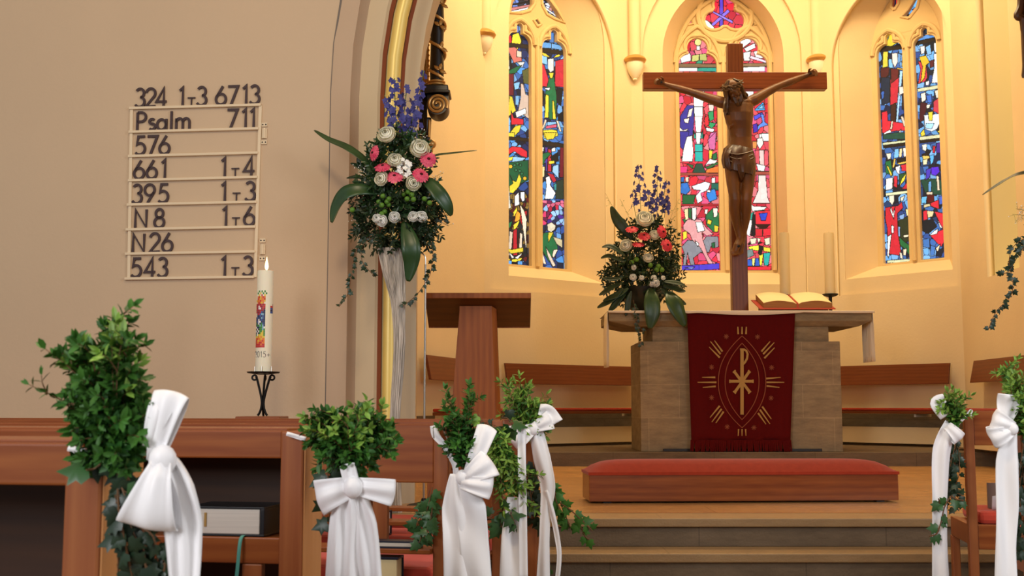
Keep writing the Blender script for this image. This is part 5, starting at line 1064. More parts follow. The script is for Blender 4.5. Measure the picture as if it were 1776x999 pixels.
for si, (txt, rn, yb, chars) in enumerate(ROWS):
    for ci, (ch, xc) in enumerate(chars):
        sl = (SH[si][3]-SH[si][1])/(SH[si][2]-SH[si][0]); yy = SH[si][1]+sl*(xc-SH[si][0])+2
        H_ = .117 if ch != 'T' else .098; wd = WID.get(ch, .6)*H_
        og = hp(xc, yy, .006); og = Vector((og.x, og.y, og.z+.018))-ux*wd/2
        kind = 'letter' if ch.isalpha() and ch != 'T' else ('bar sign' if ch == 'T' else 'digit')
        o = glyph(ch, og, ux, uzv, wn, H_, .0155 if ch != 'T' else .008, .006, 'hymn_'+('letter' if kind == 'letter' else 'sign' if ch == 'T' else 'digit'), 'digit')
        row = 'top row' if si == 0 else 'row reading '+rn
        tag(o, 'brown %s, %s character in the %s of the hymn board' % (('%s %s' % (kind, ch)) if ch != 'T' else 'T-shaped dash', ORD[ci], row), 'digit' if kind != 'letter' else 'letter', 'hymn board characters')
for (x, y), lab in (((459, 232), 'small white cable fitting on the wall, right of the Psalm row'), ((456, 433), 'small white cable fitting on the wall just above the lit candle')):
    c = hp(x, y, 0); f_ = thing('wall_fitting', lab, 'fitting', c, group='cable fittings beside the hymn board')
    mb = MB()
    for dx in (-.012, .012): mb.tube([c+ux*dx+wn*.006-uzv*.03, c+ux*dx+wn*.006+uzv*.03], .005, 6)
    mb.tube([c+wn*.009-uzv*.03, c+wn*.009+uzv*.032], .011, 8); mb.build('cable', 'boardwhite', f_)
    for dz in (-.055, .055):
        mb = MB(); q = c+uzv*dz; mb.hexa([q-ux*.018-uzv*.012, q+ux*.018-uzv*.012, q-ux*.018-uzv*.012+wn*.01, q+ux*.018-uzv*.012+wn*.01, q-ux*.018+uzv*.012, q+ux*.018+uzv*.012, q-ux*.018+uzv*.012+wn*.01, q+ux*.018+uzv*.012+wn*.01]); cl_ = mb.build('clamp', 'boardwhite', f_, smooth=False)
        for dx in (-.010, .010): mb = MB(); mb.lathe([(.0045, 0), (.0045, .012), (.001, .013)], q+ux*dx, 8, axis=wn); mb.build('screw', 'iron', cl_)
# ================================================================== LIT CANDLE ON ITS WROUGHT STAND
TY = 6.25
tx = P(457, 640, TY).x; zf = P(457, 722, TY).z; zp = P(457, 646, TY).z; m_ = TY/1970
pdm = thing('pedestal', 'wooden pedestal under the iron candle stand, mostly hidden by the pews', 'pedestal', (tx, TY, .45))
mb = MB(); mb.box(tx-.10, tx+.10, TY-.10, TY+.10, .45, zf-.03); mb.build('shaft', 'pew_end', pdm, smooth=False, bevel=.004)
mb = MB(); mb.box(tx-.12, tx+.12, TY-.12, TY+.12, zf-.03, zf); mb.build('top', 'pew', pdm, smooth=False, bevel=.004)
st = thing('candle_stand', 'black wrought iron stand with drip plate under the lit candle', 'candle stand', (tx, TY, zf))
mb = MB(); mb.lathe([(.001, zp-.012), (.03, zp-.012), (.085, zp-.004), (.091, zp+.004), (.085, zp+.003), (.03, zp), (.001, zp)], (tx, TY, 0), 32); mb.build('drip_plate', 'iron', st)
for k in range(3):
    a = k*2*pi/3-pi/6+.5
    a = (radians(180), radians(0), radians(90))[k]
    d = Vector((cos(a), sin(a), 0)); up = Vector((0, 0, 1)); c = Vector((tx, TY, 0))
    zj = P(457, 692, TY).z
    pts = [c+d*.026+up*(zf+.004), c+d*.016+up*(zf+.02), c+d*.007+up*(zf+.05), c+d*.007+up*zj, c+d*.03+up*(zp-.05), c+d*.040+up*(zp-.022)]
    mb = MB(); mb.tube(smooth_path(pts, 5), .0065, 8)
    mb.tube([c+d*(.048+.013*cos(t_))+up*(zp-.028+.013*sin(t_)) for t_ in [2.6-i*.45 for i in range(15)]], .0055, 7); mb.build('leg', 'iron', st)
for dx in (-.042, 0, .046): mb = MB(); mb.tube([(tx+dx, TY-sqrt(max(0, .047**2-dx*dx))-.002, zp), (tx+dx, TY-sqrt(max(0, .047**2-dx*dx))-.002, zp+.032)], .0032, 6); mb.build('candle_pin', 'steel', st)
cr_ = 14*m_; ztop = P(457, 470, TY).z
cn = thing('paschal_candle', 'tall lit cream candle with colourful mosaic cross on black stand', 'candle', (tx, TY, zp))
mb = MB(); mb.lathe([(cr_, zp+.001), (cr_, ztop-.006), (cr_*.96, ztop), (cr_*.8, ztop-.004), (cr_*.4, ztop-.012), (.002, ztop-.014)], (tx, TY, 0), 32); mb.build('wax_body', 'candle', cn, angle=60)
mb = MB(); mb.tube([(tx+.005, TY-.005, ztop-.014), (tx+.006, TY-.005, ztop+.012)], .002, 6); mb.build('wick', 'iron', cn)
mb = MB(); mb.lathe([(.001, ztop+.003), (.008, ztop+.012), (.0105, ztop+.024), (.008, ztop+.042), (.004, ztop+.060), (.0008, ztop+.078)], (tx+.006, TY-.005, 0), 14); mb.build('flame', 'flame', cn)
lf = lamp('candle_glow', 'POINT', (tx+.006, TY-.005, ztop+.09), (tx, TY, 0), 1.6, (1, .6, .28), .012)
def cyl(x, y, r_off=.0012):
    dx = (x-457)*m_*1.0; dx = max(-cr_*.995, min(cr_*.995, dx)); z = P(457, y, TY).z; rr = cr_+r_off
    a = math.asin(dx/cr_); return Vector((tx+rr*sin(a), TY-rr*cos(a), z))
MC = ['  g g g', ' g y g g', '  y r y ', ' oryoro', ' royoor', 'yoorooy', ' oroyo ', 'rmrmrmr    m', 'mrWrmrr   rm', 'rmWWmrm   bm', 'mrmrmmn   nb', 'rmmrbnn   bn', ' mrblln', ' nnbnbn', 'nbnnlbn', 'nnWnbnn', 'nbWWnnn', 'gnWngbn', 'ngglgln', 'WnngglW', 'kWkgglg', 'WkWggyg', 'kWkgyyg', 'gWyyyyg', 'yyoyoyy', 'orooyoo', 'royooro', 'roorroo', 'rrrrorr', 'rrrrrrr']
PAL = dict(g='#3f8a35', y='#e6c83a', o='#ee7d22', r='#c92c2a', m='#8c2338', n='#25305a', b='#3a5a9c', l='#86b4c8', W='#f4f0ea', k='#1c1c20')
def mosaic(nm, i0, i1):
  bm_ = MB(); cols = []
  for j, ln in enumerate(MC):
    for i, ch in enumerate(ln):
        if ch == ' ' or not i0 <= i < i1: continue
        x0 = 444+i*2.42; y0_ = 505+j*3.28
        q = [cyl(x0, y0_), cyl(x0+2.3, y0_), cyl(x0+2.3, y0_+3.1), cyl(x0, y0_+3.1)]; f = bm_.f([bm_.v(p) for p in q])
        if f: cols += [L(PAL[ch])]*4
  me_o = bm_.build(nm, 'mosaic', cn, smooth=False, normals=False); at = me_o.data.attributes.new('col', 'FLOAT_COLOR', 'CORNER'); at.data.foreach_set('color', [c for q in cols for c in q])
mosaic('mosaic_cross', 0, 9); mosaic('mosaic_cross_arm', 9, 20)
mb = MB()
for ch, xo in (('2', 442.5), ('0', 448), ('1', 453.5), ('5', 458.5), ('+', 465)):
    for ln in GL[ch]: mb.tube([cyl(xo+x*8, 620-y*10, .001) for x, y in ln], .0011, 5)
mb.build('year_lettering', 'navy', cn)
# ================================================================== FLOWERS
IVY = [(0, 0), (.28, -.10), (.5, .12), (.36, .3), (.52, .55), (.24, .56), (0, 1.0), (-.24, .56), (-.52, .55), (-.36, .3), (-.5, .12), (-.28, -.10)]
def ivy_leaf(mb, p, d, n, S):
    d = d.normalized(); s_ = d.cross(n)
    s_ = s_.normalized() if s_.length > 1e-4 else d.orthogonal().normalized(); n = s_.cross(d)
    c = mb.v(p+d*S*.35+n*S*.03); vs = [mb.v(p+s_*x*S+d*y*S-n*S*.22*abs(x)-n*S*.12*y*y) for x, y in IVY]
    for i in range(len(vs)): mb.f([c, vs[i], vs[(i+1) % len(vs)]])
TOCAM = Vector((0, -1, .1))
def rvec(rng): return Vector((rng.gauss(0, 1), rng.gauss(0, 1), rng.gauss(0, 1))).normalized()
def ivy_trail(root, path, S, rng, m_='ivydark', step=.7, stem=.002):
    """one trailing stem with its leaves"""
    mb = MB(); pts = smooth_path(path, 6); mb.tube(pts, stem, 5); acc = 0; mb.mi = 1
    for a, b in zip(pts, pts[1:]):
        acc += (b-a).length
        if acc > S*step:
            acc = 0; t = (b-a).normalized(); s_ = t.cross(TOCAM).normalized()*rng.choice((-1, 1))
            d = (s_*rng.uniform(.5, 1)+t*rng.uniform(-.2, .7)+Vector((0, 0, -.35))).normalized(); n = (TOCAM+rvec(rng)*.7).normalized()
            q = b+d*S*.15; mb.mi = 0; mb.tube([b, q], stem*.5, 4); mb.mi = 1; ivy_leaf(mb, q, d, n, S*rng.uniform(.7, 1.15))
    return mb.build('ivy_trail', ['twig', m_], root)
def rose(mb, c, d, r, rng, full=1.0):
    """full rose: overlapping shells of petals around the axis d, the inner ones closing over the heart"""
    d = d.normalized(); u = d.orthogonal().normalized(); v = d.cross(u)
    SH_ = ((.30, 3, ((.15, -.3), (.28, .1), (.30, .45), (.20, .62))), (.5, 3, ((.2, -.35), (.46, .05), (.50, .42), (.36, .60))), (.72, 4, ((.25, -.4), (.62, -.05), (.72, .32), (.62, .52))), (.9, 5, ((.3, -.45), (.75, -.2), (.90, .15), (.88, .38))), (1, 5, ((.3, -.45), (.8, -.35), (1.0, -.05), (1.06, .15))))
    for li, (rr, n, prof) in enumerate(SH_):
        for k in range(n):
            a0 = 2*pi*(k+.37*li)/n+rng.uniform(-.2, .2); tl = rng.uniform(-.05, .06); rows = []
            for j, (pr, pz) in enumerate(prof):
                row = []
                for i in range(7):
                    s_ = (i-3)/3; a = a0+s_*(pi/n)*1.35
                    k_ = 1-.10*s_*s_+.05*s_
                    row.append(c+(u*cos(a)+v*sin(a))*(r*pr*k_)+d*(r*(pz+tl-(.16*s_*s_ if j == 3 else 0))))
                rows.append(row)
            mb.grid(rows)
def gerbera(name, root, c, d, r, m_, rng, lab=None):
    d = d.normalized(); u = d.orthogonal().normalized(); v = d.cross(u); mb = MB()
    for li, (n, rr, lift) in enumerate(((18, 1, .0), (15, .78, .10), (12, .5, .17))):
        for k in range(n):
            a = 2*pi*k/n+li*.2+rng.uniform(-.06, .06); e = u*cos(a)+v*sin(a); s_ = d.cross(e); w = r*rr*.15; L_ = r*rr*rng.uniform(.92, 1.05)
            rows = [[c+e*(L_*t)+d*(r*(lift+.25*t-.35*t*t))+s_*(w*f*q)-d*(abs(q)*w*.25) for q in (-1, 0, 1)] for t, f in ((.12, .5), (.5, 1), (.85, .95), (1, .35))]
            mb.grid(rows)
    o = mb.build(name, m_, root)
    if lab: tag(o, lab)
    mb = MB(); mb.ball(c+d*r*.14, r*.22, 10, 6, (1, 1, .8)); mb.build('flower_eye', 'eye', o)
    return o
def floret(mb, c, d, r, rng):
    d = d.normalized(); u = d.orthogonal().normalized(); v = d.cross(u); a1 = rng.uniform(0, 6)
    for k in range(5):
        a = a1+2*pi*k/5; e = u*cos(a)+v*sin(a); mb.leaf(c, (e+d*.25), d, r*rng.uniform(.9, 1.15), r*.85, .12, .1)
def spike(root, base, tip, wd, n, rng, fr, dense=1):
    pts = smooth_path([base, lerp(base, tip, .5)+Vector((rng.uniform(-.01, .01), 0, 0)), tip], 6)
    mb = MB(); mb.tube(pts, [.003]*len(pts), 5)
    for i in range(n):
        t = .22+.78*(i+rng.random()*.6)/n; p = lerp(base, tip, t); w = wd*(1-.55*t); a = i*2.4+rng.uniform(-.3, .3)
        e = Vector((cos(a), -abs(sin(a))*.7-.1 if rng.random() < .75 else sin(a), rng.uniform(-.1, .3))).normalized(); q = p+e*w*rng.uniform(.55, 1)
        mb.mi = 0; mb.tube([p, q], .0012, 4); mb.mi = 1; floret(mb, q, (e+TOCAM*.5), fr*(1-.5*max(0, t-.5)), rng)
    mb.build('delphinium', ['stem', 'blue'], root)
def big_leaf(root, pts, w, Y, nrm=TOCAM, dy=None, lab=None, m_='bigleaf', fold=.18):
    dy = dy or [0]*len(pts); q = smooth_path([P(x, y, Y+d) for (x, y), d in zip(pts, dy)], 6)
    mb = MB(); mb.strip_leaf(q, w, nrm, fold); o = mb.build('broad_leaf', m_, root, solid=.0015)
    if lab: tag(o, lab)
    return o
def filler(root, Y, c, rx, ry, dz, n, S, rng, m_='darkleaf', name='greenery', outward=True):
    """leafy filling mass of small sprays"""
    mb = MB(); k_ = Y/1970
    for i in range(n):
        a = rng.uniform(0, 2*pi); rr = sqrt(rng.random()); x, y = c[0]+rx*rr*cos(a), c[1]+ry*rr*sin(a)
        p = P(x, y, Y+rng.uniform(-dz, dz*.7)*sqrt(max(0, 1-rr*rr*.8)))
        out = (Vector((cos(a), 0, -sin(a)))*rr+Vector((0, -.5, .1))+rvec(rng)*.7).normalized()
        ln = S*rng.uniform(1.2, 2.6)
        q = p+out*ln; mb.tube([p, q], .0012, 4)
        for j in range(4):
            t = .25+.25*j; s_ = out.cross(rvec(rng)).normalized()
            for sg in (-1, 1): mb.leaf(lerp(p, q, t), out*.6+s_*sg, (TOCAM+rvec(rng)*.8).normalized(), S*rng.uniform(.6, 1), S*.34, .15, .1)
        mb.leaf(q, out, (TOCAM+rvec(rng)*.8).normalized(), S*.8, S*.3)
    return mb.build(name, m_, root)
def mist(root, Y, stems, rng, n=26, r=.0035, m_='lisi'):
    """fine gypsophila-like sprays"""
    st = MB(); fl = MB()
    for (x0, y0), (x1, y1) in stems:
        a, b = P(x0, y0, Y), P(x1, y1, Y-.05); st.tube(smooth_path([a, lerp(a, b, .5)+Vector((0, 0, .02)), b], 4), .0011, 4)
        for i in range(n):
            p = lerp(a, b, .45+.55*rng.random()); q = p+rvec(rng)*rng.uniform(.015, .055); st.tube([p, q], .0007, 3); fl.ball(q, r*rng.uniform(.7, 1.2), 5, 3)
    st.build('spray_stems', 'stem', root); o = fl.build('tiny_blossoms', m_, root); o['kind'] = 'stuff'
# ---- floor vase with the tall arrangement, left of the lectern
def floor_vase(root_label, vx, Y, top, bot, wt):
    v_ = thing('floor_vase', root_label, 'vase', (P(bot[0], bot[1], Y).x, Y, FLOOR_Z)); rng = random.Random(2)
    k_ = Y/1970; rings = []; R = []; dx = top[0]-678
    for x, y, hw in ((686, 886, 9), (685, 800, 7), (684, 740, 6.5), (687, 690, 6.5), (691, 640, 7.5), (693, 590, 8), (692, 550, 9), (690, 520, 11), (687, 500, 14), (684, 475, 18), (681, 450, 20), (678, 432, 22)):
        c = P(x+dx, y, Y); r = hw*k_
        if y == 886: c.z = FLOOR_Z
        R.append((c, r)); rings.append([c+Vector((r*cos(2*pi*k/20), r*sin(2*pi*k/20), 0)) for k in range(20)])
    mb = MB(); mb.loft(rings, True, True); mb.build('core', 'vase', v_)
    mb = MB()
    for k in range(46):
        a0 = 2*pi*k/46+rng.uniform(-.06, .06); tw = rng.uniform(-.5, .5)
        mb.tube([c+Vector((cos(a0+tw*i/11+rng.uniform(-.12, .12)), sin(a0+tw*i/14), 0))*(r+.0015+rng.uniform(-.002, .005)) for i, (c, r) in enumerate(R)], rng.uniform(.0022, .0042), 5)
    mb.build('twig_bundle', 'vase', v_); return v_
VY = 6.5
floor_vase('tall slim whitewashed twig vase on the floor left of the lectern', 683, VY, (678, 432), (686, 886), 25)
rng = random.Random(21)
ar = thing('flower_arrangement', 'tall arrangement of blue delphinium, roses and gerberas in the slim floor vase', 'flowers', P(683, 432, VY))
filler(ar, VY, (690, 375), 64, 48, .14, 280, .042, rng)
filler(ar, VY, (688, 310), 44, 66, .09, 260, .046, rng, 'bigleaf')
for base, tip, w_, n_ in (((690, 250), (684, 136), 15, 22), ((698, 250), (706, 150), 11, 12), ((716, 250), (735, 122), 9, 15), ((706, 255), (728, 165), 12, 12), ((690, 245), (667, 165), 9, 9), ((700, 270), (716, 205), 9, 10)):
    spike(ar, P(*base, VY), P(*tip, VY+rng.uniform(-.06, .06)), w_*VY/1970*1.3, n_, rng, .026)
for x, y, r, d in ((671, 234, 16, (-.2, -1, .4)), (728, 258, 17, (.2, -1, .3)), (685, 278, 13, (0, -1, .3)), (662, 310, 12.5, (-.3, -1, 0)), (717, 318, 13, (.2, -1, 0))):
    mb = MB(); rose(mb, P(x, y, VY-.17), Vector(d), r*VY/1970, rng); mb.build('cream_rose', 'rose', ar)
for x, y, r, d in ((648, 265, 14, (-.75, -.7, .1)), (664, 289, 15, (-.1, -.7, .75)), (684, 306, 15, (.05, -.85, .55)), (743, 276, 15, (.3, -1, .1)), (730, 303, 15, (.35, -.75, .3))):
    gerbera('pink_gerbera', ar, P(x, y, VY-.17), Vector(d), r*VY/1970, 'pink', rng)
for x, y, r in ((663, 383, 10), (654, 379, 8), (684, 377, 10), (717, 376, 9.5), (731, 376, 10)):
    mb = MB(); rose(mb, P(x, y, VY-.19), Vector((rng.uniform(-.3, .3), -1, rng.uniform(-.1, .3))), r*VY/1970, rng); mb.build('small_white_flower', 'lisi', ar)
mb = MB()
for i in range(26): floret(mb, P(rng.uniform(688, 712), rng.uniform(268, 304), VY-.15+rng.uniform(-.03, .03)), (TOCAM+rvec(rng)*.4), .016, rng)
mb.build('white_stock_blossom', 'lisi', ar)
for x, y in ((657, 350), (664, 340), (671, 350), (675, 345), (662, 356), (674, 355), (667, 367), (662, 371), (700, 337), (708, 333), (706, 345), (714, 338), (717, 346), (611, 364), (745, 352), (736, 345)):
    mb = MB(); mb.ball(P(x, y, VY-.16+rng.uniform(-.03, .03)), .0155, 10, 7); mb.build('green_button_flower', 'berry', ar)
big_leaf(ar, [(665, 315), (640, 285), (605, 258), (570, 242), (545, 226)], .055, VY, Vector((.3, -.8, .6)), [0, -.05, -.05, 0, .05])
big_leaf(ar, [(725, 300), (752, 272), (785, 266), (827, 261)], .030, VY, Vector((0, -.5, .8)), [0, -.03, 0, .05])
big_leaf(ar, [(655, 335), (628, 329), (600, 335), (583, 358), (575, 386)], .088, VY, Vector((-.35, -1, .3)), [-.08, -.12, -.12, -.08, -.04])
big_leaf(ar, [(730, 310), (745, 318), (762, 337), (776, 358), (783, 374)], .088, VY, Vector((.3, -1, .2)), [-.1, -.14, -.16, -.14, -.1])
big_leaf(ar, [(700, 385), (708, 408), (713, 432), (713, 458), (708, 488)], .105, VY, Vector((.1, -1, .1)), [-.14, -.18, -.2, -.18, -.16])
for pts, w_ in (([(655, 320), (640, 300), (625, 290), (608, 283)], .035), ([(650, 325), (632, 310), (618, 307), (601, 309)], .03), ([(650, 335), (635, 325), (622, 318), (611, 315)], .035), ([(640, 300), (628, 292), (622, 280), (622, 266)], .028), ([(735, 310), (745, 300), (750, 296)], .03)): big_leaf(ar, pts, w_, VY, Vector((-.2, -1, .5)), m_='darkleaf')
for path in ([(655, 405), (630, 418), (614, 445), (609, 480), (603, 510), (588, 532)], [(648, 412), (630, 425), (628, 452), (648, 478)], [(728, 385), (744, 410), (751, 440), (746, 475), (738, 490), (722, 512), (700, 530)], [(748, 372), (765, 380), (775, 388)]):
    ivy_trail(ar, [P(x, y, VY-.06+rng.uniform(-.04, .02)) for x, y in path], .030, rng, 'ivydark', .55)
mist(ar, VY, [((730, 380), (778, 392)), ((735, 330), (768, 300)), ((650, 395), (612, 385)), ((640, 280), (620, 300)), ((720, 260), (735, 235))], rng, 16)
# ---- right-hand counterpart, mostly outside the frame
floor_vase('slim whitewashed twig vase at the far right edge, mostly out of view', 1845, VY, (1848, 432), (1856, 886), 25)
a2 = thing('flower_arrangement', 'dark trailing arrangement reaching in from the far right edge', 'flowers', P(1850, 432, VY))
filler(a2, VY, (1850, 372), 62, 48, .14, 90, .036, rng); filler(a2, VY, (1852, 300), 42, 60, .09, 60, .034, rng, 'bigleaf')
big_leaf(a2, [(1840, 330), (1800, 302), (1768, 302), (1738, 316), (1704, 338)], .045, VY, Vector((.2, -.5, .8)), [0, -.05, -.05, 0, .05], m_='ivydark')
for path in ([(1815, 400), (1780, 412), (1758, 428), (1750, 455), (1757, 490), (1752, 515), (1728, 540), (1714, 572)], [(1800, 410), (1775, 425), (1762, 450), (1750, 470), (1736, 476)], [(1810, 405), (1785, 420), (1768, 440)]):
    ivy_trail(a2, [P(x, y, VY-.06+rng.uniform(-.04, .02)) for x, y in path], .034, rng, 'ivydark', .45)
mist(a2, VY, [((1810, 390), (1756, 372)), ((1810, 385), (1762, 362))], rng, 22, .003)
for x, y in ((1830, 260), (1860, 285), (1875, 250)): mb = MB(); rose(mb, P(x, y, VY-.17), Vector((0, -1, .3)), .05, rng); mb.build('cream_rose', 'rose', a2)
# ---- arrangement in the dark bowl on the altar
GY = AY+.22
bx = P(1115, 540, GY).x; bzt = P(1115, 500, GY).z
bw = thing('flower_bowl', 'dark round bowl on the left end of the altar slab', 'bowl', (bx, GY, MZ+.0135)); R_ = 40*GY/1970; hb_ = bzt-MZ-.0135
mb = MB(); mb.lathe([(.001, MZ+.0135), (R_*.42, MZ+.0135), (R_*.45, MZ+.022), (R_*.72, MZ+.0135+hb_*.3), (R_*.93, MZ+.0135+hb_*.65), (R_, MZ+.0135+hb_), (R_*.95, MZ+.0135+hb_), (R_*.86, MZ+.0135+hb_*.65), (.001, MZ+.0135+hb_*.35)], (bx, GY, 0), 32); mb.build('bowl_body', 'bowl', bw)
rng = random.Random(33)
aa = thing('flower_arrangement', 'round arrangement of coral gerberas and blue delphinium in the altar bowl', 'flowers', (bx, GY, bzt))
filler(aa, GY, (1116, 484), 58, 28, .24, 240, .06, rng); filler(aa, GY, (1120, 445), 44, 52, .16, 200, .06, rng)
filler(aa, GY, (1118, 465), 50, 30, .22, 60, .05, rng, 'bigleaf')
for base, tip, w_, n_ in (((1112, 380), (1107, 285), 11, 17), ((1104, 380), (1097, 330), 7, 6), ((1140, 380), (1141, 288), 11, 16), ((1148, 378), (1156, 312), 8, 9), ((1125, 372), (1126, 330), 8, 8), ((1135, 385), (1133, 345), 9, 8), ((1152, 378), (1158, 345), 6, 8), ((1135, 400), (1137, 375), 7, 8)):
    spike(aa, P(*base, GY), P(*tip, GY+rng.uniform(-.08, .08)), w_*GY/1970*1.25, n_, rng, .034)
for x, y, r, d in ((1118, 380, 15, (0, -1, .5)), (1135, 408, 9, (0, -1, .3)), (1086, 426, 11, (-.4, -1, .2)), (1124, 448, 9, (0, -1, .5))):
    mb = MB(); rose(mb, P(x, y, GY-.24), Vector(d), r*GY/1970, rng); mb.build('cream_rose', 'rose', aa)
for x, y, r, d in ((1096, 397, 11.5, (-.1, -.6, .8)), (1117, 409, 11.5, (0, -.75, .65)), (1149, 402, 12, (.6, -.8, .1)), (1107, 423, 11.5, (0, -.5, .85)), (1157, 425, 12, (.5, -.9, .2))):
    gerbera('coral_gerbera', aa, P(x, y, GY-.27), Vector(d), r*GY/1970, 'coral', rng)
for x, y, r in ((1098, 481, 6), (1134, 482, 5), (1137, 491, 7), (1113, 482, 4.5), (1150, 482, 4), (1099, 464, 4.5), (1130, 492, 5)):
    mb = MB(); rose(mb, P(x, y, GY-.30), Vector((rng.uniform(-.3, .3), -1, rng.uniform(-.1, .3))), r*GY/1970, rng); mb.build('small_white_flower', 'lisi', aa)
for x, y in ((1096, 455), (1104, 450), (1142, 462), (1148, 468), (1139, 468), (1128, 460)): mb = MB(); mb.ball(P(x, y, GY-.26), .026, 10, 7); mb.build('green_button_flower', 'berry', aa)
big_leaf(aa, [(1098, 415), (1084, 398), (1070, 380), (1060, 358)], .115, GY, Vector((-.5, -1, .3)), [-.1, -.12, -.1, -.05], m_='darkleaf')
for pts, w_ in (([(1085, 445), (1068, 432), (1056, 427), (1044, 429)], .045), ([(1085, 455), (1066, 447), (1054, 444), (1042, 448)], .045), ([(1080, 490), (1062, 498), (1050, 506), (1039, 512)], .05), ([(1080, 500), (1066, 515), (1052, 525), (1036, 534)], .06), ([(1085, 510), (1073, 520), (1064, 532), (1056, 540)], .06), ([(1150, 495), (1168, 500), (1180, 504), (1189, 505)], .05), ([(1155, 505), (1170, 515), (1182, 524), (1190, 528)], .05), ([(1080, 482), (1066, 484), (1055, 484), (1045, 482)], .045), ([(1095, 505), (1090, 520), (1088, 535), (1085, 548)], .05), ([(1145, 500), (1160, 512), (1172, 528), (1180, 545)], .06), ([(1090, 500), (1075, 510), (1060, 516), (1046, 522)], .055), ([(1150, 488), (1166, 490), (1178, 492), (1188, 495)], .045)): big_leaf(aa, pts, w_*1.25, GY-.3, Vector((-.1, -1, .6)), m_='darkleaf')
big_leaf(aa, [(1128, 500), (1130, 520), (1131, 545), (1127, 570)], .165, GY-.28, Vector((0, -1, .15)), [0, -.06, -.08, -.06])
big_leaf(aa, [(1160, 505), (1166, 520), (1175, 540), (1188, 566)], .17, GY-.28, Vector((.2, -1, .15)), [0, -.06, -.08, -.06])
ivy_trail(aa, [P(x, y, GY-.33) for x, y in ((1098, 520), (1104, 545), (1104, 560), (1111, 580), (1112, 598))], .04, rng, 'ivydark', .5); ivy_trail(aa, [P(x, y, GY-.33) for x, y in ((1100, 530), (1106, 560), (1116, 575))], .04, rng, 'ivydark', .5)
mist(aa, GY, [((1090, 420), (1050, 335)), ((1100, 400), (1075, 345)), ((1150, 400), (1172, 375)), ((1155, 400), (1178, 345))], rng, 9, .0045, 'berry')
# ================================================================== PEWS
PHI = radians(-10)
WOODA, WOODE = 'pew', 'pew_end'
def pl(mb, t, x0, x1, y0, y1, z0, z1): return mb.box(x0, x1, y0, y1, z0, z1)
def part(t, name, m, boxes, bevel=.003, lab=None):
    mb = MB()
    for b in boxes: mb.box(*b)
    o = mb.build(name, m, t, local=True, smooth=False, bevel=bevel)
    if lab: tag(o, lab)
    return o
def shelf_pew(px0, Y, ptop, label, ln, pw, pd=.13):
    o = P(px0, ptop, Y); t = thing('pew', label, 'pew', (o.x, Y, 0), PHI, 'pews left of the aisle'); zt = o.z
    part(t, 'end_post', WOODE, [(0, pw, 0, pd, 0, zt)], .005)
    part(t, 'end_post_lit_face', 'pew_lit', [(pw+.0005, pw+.004, .004, pd-.004, 0.002, zt-.005)], .001, 'aisle face of the end post, painted lighter as if lit')
    part(t, 'top_rail', WOODA, [(-ln, -.001, .012, .045, .924, .990)], .004)
    part(t, 'back_panel', 'pew_dark', [(-ln, -.001, .215, .23, .44, .985)], 0)
    part(t, 'box_top', 'pew', [(-ln, -.001, .046, .23, .9855, .995)], .002) 
    part(t, 'shelf', WOODA, [(-ln, -.001, .03, .214, .715, .737)], .002); part(t, 'shelf_rail', WOODA, [(-ln, -.001, .012, .0295, .677, .738)], .003)
    for k in range(int(ln/.34)+1):
        x = -.045-k*.34; part(t, 'baluster', WOODE, [(x-.05, x, .012, .035, .42, .676)], .003)
    part(t, 'seat', WOODA, [(-ln, -.001, .232, .66, .41, .438)], .004); part(t, 'seat_cushion', 'redcush', [(-ln, -.03, .24, .65, .439, .485)], .015)
    part(t, 'front_leg', WOODE, [(0, pw, .60, .66, 0, .44)], .004); part(t, 'side_rail', WOODE, [(.004, pw-.004, pd+.001, .599, .36, .43)], .003)
    part(t, 'far_post', WOODE, [(-ln-pw, -ln-.001, 0, pd, 0, zt)], .005)
    return t
def open_pew(px0, Y, ptop, label, ln, pw, right=False, rail=.198, seat=.52, pd=.05, grp='pews left of the aisle'):
    o = P(px0, ptop, Y); t = thing('pew', label, 'pew', (o.x, Y, 0), PHI, grp); zt = o.z; s_ = 1 if right else -1
    def bx(a, b, *r): return (min(a*s_, b*s_), max(a*s_, b*s_))+r
    part(t, 'end_post', WOODE, [(0, pw, 0, pd, 0, zt)], .004)
    f = pw if right else 0; e = f+.001
    part(t, 'top_rail', WOODA, [bx(e, ln, .008, .034, zt-rail-.002, zt-.002)], .004)
    part(t, 'seat_back_rail', WOODA, [bx(e, ln, .008, .034, seat-.11, seat) if right else bx(e, ln, -.03, .10, .553, .570)], .003)
    if not right: part(t, 'book_shelf', WOODA, [bx(e, ln, -.02, .06, .425, .445)], .003)
    for k in range(4):
        x = .17+k*.52
        for j in (0, .062):
            if x+j+.05 < ln: part(t, 'baluster', WOODE, [bx(x+j, x+j+.052, .036, .062, seat-.02 if right else .5705, zt-.05)], .003)
    part(t, 'seat', WOODA, [bx(e, ln, .064, .44, seat-.03, seat-.006)], .003); part(t, 'seat_cushion', 'redcush', [bx(e+.02, ln, .07, .44, seat-.005, seat+.055)], .02)
    part(t, 'side_rail', WOODE, [(.003, pw-.003, pd+.001, .42, seat-.09, seat-.0)], .003); part(t, 'front_leg', WOODE, [(.002, pw-.002, .39, .44, 0, seat-.091)], .004)
    part(t, 'far_post', WOODE, [bx(ln+.001, ln+pw, 0, pd, 0, zt)], .004)
    return t
PW1 = shelf_pew(114, 1.8, 775, 'nearest pew at the lower left, its end post beside the first white bow', 1.6, .0625)
PW2 = shelf_pew(487, 2.72, 748, 'second pew from the camera, with a thick book in its shelf', 2.2, .0575)
PW3 = open_pew(752, 3.9, 735, 'third pew, open backed with tall top rail, in front of the candle', 2.4, .052, seat=.44)
PW4 = open_pew(853, 4.75, 729, 'fourth pew on the left, its post between the two right-hand ribbons', 3.2, .045, seat=.44)
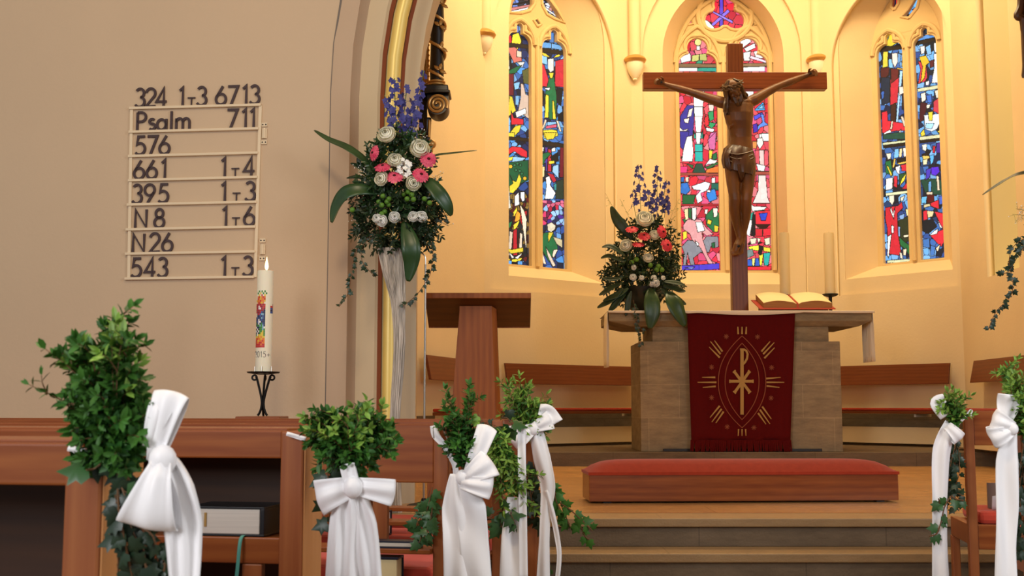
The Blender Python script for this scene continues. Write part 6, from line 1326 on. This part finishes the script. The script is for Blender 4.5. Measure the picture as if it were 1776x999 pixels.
PW5 = open_pew(911, 5.35, 726, 'front pew on the left, closest to the chancel steps', 3.6, .052, seat=.44)
PR5 = open_pew(1672, 5.2, 712, 'front pew right of the aisle with a small box bunch on its post', 2.0, .040, True, .155, .515, .045, 'pews right of the aisle')
PR4 = open_pew(1768, 4.3, 714, 'second pew on the right, its post at the edge behind a bow', 2.0, .045, True, .16, .515, .05, 'pews right of the aisle')
def loc(t, x, y, z): return WM[t]@Vector((x, y, z))
# ---- books and papers
def book(name, label, cat, t, x0, x1, y0, y1, z0, z1, cover, pages='whitepage', th=.004, flat=True, group=None, spine='y', ribbon=False):
    c = loc(t, (x0+x1)/2, (y0+y1)/2, z0); b = thing(name, label, cat, c, PHI, group)
    hx, hy, h = (x1-x0)/2, (y1-y0)/2, z1-z0
    part(b, 'page_block', pages, [(-hx+.006, hx-(.012 if spine == 'x' else .006), -hy+.001, hy-.006, th+.0005, h-th-.0005)], .002)
    part(b, 'cover', cover, [(-hx, hx, -hy, hy, 0, th), (-hx, hx, -hy, hy, h-th, h)]+([(hx-.010, hx, -hy, hy, th, h-th)] if spine == 'x' else [(-hx, hx, hy-.005, hy, th, h-th)]), .001)
    return b
bkp = book('hymn_book', 'thick closed book with dark cover lying in the second pew shelf', 'book', PW2, -.245, -.045, .02, .165, .7385, .808, 'darkcover', 'whitepage', .005, spine='x')
a_, b_ = P(412, 925, 2.72), P(406, 999, 2.68)
mb = MB(); q = smooth_path([loc(PW2, -.095, .03, .7425), loc(PW2, -.095, .006, .739), loc(PW2, -.096, -.002, .72), loc(PW2, -.098, -.004, .68), loc(PW2, -.103, -.002, .63)], 5)
mb.grid([[p+Vector((dx, 0, 0)) for dx in (-.0042, 0, .0042)] for p in q]); o = mb.build('ribbon_marker', 'teal', bkp, solid=.0008); tag(o, 'teal ribbon marker hanging down over the shelf edge')
part(bkp, 'index_tab', 'thread', [(-.052, -.046, -.0735, -.072, .022, .055)], 0, 'small ochre mark on the page edges')
def paper(lab, t, x0, x1, y0, y1, z, n=1, bend=.004):
    mb = MB(); rows = [[loc(t, lerp(x0, x1, i/6), lerp(y0, y1, j/3), z+bend*sin(i/6*pi*.8+.3)) for i in range(7)] for j in range(4)]
    mb.grid(rows); o = mb.build('song_sheet', 'paper', None, solid=.004); return tag(o, lab, 'paper', 'song sheets on the pews')
paper('white song sheet on the second pew seat, left of the teal ribbon', PW2, -.21, -.12, .27, .42, .489)
paper('white song sheet on the second pew seat, right of the teal ribbon', PW2, -.085, -.005, .27, .42, .489)
book('hymn_book', 'navy book with cream page edges lying under the third pew rail', 'book', PW3, -.245, -.115, -.018, .055, .4455, .5400, 'navy', 'page', .008, group='navy hymn books')
book('hymn_book', 'dark book with white page edges lying along the third pew ledge', 'book', PW3, -.215, -.04, -.028, .03, .5705, .595, 'navy', 'whitepage', .005, group='navy hymn books')
book('hymn_book', 'small navy book standing on the fourth pew seat behind the second bow', 'book', PW4, -.55, -.47, .10, .16, .4960, .60, 'navy', 'whitepage', .006, group='navy hymn books')
book('hymn_book', 'navy book standing on the front pew seat seen right of the third bow', 'book', PW5, -.25, -.15, .12, .2, .4960, .655, 'navy', 'page', .012, group='navy hymn books')
mb = MB(); c_ = [loc(PR5, .14, .16, .572), loc(PR5, .30, .16, .572)]
mb.hexa([loc(PR5, x, y, z) for z in (.5715, .69) for y in (.20, .215) for x in (.13, .34)]); o = mb.build('folder', 'greypanel', None, smooth=False, bevel=.003); tag(o, 'grey brown folder standing on the right front pew seat', 'folder')
mb = MB(); mb.grid([[loc(PR5, lerp(.135, .32, i/6), .15-.02*j/3, .5715+.062*j/3+(.006*sin(i*1.3) if j == 3 else 0)) for i in range(7)] for j in range(4)]); o = mb.build('song_sheet', 'paper', None, solid=.002); tag(o, 'white paper leaning against the folder on the right front pew', 'paper', 'song sheets on the pews')
# ================================================================== PEW DECORATIONS: box and ivy bunches with white satin bows
def twig(lf, st, pts, Ln, W, rng, sp=.55, start=.2, n2=0, lightlf=None):
    pts = smooth_path(pts, 6); st.tube(pts, [max(.0006, .0016*(1-i/len(pts))) for i in range(len(pts))], 4)
    tot = sum((b-a).length for a, b in zip(pts, pts[1:])); acc = 0; s0 = 0; ang = rng.uniform(0, 3)
    for a, b in zip(pts, pts[1:]):
        l_ = (b-a).length; s0 += l_; acc += l_
        if s0 < tot*start or acc < Ln*sp: continue
        acc = 0; t = (b-a).normalized(); u = t.orthogonal().normalized(); v = t.cross(u); ang += 1.57+rng.uniform(-.3, .3)
        for k in (0, pi):
            e = u*cos(ang+k)+v*sin(ang+k); d = (e+t*rng.uniform(.45, 1.0)).normalized(); sc = rng.uniform(.75, 1.1)*(1-.35*max(0, s0/tot-.75))
            tgt = lightlf if (lightlf is not None and (s0/tot > .72 or rng.random() < .14)) else lf
            tgt.leaf(b, d, (t*.7+rvec(rng)*.45+Vector((0, -.25, .25))).normalized(), Ln*sc, W*sc, .16, .12)
        if n2 and rng.random() < n2:
            e = u*cos(ang+1)+v*sin(ang+1); d = (t*.75+e*.9).normalized(); q = b+d*Ln*rng.uniform(1.0, 1.7)
            twig(lf, st, [b, lerp(b, q, .5)+t*Ln*.15, q], Ln*.9, W*.9, rng, sp, .1, 0, lightlf)
    t = (pts[-1]-pts[-2]).normalized(); (lightlf or lf).leaf(pts[-1], t, (TOCAM+rvec(rng)*.4).normalized(), Ln*.9, W*.8); (lightlf or lf).leaf(pts[-1], (t+rvec(rng)*.5).normalized(), (TOCAM+rvec(rng)*.4).normalized(), Ln*.8, W*.7)
def bunch(root, Y, base, tips, Ln, W, seed, spread=.05, n2=.55, sp=.5,  nm='box_foliage', m1='box', m2='boxlight', start=.18, mult=1, jit=13):
    rng = random.Random(seed); lf, l2, st = MB(), MB(), MB()
    tips = list(tips)+[(base[0]+(x-base[0])*rng.uniform(.62, .95)+rng.uniform(-jit, jit), base[1]+(y-base[1])*rng.uniform(.62, .95)+rng.uniform(-jit, jit)) for x, y in tips for _ in range(mult-1)]
    for (x, y) in tips:
        jb = 14/Y; b = P(base[0]+rng.uniform(-jb, jb), base[1]+rng.uniform(-jb, jb), Y+rng.uniform(-.3, .3)*spread); e = P(x, y, Y+rng.uniform(-1, .8)*spread); e = e+(b-e).normalized()*min(Ln*.85, (b-e).length*.5)
        m = lerp(b, e, .55)+Vector((-.12*(e.x-b.x), -spread*.5*rng.random(), .08*abs(e.x-b.x)))
        twig(lf, st, [b, m, e], Ln, W, rng, sp, start, n2, l2)
    lf.build(nm, m1, root); l2.build('tip_leaves', m2, root); st.build('twigs', 'twig', root)
def ivies(root, Y, paths, S, seed, m_='ivy', step=.5, dY=.03, stem=.0016):
    rng = random.Random(seed)
    for p in paths: ivy_trail(root, [P(x, y, Y+rng.uniform(-dY, dY)) for x, y in p], S, rng, m_, step, stem)
def tail(mb, Y, pts, w, seed, folds=2.2, amp=.10, dY=None):
    """hanging ribbon: pts in picture pixels, w widths in picture pixels"""
    rng = random.Random(seed); dY = dY or [0]*len(pts); q = smooth_path([P(x, y, Y+d) for (x, y), d in zip(pts, dY)], 7); n = len(q); k_ = Y/1970; ph = rng.uniform(0, 6)
    rows = []
    for i, p in enumerate(q):
        u = i/(n-1); f = u*(len(w)-1); j = min(int(f), len(w)-2); ww = lerp(w[j], w[j+1], f-j)*k_
        t = (q[min(i+1, n-1)]-q[max(i-1, 0)]).normalized(); s_ = t.cross(Vector((0, -1, 0))).normalized(); nn = s_.cross(t).normalized()
        if nn.y > 0: nn = -nn
        rows.append([p+s_*(ww*a/2)+nn*(ww*amp*sin(folds*pi*a+ph+u*1.6)*(1.15-.5*u)+.06*ww*sin(u*9+a*2)) for a in [c/7-1 for c in range(15)]])
    mb.grid(rows)
def loop_(mb, Y, knot, tip, w0, w1, bulge, skew=0, dY=0):
    """bow loop: two layers of ribbon from the knot out to the tip and back; w in picture pixels"""
    k_ = Y/1970; a = P(*knot, Y+dY); b = P(*tip, Y+dY); ax = b-a; L_ = ax.length; d = ax.normalized(); s_ = d.cross(Vector((0, -1, 0))).normalized(); rows = []
    N = 22
    for i in range(N+1):
        t = i/N; o_ = sin(pi*t)**.72; w = lerp(w0, w1, o_)*k_; dep = bulge*cos(pi*t)*(.25+.75*sin(pi*t)**.5)
        c = a+d*L_*o_+s_*skew*k_*o_*(t-.2)
        rows.append([c+s_*(w*q/2)+Vector((0, -dep-.10*w*cos(q*pi*1.5+t*2)*(1-o_*.5), 0))+d*(.05*L_*o_*(1-q*q)) for q in [x/5-1 for x in range(11)]])
    mb.grid(rows)
def knot(mb, Y, c, r): 
    p = P(*c, Y); k_ = Y/1970
    rows = [[p+Vector((r*k_*cos(a)*(1+.12*sin(3*b)), -r*k_*.7*sin(b)*abs(1)*1.0-.0, r*k_*sin(a)*.9))+Vector((0, r*k_*.3*cos(b), 0)) for b in (0, .8, 1.57, 2.3, 3.14)] for a in [2*pi*i/12 for i in range(13)]]
    b2 = MB(); b2.bm.free(); mb.ball(p, r*k_, 12, 8, (1, .8, 1.1))
def deco(label, post): return thing('pew_decoration', label, 'pew decoration', post, group='bow bunches on the pew ends')
def bow(root, fn, name='bow', lab=None):
    mb = MB(); fn(mb); return mb.build(name, 'ribbon', root, solid=.0009, angle=60)
# -- 1: nearest pew
Y = 1.76; D = deco('largest box bunch with a puffy white bow on the nearest pew post', P(205, 790, Y))
bunch(D, Y-.01, (210, 800), [(198, 532), (208, 545), (216, 560), (192, 560), (205, 580), (222, 585), (186, 590), (128, 582), (152, 582), (150, 600), (135, 610), (228, 610), (165, 620), (118, 618), (226, 640), (200, 620), (145, 640), (185, 660), (228, 690), (215, 700), (140, 680), (165, 700), (232, 720), (180, 730), (150, 720), (232, 660), (205, 600), (175, 610), (150, 650), (228, 740), (240, 700), (245, 735), (160, 750), (130, 750), (250, 760), (140, 720), (252, 725), (150, 785), (245, 785), (165, 770), (175, 790), (235, 770), (225, 790), (125, 705), (135, 660), (248, 690)], .0255, .0125, 41, .05, .5, .30, mult=2, jit=8, m1='boxdark', m2='box')
bunch(D, Y-.03, (210, 760), [(198, 530), (205, 540), (214, 552), (192, 556), (130, 584), (152, 580), (200, 575), (218, 590), (150, 610), (190, 610), (165, 640)], .0265, .0125, 46, .03, .2, .34, m1='box', m2='boxlight', start=.3)
bunch(D, Y-.02, (185, 740), [(64, 588), (90, 600), (112, 605)], .0235, .0115, 42, .03, .2, .5, start=.3, m1='box', m2='box')
bunch(D, Y-.02, (185, 770), [(36, 655), (62, 668), (110, 720), (118, 745), (100, 690)], .020, .008, 43, .03, .2, .9, 'wispy_sprig', 'boxdark', 'box', .35)
ivies(D, Y-.015, [[(195, 790), (170, 805), (150, 815)], [(200, 800), (215, 850), (235, 900), (250, 960), (255, 1010)], [(205, 810), (205, 870), (215, 930), (230, 1000)], [(215, 820), (245, 860), (270, 890), (290, 900)], [(210, 830), (220, 900), (265, 930), (275, 1000)], [(200, 850), (205, 930), (205, 1005)], [(215, 880), (240, 940), (285, 960), (280, 1010)]], .029, 44, 'ivydark', .3, .035)
ivies(D, Y-.03, [[(185, 795), (165, 812), (150, 815)], [(205, 830), (215, 855), (225, 885)]], .05, 45, 'ivy', .5, .01)
bow(D, lambda mb: (loop_(mb, Y-.055, (268, 800), (298, 684), 24, 62, .022), loop_(mb, Y-.06, (258, 775), (282, 704), 20, 46, .015)), 'bow_upper_loop')
bow(D, lambda mb: loop_(mb, Y-.075, (282, 800), (258, 912), 34, 104, .030, 10), 'bow_lower_loop')
bow(D, lambda mb: knot(mb, Y-.07, (282, 798), 24), 'bow_knot')
bow(D, lambda mb: (tail(mb, Y-.062, [(288, 800), (308, 850), (318, 910), (320, 1020)], [36, 60, 66, 52], 1, 2.4, .13), tail(mb, Y-.05, [(300, 815), (326, 870), (332, 940), (326, 1020)], [20, 26, 26, 24], 2, 1.6)), 'ribbon_tail')
bow(D, lambda mb: (tail(mb, Y+.02, [(118, 777), (150, 786), (185, 796)], [10, 13, 12], 3, 1), ), 'post_strap')
# -- 2: second pew
Y = 2.66; D = deco('wide rounded box bunch over a white bow on the second pew post', P(560, 790, Y))
bunch(D, Y-.02, (605, 800), [(515, 740), (540, 715), (560, 725), (575, 705), (600, 720), (620, 700), (640, 695), (660, 712), (690, 745), (698, 755), (670, 770), (650, 740), (640, 790), (680, 780), (530, 760), (545, 790), (570, 780), (590, 750), (610, 760), (630, 740), (625, 815), (600, 800), (585, 735), (655, 760), (560, 750), (520, 725), (565, 700), (635, 830), (540, 740), (615, 735), (600, 700), (645, 705), (655, 725), (670, 745), (685, 735), (640, 765), (570, 760), (580, 790), (655, 795), (530, 745)], .025, .0135, 51, .06, .25, .30, m1='boxdark', m2='box', mult=2)
bunch(D, Y-.05, (605, 790), [(540, 715), (575, 700), (605, 705), (640, 695), (665, 715), (690, 745), (650, 745), (560, 745), (600, 745), (625, 765), (525, 735)], .026, .0135, 53, .06, .25, .32, m1='box', m2='boxlight', start=.35)
ivies(D, Y, [[(568, 810), (570, 850), (572, 905)], [(560, 770), (566, 790), (570, 820)]], .045, 52, 'ivydark', .35, .02)
bow(D, lambda mb: loop_(mb, Y-.07, (618, 842), (552, 862), 32, 62, .026, -6), 'bow_left_loop')
bow(D, lambda mb: loop_(mb, Y-.07, (612, 842), (682, 853), 28, 46, .024, 6), 'bow_right_loop')
bow(D, lambda mb: loop_(mb, Y-.08, (612, 845), (602, 806), 26, 26, .012), 'bow_upper_loop'); bow(D, lambda mb: knot(mb, Y-.085, (612, 845), 17), 'bow_knot')
bow(D, lambda mb: (tail(mb, Y-.075, [(604, 850), (598, 900), (592, 1015)], [28, 52, 58], 5, 2.2, .12), tail(mb, Y-.07, [(618, 850), (632, 910), (640, 1015)], [26, 42, 46], 6, 1.9, .12)), 'ribbon_tail')
bow(D, lambda mb: tail(mb, Y+.04, [(497, 752), (530, 762)], [7, 8], 3, 1), 'post_strap')
# -- 3: third pew
Y = 3.86; D = deco('upright box bunch with long white ribbon on the third pew post', P(775, 800, Y))
bunch(D, Y-.02, (805, 815), [(770, 662), (774, 680), (768, 690), (816, 654), (812, 670), (782, 700), (790, 720), (815, 660), (820, 680), (808, 700), (800, 730), (775, 740), (785, 760), (815, 740), (825, 770), (795, 770), (810, 790), (780, 720), (820, 720), (770, 700), (800, 750), (790, 745), (812, 770), (778, 760), (805, 715)], .032, .015, 61, .05, .12, .30, m1='boxdark', m2='box', mult=2, jit=4)
ivies(D, Y-.05, [[(800, 800), (812, 806), (818, 810)], [(830, 745), (835, 730), (830, 718)]], .04, 62, 'boxlight', .6, .01)
ivies(D, Y+.02, [[(750, 845), (742, 880), (735, 910), (728, 940)], [(752, 860), (748, 900), (740, 925)], [(745, 850), (733, 890), (722, 915)], [(750, 880), (742, 920), (735, 940)]], .038, 63, 'ivy', .3, .03)
mb = MB(); mb.tube(smooth_path([P(x, y, Y-.06) for x, y in ((808, 788), (825, 797), (832, 810), (826, 820), (812, 822))], 5), .0035, 6); mb.build('curved_twig', 'twig', D)
bow(D, lambda mb: loop_(mb, Y-.05, (812, 830), (845, 742), 22, 36, .03), 'bow_upper_loop')
bow(D, lambda mb: loop_(mb, Y-.06, (805, 832), (850, 800), 22, 52, .04, 8), 'bow_middle_loop'); bow(D, lambda mb: loop_(mb, Y-.065, (800, 836), (852, 846), 22, 40, .035), 'bow_lower_loop')
bow(D, lambda mb: knot(mb, Y-.06, (802, 828), 12), 'bow_knot')
bow(D, lambda mb: (tail(mb, Y-.055, [(790, 822), (788, 880), (792, 940), (792, 1015)], [18, 42, 46, 44], 7, 1.3, .10), tail(mb, Y-.06, [(806, 832), (816, 880), (822, 940), (828, 1015)], [22, 52, 50, 50], 8, 1.0, .06)), 'ribbon_tail')
bow(D, lambda mb: tail(mb, Y+.0, [(752, 738), (756, 755), (772, 775), (788, 805), (792, 828)], [12, 14, 10, 9, 12], 9, 1), 'post_strap')
mb = MB(); mb.tube(smooth_path([P(x, y, Y+.0) for x, y in ((752, 760), (752, 740), (758, 735), (768, 745), (776, 762))], 5), .002, 6); mb.build('hook_wire', 'steel', D)
# -- 4: fourth pew
Y = 4.70; D = deco('box and ivy bunch hanging down the fourth pew post beside a slim ribbon', P(865, 800, Y))
bunch(D, Y-.03, (862, 745), [(915, 880), (925, 890), (905, 860), (890, 870), (880, 850), (870, 830), (895, 840), (900, 820), (885, 815), (915, 850), (865, 860), (870, 790), (880, 790), (868, 880), (858, 810), (875, 900), (895, 885), (905, 840)], .04, .014, 71, .07, .2, .32, mult=2, jit=6, m1='box', m2='boxlight')
ivies(D, Y-.06, [[(850, 735), (862, 740), (870, 748)], [(880, 725), (888, 735), (885, 745)], [(845, 900), (862, 890), (875, 885)], [(880, 880), (890, 900), (895, 915)], [(865, 890), (870, 915)]], .058, 72, 'ivy', .38, .03)
ivies(D, Y+.05, [[(828, 725), (845, 735), (858, 745)], [(890, 700), (880, 712)]], .05, 73, 'ivydark', .4, .03)
bow(D, lambda mb: (tail(mb, Y-.05, [(892, 862), (890, 930), (888, 1015)], [24, 40, 44], 10, 1.4, .10),), 'ribbon_tail')
bow(D, lambda mb: tail(mb, Y-.06, [(905, 740), (905, 790), (906, 850), (908, 1010)], [14, 14, 14, 15], 11, 1), 'slim_ribbon')
# -- 5: front pew left
Y = 5.30; D = deco('feathery box bunch with white bow and long twin ribbons on the front left pew', P(920, 780, Y))
bunch(D, Y-.03, (912, 752), [(862, 652), (875, 662), (890, 650), (900, 640), (915, 662), (935, 690), (955, 672), (958, 690), (940, 720), (920, 690), (895, 690), (880, 680), (905, 720), (925, 735), (885, 720), (958, 745), (910, 700), (875, 700), (930, 705), (900, 670), (915, 740), (890, 735), (945, 700)], .04, .0135, 81, .08, .2, .30, mult=2, jit=5, m1='box', m2='boxlight')
ivies(D, Y-.02, [[(925, 790), (930, 830), (920, 870), (925, 900)], [(920, 800), (915, 850), (935, 880), (950, 890)], [(935, 820), (945, 860), (965, 870)], [(920, 850), (925, 880), (945, 905)]], .062, 82, 'ivydark', .32, .04)
ivies(D, Y-.05, [[(955, 830), (968, 868), (990, 885), (1028, 921)], [(960, 850), (965, 870), (975, 890)], [(975, 880), (985, 905), (990, 915)], [(1000, 900), (1015, 930), (1022, 935)], [(946, 960), (955, 985)]], .045, 83, 'box', .42, .02, .003)
bow(D, lambda mb: loop_(mb, Y-.10, (925, 742), (888, 765), 18, 44, .045, 12), 'bow_left_loop'); bow(D, lambda mb: loop_(mb, Y-.10, (925, 742), (955, 728), 16, 34, .04), 'bow_right_loop')
bow(D, lambda mb: (tail(mb, Y-.11, [(935, 710), (950, 715), (963, 735)], [18, 26, 30], 12, 1), tail(mb, Y-.105, [(948, 850), (958, 890), (966, 930), (970, 965), (966, 1010)], [6, 9, 9, 8, 8], 13, 1.0), tail(mb, Y-.10, [(930, 748), (940, 795), (950, 845), (946, 890), (944, 940), (942, 1010)], [24, 30, 26, 18, 18, 24], 14, 1.2)), 'ribbon_tail')
bow(D, lambda mb: knot(mb, Y-.11, (926, 744), 10), 'bow_knot')
# -- 6: front pew right
Y = 5.14; D = deco('small box bunch with one long white ribbon on the right front pew post', P(1672, 740, Y))
bunch(D, Y-.03, (1655, 735), [(1615, 688), (1630, 680), (1640, 668), (1652, 665), (1665, 670), (1675, 680), (1670, 690), (1655, 685), (1640, 695), (1648, 705), (1660, 715), (1635, 705), (1645, 680), (1660, 700), (1650, 725), (1630, 692)], .036, .016, 91, .06, .12, .32, mult=2, jit=5, m1='box', m2='boxlight')
ivies(D, Y-.02, [[(1655, 750), (1658, 790), (1652, 830), (1660, 860), (1670, 872)], [(1660, 760), (1650, 800), (1645, 840), (1655, 880)], [(1662, 770), (1664, 820), (1655, 850), (1672, 860)], [(1655, 800), (1660, 840), (1645, 860), (1632, 875)]], .036, 92, 'ivydark', .3, .04)
ivies(D, Y-.08, [[(1648, 862), (1638, 880), (1632, 905), (1625, 925), (1612, 930)], [(1650, 860), (1660, 866), (1672, 868)], [(1628, 865), (1630, 872)]], .045, 93, 'ivy', .5, .02, .003)
bow(D, lambda mb: (tail(mb, Y-.06, [(1638, 690), (1624, 700), (1640, 722)], [16, 22, 20], 15, 1), tail(mb, Y-.06, [(1652, 735), (1634, 780), (1630, 860), (1630, 940), (1632, 1015)], [28, 32, 27, 28, 30], 16, 1.3, .10)), 'ribbon_tail')
bow(D, lambda mb: loop_(mb, Y-.07, (1642, 738), (1664, 762), 16, 26, .03), 'bow_loop')
bow(D, lambda mb: tail(mb, Y-.02, [(1662, 735), (1675, 722), (1684, 712), (1684, 722)], [5, 5, 5, 5], 17, 1), 'post_strap')
# -- 7: second pew right
Y = 4.24; D = deco('white bow under a box bunch at the right picture edge', P(1768, 740, Y))
bunch(D, Y+.0, (1775, 760), [(1742, 632), (1748, 645), (1760, 655), (1772, 640), (1785, 650), (1755, 680), (1768, 690), (1780, 700), (1762, 640), (1750, 660), (1770, 720), (1760, 700), (1790, 680), (1765, 720), (1752, 625)], .034, .014, 95, .07, .4, .32, mult=2, jit=8, m1='box', m2='boxlight')
ivies(D, Y-.01, [[(1770, 760), (1775, 800), (1768, 850), (1772, 900), (1770, 940)], [(1775, 770), (1765, 840), (1758, 880), (1765, 920)], [(1778, 780), (1780, 860), (1772, 930)], [(1772, 800), (1782, 900), (1776, 960)]], .042, 96, 'ivydark', .3, .04)
bow(D, lambda mb: (tail(mb, Y-.07, [(1742, 738), (1748, 712), (1750, 684)], [20, 36, 38], 18, 1.2),), 'bow_upper_end')
bow(D, lambda mb: loop_(mb, Y-.08, (1758, 742), (1722, 728), 18, 36, .035, 6), 'bow_left_loop'); bow(D, lambda mb: loop_(mb, Y-.085, (1755, 745), (1720, 762), 18, 38, .03, 10), 'bow_lower_loop')
bow(D, lambda mb: knot(mb, Y-.09, (1756, 744), 10), 'bow_knot')
bow(D, lambda mb: tail(mb, Y-.075, [(1752, 748), (1746, 800), (1746, 880), (1744, 950), (1745, 1015)], [24, 38, 38, 36, 38], 19, 1.2, .08), 'ribbon_tail')
